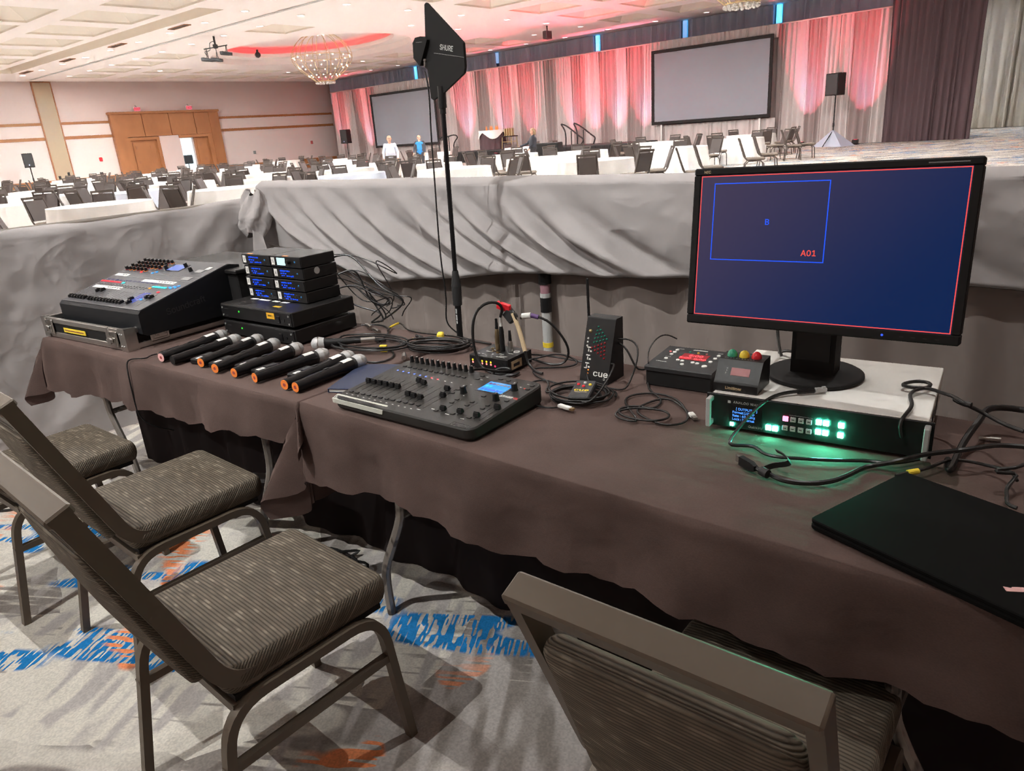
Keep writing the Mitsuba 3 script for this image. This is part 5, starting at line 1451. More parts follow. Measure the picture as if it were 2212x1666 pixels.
# ---------------------------------------------------------------- notebook under the lighting console
nb = thing('notebook', 'dark navy notebook with cream pages partly under the lighting console', 'notebook', frm((-1.872, 1.165, ZT0), 28.0))
nb.add('pages', box(0.002, 0.178, 0.003, 0.245, 0.0015, 0.0105), 'm_label', False, label='cream page block')
nb.add('cover', cat(box(0.0, 0.18, 0.0, 0.248, 0.0105, 0.013), box(0.0, 0.18, 0.0, 0.248, 0.0, 0.0015), box(-0.001, 0.0015, 0.0, 0.248, 0.0, 0.013)), 'm_navy', False)

# ---------------------------------------------------------------- lighting console
LW, LD, LF, LB = 0.535, 0.325, 0.036, 0.058
LC = frm((-1.738, 1.092, ZT0), 4.2)
lc = thing('lighting_console', 'black lighting console with faders and small blue touch screen on the right table', 'lighting console', LC)
LSL = math.hypot(LD, LB - LF)
pl = sbox(0.03, 0.03, LW - 0.03, LD - 0.03).buffer(0.03, quad_segs=6)
rings = []
for sh, zf in ((-0.010, None), (-0.004, 'lo'), (0.0, 'mid'), (0.0, 'hi'), (-0.004, 'top')):
    c2 = np.array(pl.buffer(sh, quad_segs=6).exterior.coords)[:-1]
    zz = {None: 0.0, 'lo': 0.004, 'mid': 0.010}.get(zf)
    zt = LF + (LB - LF) * c2[:, 1] / LD
    rings.append(np.c_[c2, np.full(len(c2), zz) if zz is not None else zt - (0.004 if zf == 'hi' else 0.0)])
lc.add('body', hull(np.vstack(rings)), 'm_console', 30)
LS = LC @ frm((0, 0, LF), ux=(1, 0, 0), uy=(0, LD, LB - LF))
ls_ = Node(lc.key, LS)


def lp(s, t):
    return 0.008 + s * (LW - 0.016), 0.006 + t * (LSL - 0.010)


def knob_at(s, t, r=0.0062, h=0.020, nm='knob'):
    x, y = lp(s, t)
    k = ls_.add(nm, mv(lathe([(0, 0), (r * 1.15, 0), (r, 0.003), (r * 0.86, h), (0, h)], 14), (x, y, 0)), 'm_black')
    k.add('pointer', box(x - 0.0007, x + 0.0007, y, y + r * 0.8, h, h + 0.0004), 'm_label', False)


def fader_at(s, t, t0, t1):
    x, y = lp(s, t)
    ls_.add('fader_slot', box(x - 0.0011, x + 0.0011, lp(0, t0)[1], lp(0, t1)[1], -0.0002, 0.0006), 'm_black_gloss', False)
    ls_.add('fader_cap', cat(hull([(x + sx * 0.0085, y + sy * 0.006, 0.002) for sx in (-1, 1) for sy in (-1, 1)] + [(x + sx * 0.0075, y + sy * 0.0045, 0.013) for sx in (-1, 1) for sy in (-1, 1)]), box(x - 0.0075, x + 0.0075, y - 0.0012, y + 0.0012, 0.013, 0.0155), box(x - 0.0012, x + 0.0012, y - 0.001, y + 0.001, 0, 0.003)), 'm_black')


def button_at(s, t, w=0.0065, d=0.0045, mat='m_console'):
    x, y = lp(s, t)
    ls_.add('button', box(x - w, x + w, y - d, y + d, -0.0004, 0.0028, 0.0010), mat)


for k in range(12):
    knob_at(0.04 + 0.0435 * k, 0.955 + 0.001 * k)
    button_at(0.052 + 0.0435 * k, 0.83, mat='m_black')
    button_at(0.04 + 0.0465 * k, 0.14 + 0.003 * k, mat='m_black')
for k in range(12):
    t = (0.375, 0.375, 0.38, 0.38, 0.385, 0.385, 0.58, 0.555, 0.30, 0.29, 0.29, 0.0)[k]
    if k < 11:
        fader_at(0.03 + 0.0475 * k if k < 6 else (0.32 + 0.052 * (k - 6) if k < 8 else 0.40 + 0.05 * (k - 8)), t, 0.21, 0.56)
    else:
        pass
fader_at(0.562, 0.535, 0.14, 0.60)
fader_at(0.602, 0.405, 0.14, 0.58)
for s, t in ((0.722, 0.19), (0.832, 0.205), (0.942, 0.205), (0.980, 0.40)):
    fader_at(s, t, 0.16, 0.43)
for s, t in ((0.675, 0.545), (0.905, 0.535), (0.918, 0.775)):
    knob_at(s, t, 0.0095, 0.021, 'encoder')
for s, t in ((0.62, 0.925), (0.62, 0.85), (0.75, 0.93), (0.805, 0.928), (0.86, 0.915), (0.975, 0.912), (0.978, 0.835), (0.615, 0.672), (0.614, 0.585), (0.616, 0.507), (0.81, 0.56), (0.70, 0.41), (0.70, 0.34), (0.69, 0.155), (0.80, 0.42), (0.80, 0.35),
             (0.80, 0.165), (0.905, 0.42), (0.905, 0.35), (0.91, 0.165), (0.965, 0.56)):
    button_at(s, t)
for nm, col_, ks in (('blue_lights', (0.25, 0.45, 2.2), range(6)), ('red_lights', (2.0, 0.12, 0.15), range(6, 8))):
    ls_.add(nm, cat([mv(dome(0.0034, 0.0018, 10), (lp(0.057 + 0.0485 * k, 0.72 - 0.003 * k)[0], lp(0, 0.72 - 0.003 * k)[1], 0)) for k in ks]), 'm_panel', 40, glow=emit(col_, 0.02), kind='stuff')
a, b = lp(0.718, 0.655), lp(0.882, 0.850)
sb = ls_.add('screen_bezel', box(a[0] - 0.006, b[0] + 0.006, a[1] - 0.006, b[1] + 0.006, 0.0, 0.0008), 'm_black_gloss', False)
sb.add('touch_screen', box(a[0], b[0], a[1], b[1], 0.0008, 0.0012), 'm_panel', False, glow=emit((0.04, 0.42, 1.15), 0.05), label='bright blue touch screen')
wx_, wy_ = b[0] - a[0], b[1] - a[1]
for col_, rw, ks in (((0.20, 0.03, 0.10), 0.72, (0, 1)), ((0.24, 0.18, 0.16), 0.72, (2, 3, 4, 5)), ((0.02, 0.95, 0.9), 0.44, (0, 1)), ((0.02, 0.12, 1.0), 0.10, (0, 1, 4, 5)), ((0.12, 0.10, 0.8), 0.10, (2, 3))):
    sb.add('screen_tile', cat([box(a[0] + wx_ * (0.06 + 0.155 * k), a[0] + wx_ * (0.06 + 0.155 * k) + wx_ * 0.11, a[1] + wy_ * rw, a[1] + wy_ * (rw + 0.15), 0.0012, 0.0014) for k in ks]), 'm_black', False, glow=emit(col_, 0.005), kind='stuff')
x, y = lp(0.945, 0.632)
ls_.add('lettering', text('STAGE', 0.0095, frm((x - 0.009, y, 0), 0.0)), 'm_label', False)
ls_.add('lettering', text('CL', 0.0095, frm((x + 0.0245, y, 0), 0.0)), 'm_red', False)
x, y = lp(0.925, 0.022)
ls_.add('maker_plate', cat(box(x - 0.030, x + 0.030, y - 0.0095, y - 0.0085, 0, 0.0006), box(x - 0.030, x + 0.030, y + 0.0085, y + 0.0095, 0, 0.0006), box(x - 0.030, x - 0.029, y - 0.0085, y + 0.0085, 0, 0.0006), box(x + 0.029, x + 0.030, y - 0.0085, y + 0.0085, 0, 0.0006),
                           text('JANDS', 0.011, frm((x, y, 0)), 0.0006)), 'm_black_gloss', False)
for s, t, w_ in [(0.033 + 0.0465 * k, 0.093, 0.006) for k in range(12)] + [(0.36 + 0.05 * k, 0.69, 0.006) for k in range(4)] + [(0.66, 0.17, 0.012), (0.775, 0.14, 0.014), (0.885, 0.125, 0.013), (0.655, 0.925, 0.008), (0.65, 0.85, 0.008), (0.59, 0.11, 0.014), (0.64, 0.72, 0.006), (0.70, 0.50, 0.005), (0.94, 0.93, 0.006), (0.925, 0.85, 0.006)]:
    x, y = lp(s, t)
    ls_.add('panel_print', box(x - w_ / 2, x + w_ / 2, y - 0.0012, y + 0.0012, 0.0, 0.0004), 'm_light_grey', False)
x, y = lp(0.957, 0.838)
ls_.add('red_indicator', mv(dome(0.0030, 0.0015, 10), (x, y, 0)), 'm_panel', glow=emit((1.2, 0.1, 0.06), 0.005))
# strip of white tape with handwriting along the front left edge
fr = Node(lc.key, LC)
tp_ = fr.add('marking_tape', hull([(x, yy, zz) for x in (0.000, 0.215) for yy, zz in ((0.0215, LF + 0.0004 + 0.0015), (0.0215, LF + 0.0012 + 0.0015), (-0.001, LF - 0.004), (-0.0018, LF - 0.004))] + [(x, yy, zz) for x in (0.004, 0.213) for yy, zz in ((-0.0022, 0.020), (-0.0030, 0.020))]), 'm_tape', False, label='white tape reading STAGE WASH and Uplights')
TP = frm((0.098, 0.0045, LF + 0.0006), ux=(1, 0, 0), uy=(0, 0.020, 0.0055))
for s_, x_, h_ in (('STAGE WASH', -0.045, 0.0105), ('Uplights', 0.062, 0.010)):
    tp_.add('handwriting', text(s_, h_, TP @ frm((x_, 0.0, 0.0002)) @ np.array([[1, 0.25, 0, 0], [0, 1, 0, 0], [0, 0, 1, 0], [0, 0, 0, 1.0]]), 0.0003, False), 'm_dark_grey', False)
tp_.add('handwriting', box(0, 0.0009, -0.009, 0.009, 0, 0.0003).apply_transform(TP @ frm((0.024, 0, 0.0002))), 'm_dark_grey', False)
clip_ = single('binder_clip', 'small black gooseneck lamp socket plug at the back edge of the lighting console', 'clip', cat(cyl((0, 0, 0), (0, 0, 0.03), 0.008), box(-0.013, 0.013, -0.006, 0.006, 0.012, 0.04, 0.002), cyl((-0.008, 0, 0.03), (-0.012, 0, 0.052), 0.0035, 8), cyl((0.008, 0, 0.03), (0.012, 0, 0.052), 0.0035, 8)), 'm_black', M=frm((-1.633, 1.447, ZT0), 20))

# ---------------------------------------------------------------- small audio box with upright plugs
AB = frm((-1.643, 1.570, ZT0), 4.5)
ab = thing('audio_box', 'small black audio box with red and yellow level lights and upright plugs in its top', 'audio box', AB)
ab.add('body', hull([(x, y, z) for x in (0, 0.158) for y, z in ((0.004, 0.006), (0.0, 0.010), (0.0, 0.047), (0.003, 0.049), (0.128, 0.049), (0.130, 0.047), (0.130, 0.006))]), 'm_black')
ab.add('front_panel', box(0.004, 0.154, -0.001, 0.0, 0.010, 0.046), 'm_black', False)
for x, y in ((0.02, 0.02), (0.138, 0.02), (0.02, 0.11), (0.138, 0.11)):
    ab.add('foot', cyl((x, y, 0), (x, y, 0.0065), 0.008, 8), 'm_black')
lx = (0.014, 0.054, 0.072, 0.090)
for nm, col_, pts in (('yellow_lights', (1.6, 1.0, 0.05), [(x, 0.033) for x in lx]), ('red_lights', (2.2, 0.45, 0.4), [(x, 0.025) for x in lx]), ('peak_light', (1.5, 0.05, 0.2), [(0.107, 0.022)])):
    ab.add(nm, cat([mv(dome(0.0036, 0.002, 10), face(x, -0.001, z)) for x, z in pts]), 'm_panel', 40, glow=emit(col_, 0.01), kind='stuff')
ab.add('top_print', cat([box(x, x + w_, y, y + 0.004, 0.049, 0.0494) for x, y, w_ in ((0.02, 0.02, 0.008), (0.034, 0.022, 0.01), (0.05, 0.018, 0.008), (0.10, 0.015, 0.035), (0.105, 0.026, 0.03), (0.03, 0.05, 0.028), (0.09, 0.042, 0.02), (0.115, 0.06, 0.02), (0.07, 0.03, 0.006))]), 'm_light_grey', False, kind='stuff')
ab.add('logo', cat(tube([(0.132 + 0.009 * math.cos(a), 0.085 + 0.009 * math.sin(a), 0.0495) for a in np.linspace(0.6, 6.2, 20)], 0.0016, 6), box(0.131, 0.141, 0.080, 0.083, 0.049, 0.0500)), 'm_label', False)
ab.add('side_label', box(0.158, 0.1588, 0.018, 0.075, 0.010, 0.038), 'm_tan', False)
ab.add('side_label_print', box(0.1588, 0.1592, 0.030, 0.062, 0.018, 0.028), 'm_dark_grey', False)
for x, y, mat_, h, lab, tip in ((0.058, 0.082, 'm_gold', 0.072, 'gold bodied jack plug', 'm_black'), (0.082, 0.075, 'm_black', 0.085, 'black jack plug', 'm_label'), (0.108, 0.085, 'm_steel', 0.036, 'steel jack plug', 'm_black')):
    pgd = ab.add('jack_plug', mv(lathe([(0, 0.049), (0.0085, 0.049), (0.0092, 0.055), (0.0080, 0.049 + h * 0.8), (0.0055, 0.049 + h), (0, 0.049 + h)], 14), (x, y, 0)), mat_, label=lab)
    pgd.add('plug_boot', mv(lathe([(0, 0.049 + h), (0.0055, 0.049 + h), (0.0040, 0.049 + h + 0.035), (0, 0.049 + h + 0.035)], 12), (x, y, 0)), tip)
for x, y in ((0.055, 0.062), (0.08, 0.052), (0.035, 0.08)):
    ab.add('jack_nut', mv(lathe([(0.004, 0.049), (0.0065, 0.049), (0.0065, 0.0515), (0.004, 0.0515)], 12), (x, y, 0)), 'm_gold')
rp = thing('adapter_block', 'black plug block with red clip held up by the cables above the audio box', 'adapter', AB)
rp.add('clip', mv(hull([(x, y, z) for x in (-0.026, 0.026) for y in (-0.006, 0.006) for z in (-0.012, 0.012)] + [(-0.03, 0, 0), (0.03, 0, 0)]), frm((0.092, 0.085, 0.198), ux=(1, 0, -0.2), uy=(0, 1, 0.2))), 'm_red', label='red clip')
rp.add('block', mv(box(-0.02, 0.02, -0.01, 0.01, -0.022, 0.022, 0.004), frm((0.112, 0.09, 0.170), ux=(0.7, 0, 0.7), uy=(0, 1, 0))), 'm_dark_grey')
rp.add('screw', cyl((0.082, 0.085, 0.19), (0.080, 0.085, 0.238), 0.0028, 8), 'm_steel')
AP = AB[:3, 3]


def al(x, y, z):
    return tuple((AB @ np.array([x, y, z, 1.0]))[:3])


c_ = cable('audio_cable', 'thick black cable arching over the audio box and curling in front of it', [al(0.082, 0.075, 0.165), al(0.095, 0.07, 0.20), al(0.085, 0.04, 0.222), al(0.055, 0.0, 0.205), al(0.045, -0.025, 0.13), al(0.055, -0.028, 0.06), al(0.085, -0.03, 0.02), al(0.13, -0.02, 0.006), al(0.185, 0.0, 0.005)], 0.0048)
c_ = cable('audio_cable', 'black cable with brass plug joining audio box and lighting console', [al(0.185, 0.02, 0.006), al(0.19, -0.01, 0.008), al(0.165, -0.035, 0.006), al(0.12, -0.036, 0.006), al(0.13, -0.012, 0.02), al(0.17, -0.002, 0.02), al(0.15, -0.03, 0.020), al(0.105, -0.07, 0.034), (-1.545, 1.452, ZT0 + 0.038)], 0.0045)
plug(c_, (-1.552, 1.448, ZT0 + 0.037), (-0.6, -0.35, 0), 0.045, 0.0075, 'm_tan', label='brass plug')
c_ = cable('audio_cable', 'black cable with long tan sleeve leaning from the adapter down beside the audio box', [al(0.112, 0.09, 0.182), al(0.125, 0.085, 0.186), al(0.150, 0.08, 0.135), al(0.178, 0.07, 0.062), al(0.19, 0.065, 0.03), al(0.23, 0.05, 0.008), al(0.26, 0.045, 0.006)], 0.0045)
c_.add('sleeve', tube([al(0.128, 0.084, 0.180), al(0.152, 0.079, 0.130), al(0.178, 0.070, 0.062)], 0.0072, 10, 0.01), 'm_tan', label='tan sleeve')
c_ = cable('audio_cable', 'black cable with white and purple connector sleeves looping behind the audio box', [al(0.145, 0.10, 0.16), al(0.165, 0.105, 0.172), al(0.20, 0.115, 0.168), al(0.235, 0.13, 0.150), al(0.27, 0.15, 0.10), al(0.285, 0.16, 0.045), al(0.27, 0.15, 0.012), al(0.22, 0.13, 0.008), al(0.14, 0.15, 0.01), al(0.02, 0.17, 0.006), al(-0.05, 0.14, 0.006)], 0.004)
c_.add('white_sleeve', cyl(al(0.152, 0.102, 0.168), al(0.182, 0.109, 0.172), 0.0095, 12), 'm_label', label='white sleeve')
c_.add('purple_sleeve', cyl(al(0.182, 0.109, 0.172), al(0.205, 0.117, 0.166), 0.0075, 12), 'm_purple', label='purple sleeve')
cable('audio_cable', 'thin black cable looping on the table right of the audio box', [al(0.16, 0.10, 0.02), al(0.20, 0.12, 0.03), al(0.26, 0.16, 0.035), al(0.31, 0.17, 0.012), al(0.27, 0.12, 0.005), al(0.21, 0.08, 0.005), al(0.24, 0.03, 0.005), al(0.30, 0.0, 0.005), al(0.34, -0.04, 0.005), al(0.37, -0.09, 0.006), (-1.235, 1.53, ZT0 + 0.012)], 0.003)
cable('audio_cable', 'black cable running from behind the audio box along the table back', [al(0.13, 0.125, 0.03), al(0.20, 0.17, 0.02), al(0.30, 0.20, 0.006), al(0.40, 0.215, 0.005)], 0.003)

# ---------------------------------------------------------------- cue light
CL = frm((-1.257, 1.655, ZT0), 4.0)
cl = thing('cue_light', 'black wedge shaped cue light with green and red bulb arrows and an aerial', 'signal light', CL)
CWd, CDp, CHt, CTp = 0.098, 0.098, 0.188, 0.040
cl.add('housing', mv(extrude(Polygon([(0, 0.0), (0.002, 0.012), (CDp - CTp, CHt - 0.004), (CDp - CTp + 0.004, CHt), (CDp, CHt), (CDp, 0)]), CWd), frm((0, 0, 0), ux=(0, 1, 0), uy=(0, 0, 1))), 'm_black', 30)
CS = CL @ frm((0, 0.002, 0.012), ux=(1, 0, 0), uy=(0, CDp - CTp - 0.002, CHt - 0.016))
cs = Node(cl.key, CS)
HH = math.hypot(CDp - CTp, CHt - 0.016)
for nm, mat_, up in (('green_bulb', 'm_green_led_off', 1), ('red_bulb', 'm_red_led_off', -1)):
    for r in range(5):
        for k in range(5 - r if up > 0 else r + 1):
            # two right-angled arrows side by side along the diagonal
            x = 0.030 + 0.0102 * (k + 0.5 * r) + (0.0 if up > 0 else 0.012)
            y = (HH * 0.60 + 0.0105 * (r + 0.45 * k)) if up > 0 else HH * 0.565 - 0.0105 * r * 0.9 + 0.0105 * 0.5 * k - 0.002
            x = (0.034 + 0.0105 * k + 0.0022 * r) if up > 0 else (0.075 - 0.0105 * k - 0.001 * r)
            y = (HH * 0.60 + 0.012 * r + 0.0035 * k) if up > 0 else (HH * 0.61 - 0.0115 * (4 - r) - 0.0105 * 0.45 * k)
            cs.add(nm, mv(dome(0.0033, 0.0042, 8), (x, y, 0)), mat_)
cs.add('amber_button', mv(dome(0.0058, 0.005, 12), (0.017, HH * 0.78, 0)), 'm_brass')
for k in range(3):
    cs.add('white_button', mv(dome(0.0034, 0.003, 8), (0.012, HH * 0.655 - 0.011 * k, 0)), 'm_label')
for k in range(3):
    y = HH * 0.50 - 0.024 * k
    cs.add('panel_print', cat(box(0.012, 0.026, y, y + 0.0035, 0, 0.0005), box(0.017, 0.020, y - 0.012, y - 0.002, 0, 0.0005), box(0.023, 0.030, y - 0.012, y - 0.007, 0, 0.0005)), 'm_label', False, kind='stuff')
cs.add('panel_print', box(0.010, 0.020, HH * 0.155, HH * 0.155 + 0.003, 0, 0.0005), 'm_label', False)
cs.add('indicator', cat(mv(dome(0.0026, 0.002, 8), (0.026, HH * 0.135, 0)), mv(dome(0.0026, 0.002, 8), (0.025, HH * 0.075, 0))), 'm_panel', glow=emit((1.4, 0.35, 0.05), 0.005), kind='stuff')
cs.add('lettering', text('cue', 0.0175, frm((0.070, HH * 0.085, 0)), 0.0006, sx=1.25), 'm_label', False)
cs.add('lettering', text('Q', 0.006, frm((0.084, 0.003, 0)), 0.0004), 'm_label', False)
cl.add('aerial', cyl((-0.003, CDp - CTp + 0.012, CHt - 0.02), (-0.006, CDp - CTp + 0.014, CHt + 0.112), 0.0042, 10), 'm_black')
CLp = lambda x, y, z: tuple((CL @ np.array([x, y, z, 1.0]))[:3])
cable('signal_cable', 'thin black cable bowing out from the right side of the cue light', [CLp(CWd, 0.07, 0.125), CLp(0.13, 0.075, 0.125), CLp(0.165, 0.06, 0.112), CLp(0.178, 0.03, 0.07), CLp(0.172, 0.01, 0.03), CLp(0.165, -0.02, 0.006), CLp(0.13, -0.03, 0.005), CLp(0.05, -0.022, 0.008), CLp(0.03, -0.005, 0.03)], 0.0026)
cable('signal_cable', 'black cable curving from the cue light down to the speaker timer', [CLp(CWd, 0.07, 0.112), CLp(0.125, 0.06, 0.104), CLp(0.155, 0.05, 0.07), CLp(0.172, 0.055, 0.045), CLp(0.20, 0.09, 0.045)], 0.003)
# cue handset lying on its coiled lead
hd_ = [(-1.14, 1.457, 0.77), (-1.098, 1.475, 0.77), (-1.162, 1.599, 0.77), (-1.205, 1.582, 0.77)]
HC_ = np.mean(np.array(hd_), axis=0)
HS = frm((HC_[0], HC_[1], ZT0 + 0.016), ux=tuple(np.array(hd_[1]) - np.array(hd_[0])), uy=tuple(np.array(hd_[3]) - np.array(hd_[0]) + [0, 0, 0.010]))
hs_ = thing('cue_handset', 'small black cue handset with four coloured buttons lying on its coiled lead', 'remote control', HS)
hs_.add('body', mv(rbox(0.060, 0.112, 0.019, 0.005, 0.003), (-0.030, -0.056, 0.0)), 'm_dark_grey')
for x, y, mat_ in ((0.0, 0.036, 'm_light_grey'), (-0.017, 0.024, 'm_red'), (0.017, 0.024, 'm_yellow'), (0.0, 0.012, 'm_red')):
    hs_.add('button', mv(dome(0.0052, 0.0045, 12), (x, y, 0.019)), mat_)
hs_.add('lettering', text('cue', 0.0135, frm((0.0, -0.014, 0.019)), 0.0005, sx=1.35), 'm_yellow', False)
hs_.add('lettering', box(-0.018, 0.018, -0.0265, -0.0245, 0.019, 0.0193), 'm_tan', False)
cc_ = (-1.165, 1.530)
c_ = cable('handset_lead', 'coiled black lead of the cue handset lying in front of the cue light', coil(cc_, 0.082, 0.068, 6.3, 21, 20, dz=0.0035, jit=0.03) + [(-1.10, 1.47, ZT0 + 0.02), (-1.098, 1.56, ZT0 + 0.045), (-1.12, 1.64, ZT0 + 0.075), (-1.150, 1.672, ZT0 + 0.065)], 0.0030)
c_ = cable('data_cable', 'black data cable with white plug crossing in front of the coiled handset lead', [(-1.265, 1.419, 0.744), (-1.218, 1.41, 0.744), (-1.176, 1.421, 0.744), (-1.16, 1.438, 0.744)] + [(-1.151, 1.438, 0.746)], 0.0028)
pw = [(-1.157, 1.435, 0.748), (-1.114, 1.432, 0.748)]
dd = np.array(pw[1]) - np.array(pw[0])
c_.add('white_plug', mv(box(-0.022, 0.022, -0.0075, 0.0075, -0.004, 0.005, 0.002), frm(tuple(np.array(pw[0]) + dd * 0.3), ux=tuple(dd), uy=(0, 1, 0))), 'm_label', label='white plug')
c_.add('plug_tip', mv(box(-0.008, 0.008, -0.006, 0.006, -0.003, 0.003), frm(tuple(np.array(pw[0]) + dd * 0.85), ux=tuple(dd), uy=(0, 1, 0))), 'm_gold', False)
cable('data_cable', 'black cable passing behind the lighting console to the cue handset', [(-1.356, 1.527, 0.744), (-1.359, 1.569, 0.744), (-1.332, 1.589, 0.744), (-1.298, 1.587, 0.744), (-1.258, 1.584, 0.744)] , 0.0028)
c_ = cable('usb_cable', 'black cable in loose loops ending in a white USB plug near the video processor', [(-1.06, 1.727, 0.744), (-1.013, 1.668, 0.744), (-0.95, 1.613, 0.744)] + coil([(-0.947, 1.507, 0.744)][0], 0.062, 0.044, 1.6, 5, 15, dz=0.002, jit=0.02, start=1.2) + [(-1.042, 1.581, 0.744), (-1.013, 1.65, 0.744), (-0.943, 1.657, 0.744), (-0.866, 1.595, 0.744), (-0.827, 1.518, 0.744), (-0.855, 1.48, 0.744), (-0.915, 1.489, 0.744), (-0.968, 1.521, 0.744), (-0.975, 1.588, 0.744), (-0.947, 1.638, 0.744), (-0.88, 1.606, 0.744), (-0.844, 1.578, 0.744)], 0.0030)
up_ = [(-0.853, 1.585, 0.746), (-0.8, 1.537, 0.746)]
dd = np.array(up_[1]) - np.array(up_[0])
c_.add('usb_plug', mv(box(-0.020, 0.004, -0.0075, 0.0075, -0.003, 0.006, 0.002), frm(tuple(np.array(up_[0]) + dd * 0.55), ux=tuple(dd), uy=(0, 1, 0))), 'm_label', label='white USB plug')
c_.add('usb_tip', mv(box(0.004, 0.018, -0.006, 0.006, -0.002, 0.004), frm(tuple(np.array(up_[0]) + dd * 0.55), ux=tuple(dd), uy=(0, 1, 0))), 'm_steel', False)

# ---------------------------------------------------------------- speaker timer
TM = frm((-1.066, 1.722, ZT0), 6.5)
tm = thing('speaker_timer', 'black speaker timer console with glowing red digits and white buttons', 'timer', TM)
TW, TD, TH = 0.196, 0.185, 0.060
tm.add('case', box(0, TW, 0.004, TD, 0.0, TH - 0.012, 0.002), 'm_black_matte')
tm.add('top_panel', hull([(x, y, z) for x in (-0.003, TW + 0.003) for y, z in ((0.0, TH - 0.014), (0.0, TH - 0.003), (0.003, TH), (TD, TH + 0.008), (TD + 0.003, TH + 0.005), (TD + 0.003, TH - 0.012))]), 'm_dark_grey', 30)
TS = TM @ frm((0, 0.003, TH), ux=(1, 0, 0), uy=(0, TD - 0.003, 0.008))
ts = Node(tm.key, TS)
for k, (x, y) in enumerate(((0.035, 0.150), (0.035, 0.130), (0.033, 0.110), (0.032, 0.072), (0.168, 0.140), (0.166, 0.115), (0.163, 0.085), (0.160, 0.045), (0.070, 0.070), (0.085, 0.067), (0.095, 0.040), (0.118, 0.063), (0.133, 0.060))):
    ts.add('button', mv(lathe([(0, 0), (0.0062 if k != 7 else 0.0085, 0), (0.0056 if k != 7 else 0.008, 0.0025), (0, 0.003)], 12), (x, y, 0)), 'm_label')
ts.add('display_window', box(0.066, 0.145, 0.082, 0.132, 0.0, 0.0008), 'm_red_led_off', False)
ts.add('digits', cat(text('5:00', 0.0145, frm((0.108, 0.117, 0.0008)), 0.0004), text('5:00', 0.0115, frm((0.082, 0.096, 0.0008)), 0.0004, sx=1.1), text('0:00', 0.0115, frm((0.128, 0.093, 0.0008)), 0.0004, sx=1.1)), 'm_panel', False, glow=emit((2.4, 0.15, 0.18), 0.01), label='glowing red digits')
ts.add('digit_glow', box(0.070, 0.094, 0.087, 0.090, 0.0008, 0.0010), 'm_panel', False, glow=emit((1.2, 0.02, 0.03), 0.005))
ts.add('red_indicator', mv(dome(0.0036, 0.002, 8), (0.020, 0.134, 0)), 'm_panel', glow=emit((2.2, 0.2, 0.2), 0.005))
for x, mat_ in ((0.078, 'm_green_led_off'), (0.104, 'm_amber_label'), (0.130, 'm_red_dim')):
    ts.add('signal_lamp', mv(dome(0.004, 0.0025, 8), (x, 0.146 - 0.05 * (x - 0.078), 0)), mat_)
ts.add('panel_print', cat(box(0.080, 0.125, 0.164, 0.170, 0, 0.0004), box(0.028, 0.052, 0.163, 0.165, 0, 0.0004), box(0.012, 0.045, 0.045, 0.048, 0, 0.0004), box(0.022, 0.040, 0.089, 0.091, 0, 0.0004), box(0.158, 0.178, 0.160, 0.162, 0, 0.0004)), 'm_light_grey', False, kind='stuff')
cable('timer_lead', 'thin grey black lead rising behind the speaker timer', [(-1.066, 1.739, 0.8)] + [(-1.10, 1.80, 0.82), (-1.11, 1.88, 0.84), (-1.12, 2.0, 0.80)], 0.0022)

# ---------------------------------------------------------------- video processor
AW = frm((-0.775, 1.538, ZT0), 8.2)
aw = thing('video_processor', 'rack video processor with pale top and black front full of glowing green buttons', 'video processor', AW)
VW, VD, VH = 0.490, 0.385, 0.092
aw.add('chassis', box(0.012, VW - 0.012, 0.004, VD, 0.010, VH, 0.0015), 'm_white', False, label='pale grey painted chassis')
aw.add('front_panel', box(0.0, VW, -0.003, 0.004, 0.008, VH - 0.001, 0.001), 'm_black')
for x, y in ((0.04, 0.04), (VW - 0.04, 0.04), (0.04, VD - 0.04), (VW - 0.04, VD - 0.04)):
    aw.add('foot', cyl((x, y, 0), (x, y, 0.0105), 0.012, 10), 'm_black')
for x in (0.006, VW - 0.018):
    aw.add('rack_handle', cat(box(x, x + 0.012, -0.030, -0.020, 0.012, VH - 0.006, 0.002), box(x, x + 0.012, -0.022, -0.002, 0.012, 0.026, 0.002), box(x, x + 0.012, -0.022, -0.002, VH - 0.018, VH - 0.006, 0.002)), 'm_light_grey')
for k in range(2):
    aw.add('side_vent', box(VW - 0.0125, VW - 0.011, 0.10 + 0.10 * k, 0.16 + 0.10 * k, 0.025, 0.07), 'm_dark_grey', False)
aw.add('side_screw', cat([cyl((VW - 0.012, y, z), (VW - 0.0105, y, z), 0.004, 8) for y in (0.05, 0.24, 0.36) for z in (0.025, 0.075)]), 'm_steel', kind='stuff')
af = Node(aw.key, AW @ face(0, -0.0031, 0))
af.add('display', box(0.058, 0.135, 0.024, 0.066, 0.0, 0.001), 'm_black_gloss', False, label='dark status display')
GL = emit((0.12, 0.5, 1.6), 0.01)
af.add('display_text', cat(text('[ OUTPUT 1 ]', 0.0062, frm((0.098, 0.0590, 0.001)), 0.0003, sx=0.95), *[text(t_, 0.0060, frm((0.064, 0.0475 - 0.0088 * k, 0.001)), 0.0003, center=False, sx=0.95) for k, t_ in enumerate(('Format:1080p', 'Rate : 60.00Hz', 'Lock : Internal'))]),
       'm_panel', False, glow=GL, label='blue lit status text')
af.add('maker_lettering', cat(text('ANALOG WAY', 0.0060, frm((0.096, 0.0755, 0)), 0.0003, False, sx=1.1), box(0.052, 0.059, 0.0715, 0.0785, 0, 0.0003)), 'm_light_grey', False)
af.add('model_lettering', text('QuickVu', 0.0062, frm((0.120, 0.0175, 0)), 0.0003, False), 'm_light_grey', False)
bw = 0.0062
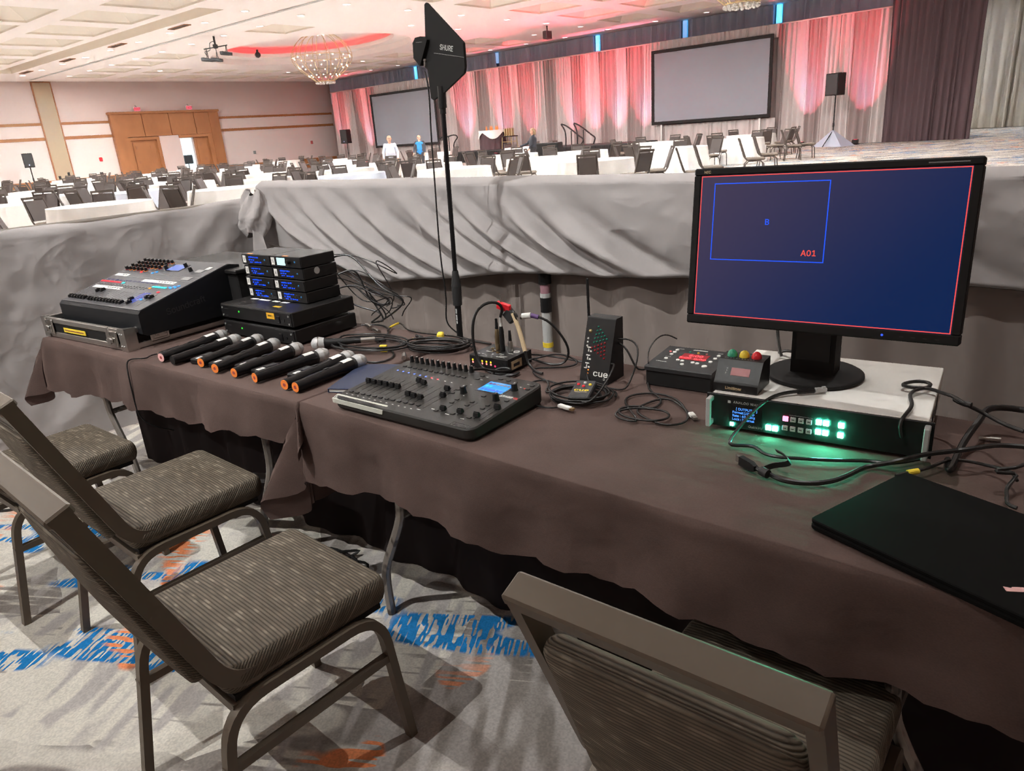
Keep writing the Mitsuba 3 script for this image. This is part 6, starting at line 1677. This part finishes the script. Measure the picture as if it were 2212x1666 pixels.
green = [(0.064, 0.0185), (0.151, 0.0235), (0.1665, 0.0235), (0.262, 0.0560), (0.2775, 0.0560), (0.262, 0.0320), (0.2775, 0.0320), (0.3095, 0.0560), (0.3095, 0.0320)]
for k, (x, z) in enumerate(green):
    q = bw * (0.72 if k == 0 else 1.0)
    af.add('green_button', box(x - q, x + q, z - q, z + q, 0.0, 0.0035, 0.0008), 'm_panel', False, glow=emit((20.0, 250.0, 140.0), 1.5))
af.add('red_button', box(0.189 - bw, 0.189 + bw, 0.053 - bw, 0.053 + bw, 0.0, 0.0035, 0.0008), 'm_panel', False, glow=emit((5.5, 0.7, 1.5), 0.05))
for x, z in [(0.206 + 0.0175 * k, 0.053) for k in range(3)] + [(0.189 + 0.0175 * k, 0.0295) for k in range(4)]:
    kb = af.add('key_button', box(x - bw, x + bw, z - bw, z + bw, 0.0, 0.0035, 0.0008), 'm_light_grey', False)
    kb.add('key_print', box(x - 0.003, x + 0.003, z - 0.001, z + 0.001, 0.0035, 0.0037), 'm_dark_grey', False)
af.add('panel_line', box(0.197, 0.248, 0.0625, 0.0630, 0, 0.0003), 'm_light_grey', False)

# signal light standing on the processor's corner
ZAW = ZT0 + VH + 0.0005
SG = frm([(-0.77, 1.558, 0.831)][0], 7.0)
SG[2, 3] = ZAW
sg = thing('timer_signal_light', 'black sloped signal box with green, yellow and red domes on the video processor', 'signal light', SG)
SW = 0.108
sg.add('housing', mv(extrude(Polygon([(0, 0.0), (0.0, 0.020), (0.008, 0.026), (0.040, 0.070), (0.046, 0.072), (0.098, 0.072), (0.100, 0.066), (0.100, 0)]), SW), frm((0, 0, 0), ux=(0, 1, 0), uy=(0, 0, 1))), 'm_black', 30)
SS = SG @ frm((0, 0.008, 0.0262), ux=(1, 0, 0), uy=(0, 0.032, 0.044))
ss = Node(sg.key, SS)
ss.add('display_window', box(0.036, 0.082, 0.014, 0.034, 0, 0.0008), 'm_red_dim', False, label='dull red display window')
ss.add('panel_print', cat(box(0.024, 0.027, 0.030, 0.032, 0, 0.0004), box(0.024, 0.026, 0.024, 0.027, 0, 0.0004), box(0.023, 0.025, 0.016, 0.021, 0, 0.0004)), 'm_light_grey', False, kind='stuff')
for k, (mat_, nm) in enumerate((('m_green', 'green_dome'), ('m_yellow', 'yellow_dome'), ('m_red', 'red_dome'))):
    sg.add(nm, mv(lathe([(0.0125, 0), (0.0118, 0.006), (0.009, 0.012), (0.0045, 0.0155), (0, 0.0165)], 16), (0.024 + 0.030 * k, 0.066, 0.072)), mat_)
sg.add('perforation', cat([box(0.012 + 0.007 * k, 0.014 + 0.007 * k, 0.0455, 0.047, 0.0715, 0.0722) for k in range(11)]), 'm_light_grey', False, kind='stuff')
sg.add('maker_lettering', text('Limitimer', 0.0068, face(0.050, -0.0003, 0.010), 0.0004), 'm_tan', False)
single('paper_card', 'white paper card lying behind the signal box under the monitor', 'paper', mv(box(0, 0.085, 0, 0.05, 0.0, 0.002), frm((-0.73, 1.868, ZAW), 4)), 'm_label', False)

# ---------------------------------------------------------------- monitor
MNW, MNH = 0.590, 0.370
MN = frm((-0.565, 1.612, 0.990), 3.9) @ frm((0, 0, 0), ux=(1, 0, 0.016), uy=(0, 1, -0.1425))
mon = thing('monitor', 'black flat screen monitor showing a dark blue picture with red and blue outlines', 'monitor', MN)
b1, b2 = 0.017, 0.022
for nm, a in (('bezel_bar', box(-MNW / 2, MNW / 2, -0.012, 0.02, MNH - b1, MNH, 0.003)), ('bezel_bar', box(-MNW / 2, MNW / 2, -0.012, 0.02, 0, b2, 0.003)), ('bezel_bar', box(-MNW / 2, -MNW / 2 + b1, -0.012, 0.02, b2, MNH - b1, 0.002)), ('bezel_bar', box(MNW / 2 - b1, MNW / 2, -0.012, 0.02, b2, MNH - b1, 0.002))):
    mon.add(nm, a, 'm_black_matte')
mon.add('back_cover', hull([(x, y, z) for x, z in ((-0.28, 0.01), (0.28, 0.01), (-0.28, MNH - 0.01), (0.28, MNH - 0.01)) for y in (0.0, 0.022)] + [(x, 0.052, z) for x in (-0.18, 0.18) for z in (0.07, MNH - 0.07)]), 'm_black_matte', 25)


def screen_glow(p, n, uv):
    t = smoothstep(-0.25, 0.9, uv.x * 0.75 - uv.y * 0.45 + 0.30)
    return mix(mi.Color3f(0.055, 0.042, 0.086), mi.Color3f(0.003, 0.017, 0.080), t)


sx0, sx1, sz0, sz1 = -MNW / 2 + b1, MNW / 2 - b1, b2, MNH - b1
pv = np.array([(x, -0.0085, z) for x in (sx0, sx1) for z in (sz0, sz1)])
pnl = grid_v(pv, 2, 2)
k_ = free(f'{mon.key}__screen_panel')
scene[k_] = mikit.ply(mv(pnl, MN), 'm_panel', True, uv=np.array([(a, b) for a in (0.0, 1.0) for b in (0.0, 1.0)]), emitter={'type': 'area', 'radiance': proc(screen_glow), 'sampling_weight': 0.3})
labels[k_] = {'label': 'dark blue lit screen'}
mf = Node(mon.key, MN @ face(0, -0.0088, 0))


def outline(x0, x1, z0, z1, w, d=0.0004):
    return cat(box(x0, x1, z0, z0 + w, 0, d), box(x0, x1, z1 - w, z1, 0, d), box(x0, x0 + w, z0 + w, z1 - w, 0, d), box(x1 - w, x1, z0 + w, z1 - w, 0, d))


mf.add('red_outline', outline(sx0 + 0.001, sx1 - 0.001, sz0 + 0.001, sz1 - 0.001, 0.0022), 'm_black', False, glow=emit((0.95, 0.08, 0.07), 0.02), label='thin red picture outline')
bx0, bx1, bz0, bz1 = sx0 + 0.034, sx0 + 0.034 + 0.262, sz0 + 0.135, sz1 - 0.018
mf.add('blue_outline', outline(bx0, bx1, bz0, bz1, 0.0024), 'm_black', False, glow=emit((0.01, 0.09, 0.95), 0.02), label='blue rectangle outline')
mf.add('blue_letter', text('B', 0.0125, frm(((bx0 + bx1) / 2, (bz0 + bz1) / 2, 0)), 0.0004), 'm_black', False, glow=emit((0.01, 0.09, 0.95), 0.01), label='blue letter B')
mf.add('red_letters', text('A01', 0.0125, frm((bx1 - 0.034, bz0 + 0.021, 0)), 0.0004), 'm_black', False, glow=emit((0.95, 0.08, 0.06), 0.01), label='red letters A01')
mb = Node(mon.key, MN @ face(0, -0.0122, 0))
mb.add('maker_lettering', text('NEC', 0.006, frm((-MNW / 2 + 0.033, MNH - 0.009, 0)), 0.0003), 'm_tan', False)
mb.add('corner_print', box(MNW / 2 - 0.095, MNW / 2 - 0.024, MNH - 0.0100, MNH - 0.0075, 0, 0.0003), 'm_grey', False)
mb.add('power_light', mv(dome(0.0026, 0.001, 8), (0.152, 0.0105, 0)), 'm_panel', glow=emit((0.05, 0.15, 2.2), 0.005), label='blue power light')
mb.add('button_mark', cat(*[box(0.185 + 0.022 * k, 0.193 + 0.022 * k, 0.009, 0.011, 0, 0.0003) for k in range(4)]), 'm_dark_grey', False, kind='stuff')
BASE = np.array([-0.602, 1.775, ZAW])
MB = Node(mon.key, frm(BASE, 5.0))
MB.add('stand_base', lathe([(0, 0), (0.112, 0), (0.116, 0.004), (0.115, 0.010), (0.108, 0.014), (0, 0.016)], 48), 'm_black_matte')
MB.add('stand_column', hull([(x, y, z) for x in (-0.052, 0.052) for y, z in ((-0.030, 0.012), (0.030, 0.012), (-0.026, 0.30), (0.022, 0.30))]), 'm_black_matte', 25)
MB.add('stand_slide', box(-0.040, 0.040, -0.034, -0.028, 0.05, 0.29), 'm_black', False)
MB.add('tilt_joint', cat(cyl((-0.045, -0.045, 0.27), (0.045, -0.045, 0.27), 0.022, 14), box(-0.05, 0.05, -0.085, -0.035, 0.22, 0.32, 0.004)), 'm_black_matte')
cable('monitor_cable', 'black cable dropping behind the monitor to the table back', [(-0.70, 1.74, 1.02), (-0.715, 1.80, 0.95), (-0.73, 1.86, 0.87), (-0.735, 1.92, 0.80), (-0.73, 1.95, 0.76)], 0.0042)
cable('monitor_cable', 'black cable arching on the processor behind the monitor base', [(-0.745, 1.90, ZAW + 0.006), (-0.71, 1.885, ZAW + 0.020), (-0.665, 1.86, ZAW + 0.016), (-0.625, 1.835, ZAW + 0.018), (-0.60, 1.85, ZAW + 0.012)], 0.0040)

# ---------------------------------------------------------------- laptop and the leads at the right
LPX = frm((-0.398, 1.203, ZT0), -16.5)
lt = thing('laptop', 'closed black laptop at the right end of the right table', 'laptop', LPX)
lt.add('base', mv(rbox(0.39, 0.30, 0.0115, 0.012, 0.003), (0, 0, 0.001)), 'm_laptop')
lt.add('lid', mv(rbox(0.39, 0.30, 0.0085, 0.012, 0.002), (0, 0, 0.0132)), 'm_laptop')
lt.add('hinge', cyl((0.05, 0.297, 0.012), (0.34, 0.297, 0.012), 0.005, 10), 'm_black')
tpx = [(-0.09, 1.172, 0.76), (-0.067, 1.185, 0.76), (-0.064, 1.167, 0.76), (-0.085, 1.155, 0.76)]
lt.add('pink_tape', mv(prism([(0, 0.0), (0.06, 0.0), (0.06, 0.013), (0.012, 0.012), (0.010, 0.009), (0.0, 0.012)], 0.0006), np.linalg.inv(LPX) @ frm(tpx[3], ux=tuple(np.array(tpx[2]) - np.array(tpx[3])), uy=tuple(np.array(tpx[0]) - np.array(tpx[3])))), 'm_pink_tape', False, label='torn strip of pink tape')
zz = ZT0 + 0.006
c_ = cable('network_cable', 'black network cable looping over the video processor front, clear plug on its end', [(-0.555, 1.645, ZAW + 0.010)] + [(-0.559, 1.5, 0.855)] [:0] + [(-0.590, 1.615, ZAW + 0.010), (-0.625, 1.570, ZAW + 0.004), (-0.655, 1.515, 0.800), (-0.672, 1.475, 0.765), (-0.668, 1.445, 0.750)] + [(-0.627, 1.466, 0.747), (-0.587, 1.445, 0.747), (-0.55, 1.446, 0.747), (-0.504, 1.466, 0.747), (-0.444, 1.496, 0.747), (-0.387, 1.528, 0.747)] + [(-0.354, 1.532, 0.75), (-0.302, 1.595, 0.75)], 0.0042)
c_.add('clear_plug', mv(cat(box(-0.012, 0.014, -0.006, 0.006, -0.004, 0.005, 0.001), box(0.004, 0.012, -0.003, 0.003, 0.005, 0.008)), frm((-0.545, 1.656, ZAW + 0.010), 42)), 'm_light_grey', label='clear network plug')
c_.add('plug_boot', cyl((-0.585, 1.619, ZAW + 0.010), (-0.556, 1.645, ZAW + 0.010), 0.0065, 10), 'm_black')
vq = [(-0.628, 1.385, 0.752), (-0.598, 1.37, 0.752), (-0.577, 1.364, 0.752), (-0.554, 1.352, 0.752)]
c_ = cable('video_cable', 'thick black video cable sweeping below the video processor, plug at left end', [vq[1], vq[2], vq[3]] + [(-0.537, 1.354, 0.748), (-0.512, 1.344, 0.748), (-0.483, 1.345, 0.748), (-0.448, 1.363, 0.748), (-0.419, 1.397, 0.748), (-0.398, 1.456, 0.748), (-0.38, 1.504, 0.748)] + [(-0.349, 1.511, 0.76)] + [(-0.295, 1.556, 0.775)] + [(-0.223, 1.597, 0.79), (-0.181, 1.647, 0.79), (-0.138, 1.666, 0.79)], 0.0052)
dd = np.array(vq[0]) - np.array(vq[1])
c_.add('video_plug', mv(hull([(x, y, z) for x in (-0.022, 0.014) for y in (-0.010, 0.010) for z in (-0.006, 0.006)] + [(-0.035, y, z) for y in (-0.006, 0.006) for z in (-0.005, 0.005)]), frm(vq[1], ux=tuple(dd), uy=(0, 0, 1))), 'm_black')
c_.add('plug_shell', mv(box(0.014, 0.028, -0.007, 0.007, -0.0025, 0.0025), frm(vq[1], ux=tuple(dd), uy=(0, 0, 1))), 'm_steel', False, label='steel plug shell')
c_.add('cable_strap', cat(cyl(vq[3], tuple(np.array(vq[3]) + [0.018, -0.006, -0.001]), 0.010, 12), tube([vq[3], tuple(np.array(vq[3]) + [0.02, 0.03, 0.006]), tuple(np.array(vq[3]) + [0.045, 0.035, 0.016]), tuple(np.array(vq[3]) + [0.03, 0.055, 0.02]), tuple(np.array(vq[3]) + [0.005, 0.065, 0.022])], 1.0, sect=np.array([(-0.0008, -0.007), (0.0008, -0.007), (0.0008, 0.007), (-0.0008, 0.007)]), step=0.006)), 'm_dark_grey', label='fabric cable strap')
c_ = cable('power_cable', 'thick black cable rising in a bend at the right edge behind the laptop', [(-0.26, 1.618, 0.748)] + [(-0.245, 1.56, 0.752)] + [(-0.245, 1.69, 0.77)] + [(-0.232, 1.76, 0.8), (-0.227, 1.827, 0.8), (-0.207, 1.848, 0.8), (-0.166, 1.855, 0.8)], 0.0072)
c_ = cable('video_cable', 'black cable looped on the pale processor top and trailing off right', [(-0.307, 1.565, 0.813)][:0] + [(-0.345, 1.585, 0.792), (-0.352, 1.590, 0.822)] + [(-0.346, 1.635, 0.842), (-0.366, 1.71, 0.842), (-0.365, 1.757, 0.842), (-0.348, 1.791, 0.842), (-0.352, 1.818, 0.842), (-0.373, 1.821, 0.842), (-0.393, 1.799, 0.842), (-0.398, 1.776, 0.842), (-0.378, 1.77, 0.842), (-0.345, 1.779, 0.842), (-0.317, 1.767, 0.842), (-0.292, 1.754, 0.842), (-0.262, 1.72, 0.842)] + [(-0.226, 1.739, 0.82), (-0.186, 1.699, 0.82), (-0.144, 1.673, 0.82)], 0.0042)
c_.add('thick_joint', tube([(-0.283, 1.744, 0.84), (-0.263, 1.725, 0.84), (-0.248, 1.721, 0.84)], 0.0066, 8, 0.01), 'm_cable')
c_ = cable('thin_lead', 'thin black lead with a yellow sleeve crossing behind the laptop', [(-0.321, 1.464, 0.758)] + [(-0.305, 1.496, 0.757), (-0.29, 1.517, 0.757), (-0.27, 1.561, 0.757), (-0.249, 1.601, 0.757), (-0.208, 1.612, 0.757), (-0.171, 1.609, 0.757)] + [(-0.146, 1.585, 0.765), (-0.13, 1.55, 0.765)] , 0.0034)
c_.add('yellow_sleeve', cyl(*[(-0.306, 1.492, 0.757), (-0.292, 1.511, 0.757)], 0.0062, 10), 'm_yellow', label='yellow sleeve')
cable('thin_lead', 'thin black lead looping at the right edge above the laptop', [(-0.126, 1.576, 0.79), (-0.137, 1.552, 0.79)] + [(-0.159, 1.554, 0.78), (-0.164, 1.537, 0.78), (-0.152, 1.539, 0.78), (-0.132, 1.546, 0.78)] + [(-0.138, 1.529, 0.765), (-0.134, 1.47, 0.765), (-0.126, 1.438, 0.765), (-0.113, 1.432, 0.765)], 0.0036)
single('cable_tip', 'small bright steel connector tip lying behind the laptop', 'connector', cat(cyl((0, 0, 0.006), (0.02, 0.006, 0.006), 0.0055, 10), cyl((-0.02, -0.006, 0.005), (0, 0, 0.006), 0.004, 8)), 'm_steel', M=frm([(-0.213, 1.788, 0.738)][0]))

# ---------------------------------------------------------------- antenna on its stand and the short upright
an_p = [(-2.249, 2.1, 1.953), (-2.259, 2.1, 1.948), (-2.271, 2.1, 1.843), (-2.281, 2.1, 1.837), (-2.313, 2.1, 1.836), (-2.328, 2.1, 1.821), (-2.332, 2.1, 1.769), (-2.319, 2.1, 1.765), (-2.315, 2.1, 1.753), (-2.303, 2.1, 1.74), (-2.277, 2.1, 1.722), (-2.274, 2.1, 1.616), (-2.262, 2.1, 1.608), (-2.199, 2.1, 1.63), (-2.08, 2.1, 1.688), (-2.071, 2.1, 1.708), (-2.07, 2.1, 1.792), (-2.081, 2.1, 1.803)]
out2 = [(x, z) for x, _, z in an_p]
an = thing('paddle_antenna', 'black paddle antenna with white lettering high on a pole behind the tables', 'antenna', None)
an.add('paddle', mv(extrude(Polygon([out2[0]] + out2[1:3] + out2[9:]).buffer(0.004).buffer(-0.004), 0.012), frm((0, 2.106, 0), ux=(1, 0, 0), uy=(0, 0, 1))), 'm_black_matte', False)
an.add('amplifier_box', mv(extrude(Polygon(out2[3:9] + [((out2[9][0]), out2[9][1]), (out2[2][0] + 0.02, out2[2][1] - 0.02)]).convex_hull.buffer(0.003), 0.042), frm((0, 2.120, 0), ux=(1, 0, 0), uy=(0, 0, 1))), 'm_black_matte', 25)
ar = [(-2.204, 2.093, 1.795), (-2.114, 2.093, 1.775), (-2.23, 2.093, 1.775), (-2.069, 2.093, 1.742), (-2.31, 2.093, 1.821), (-2.276, 2.093, 1.819), (-2.286, 2.093, 1.761), (-2.289, 2.093, 1.733), (-2.292, 2.093, 1.715)]
AV = frm(tuple((np.array(ar[0]) + np.array(ar[1])) / 2), ux=tuple(np.array(ar[1]) - np.array(ar[0])), uy=(0, 0, 1))
an.add('lettering', text('SHURE', 0.0185, AV, 0.0006, sx=0.86), 'm_light_grey', False)
an.add('stripe', tube([ar[2], ar[3]], 0.0011, 6), 'm_grey', False)
an.add('box_edge', tube([tuple(np.array(ar[4]) + [0, -0.016, 0]), tuple(np.array(ar[5]) + [0, -0.016, 0])], 0.0011, 6), 'm_grey', False)
an.add('connector', cat(cyl(ar[6], ar[7], 0.0068, 12, 0.0052), cyl(tuple(np.array(ar[6]) + [0, 0, -0.002]), tuple(np.array(ar[6]) + [0, 0, -0.008]), 0.0088, 12)), 'm_steel', label='silver cable connector')
po = [(-2.216, 2.1, 1.632), (-2.215, 2.1, 1.564), (-2.236, 2.1, 0.895), (-2.253, 2.1, 0.73)]
TOPP, BOTP = np.array(po[0]), np.array([po[3][0] - 0.012, 2.1, 0.0])
pt = lambda z: tuple(TOPP + (BOTP - TOPP) * (TOPP[2] - z) / (TOPP[2] - BOTP[2]))
ms_ = thing('microphone_stand', 'black straight microphone stand behind the tables carrying the antenna', 'stand', None)
ms_.add('pole', cyl(pt(0.92), pt(1.595), 0.0095, 14), 'm_black_gloss')
ms_.add('lower_tube', cyl(pt(0.02), pt(0.82), 0.0135, 14), 'm_black')
ms_.add('clutch', cat(cyl(pt(0.775), pt(0.86), 0.0195, 16, 0.0215), cyl(pt(0.86), pt(0.925), 0.0215, 16, 0.0125)), 'm_dark_grey')
ms_.add('base', mv(lathe([(0, 0), (0.13, 0), (0.128, 0.012), (0.05, 0.022), (0.0, 0.03)], 32), pt(0.0)), 'm_black')
ms_.add('mount', cat(cyl(pt(1.575), pt(1.655), 0.0165, 14), cyl(pt(1.553), pt(1.575), 0.012, 14)), 'm_black')
ms_.add('tube_print', cat(*[mv(box(-0.004, 0.004, -0.0006, 0.0006, -0.006, 0.006), frm((pt(z)[0] + 0.003, 2.1 - 0.0138, z))) for z in (0.70, 0.715, 0.728, 0.745, 0.755)]), 'm_light_grey', False, kind='stuff')
cable('antenna_cable', 'thin black cable hanging from the antenna connector down behind the table', [ar[8]] + [(-2.283, 2.093, 1.655), (-2.292, 2.093, 1.499), (-2.3, 2.093, 1.318), (-2.309, 2.093, 1.129), (-2.31, 2.093, 0.931), (-2.308, 2.093, 0.768), (-2.308, 2.093, 0.683)] + [(-2.21, 2.12, 0.60), (-2.2, 2.14, 0.4), (-2.2, 2.15, 0.2), (-2.2, 2.2, 0.012)], 0.0032)
uq = [(-2.09, 2.52, 0.869), (-2.091, 2.52, 0.852), (-2.092, 2.52, 0.798), (-2.092, 2.52, 0.755), (-2.091, 2.52, 0.735), (-2.093, 2.52, 0.666), (-2.097, 2.52, 0.519), (-2.099, 2.52, 0.496)]
UX_, UY_ = uq[3][0], 2.52
up = thing('pipe_upright', 'short grey pipe upright with black collars in front of the lower curtain', 'pole', frm((UX_, UY_, 0)))
up.add('tube', cyl((0, 0, 0.012), (0, 0, uq[5][2] + 0.01), 0.0235, 18), 'm_light_grey')
up.add('collar', cyl((0, 0, uq[5][2]), (0, 0, uq[4][2]), 0.0265, 18), 'm_black', label='black collar')
up.add('tape_band', cyl((0, 0, uq[4][2]), (0, 0, uq[3][2]), 0.0255, 18), 'm_light_grey')
up.add('pink_band', cyl((0, 0, uq[3][2]), (0, 0, uq[2][2]), 0.0235, 18), 'm_dusty_pink', label='pink tape band')
up.add('lock_collar', cat(cyl((0, 0, uq[2][2]), (0, 0, uq[1][2]), 0.0300, 18), cyl((0, 0, uq[1][2]), (0, 0, uq[1][2] + 0.1), 0.026, 18)), 'm_black')
up.add('base', box(-0.2, 0.2, -0.2, 0.06, 0.0, 0.012, 0.003), 'm_dark_grey')
up.add('yellow_tape', cyl((0, 0, uq[7][2]), (0, 0, uq[6][2]), 0.0255, 18), 'm_yellow', label='yellow tape')
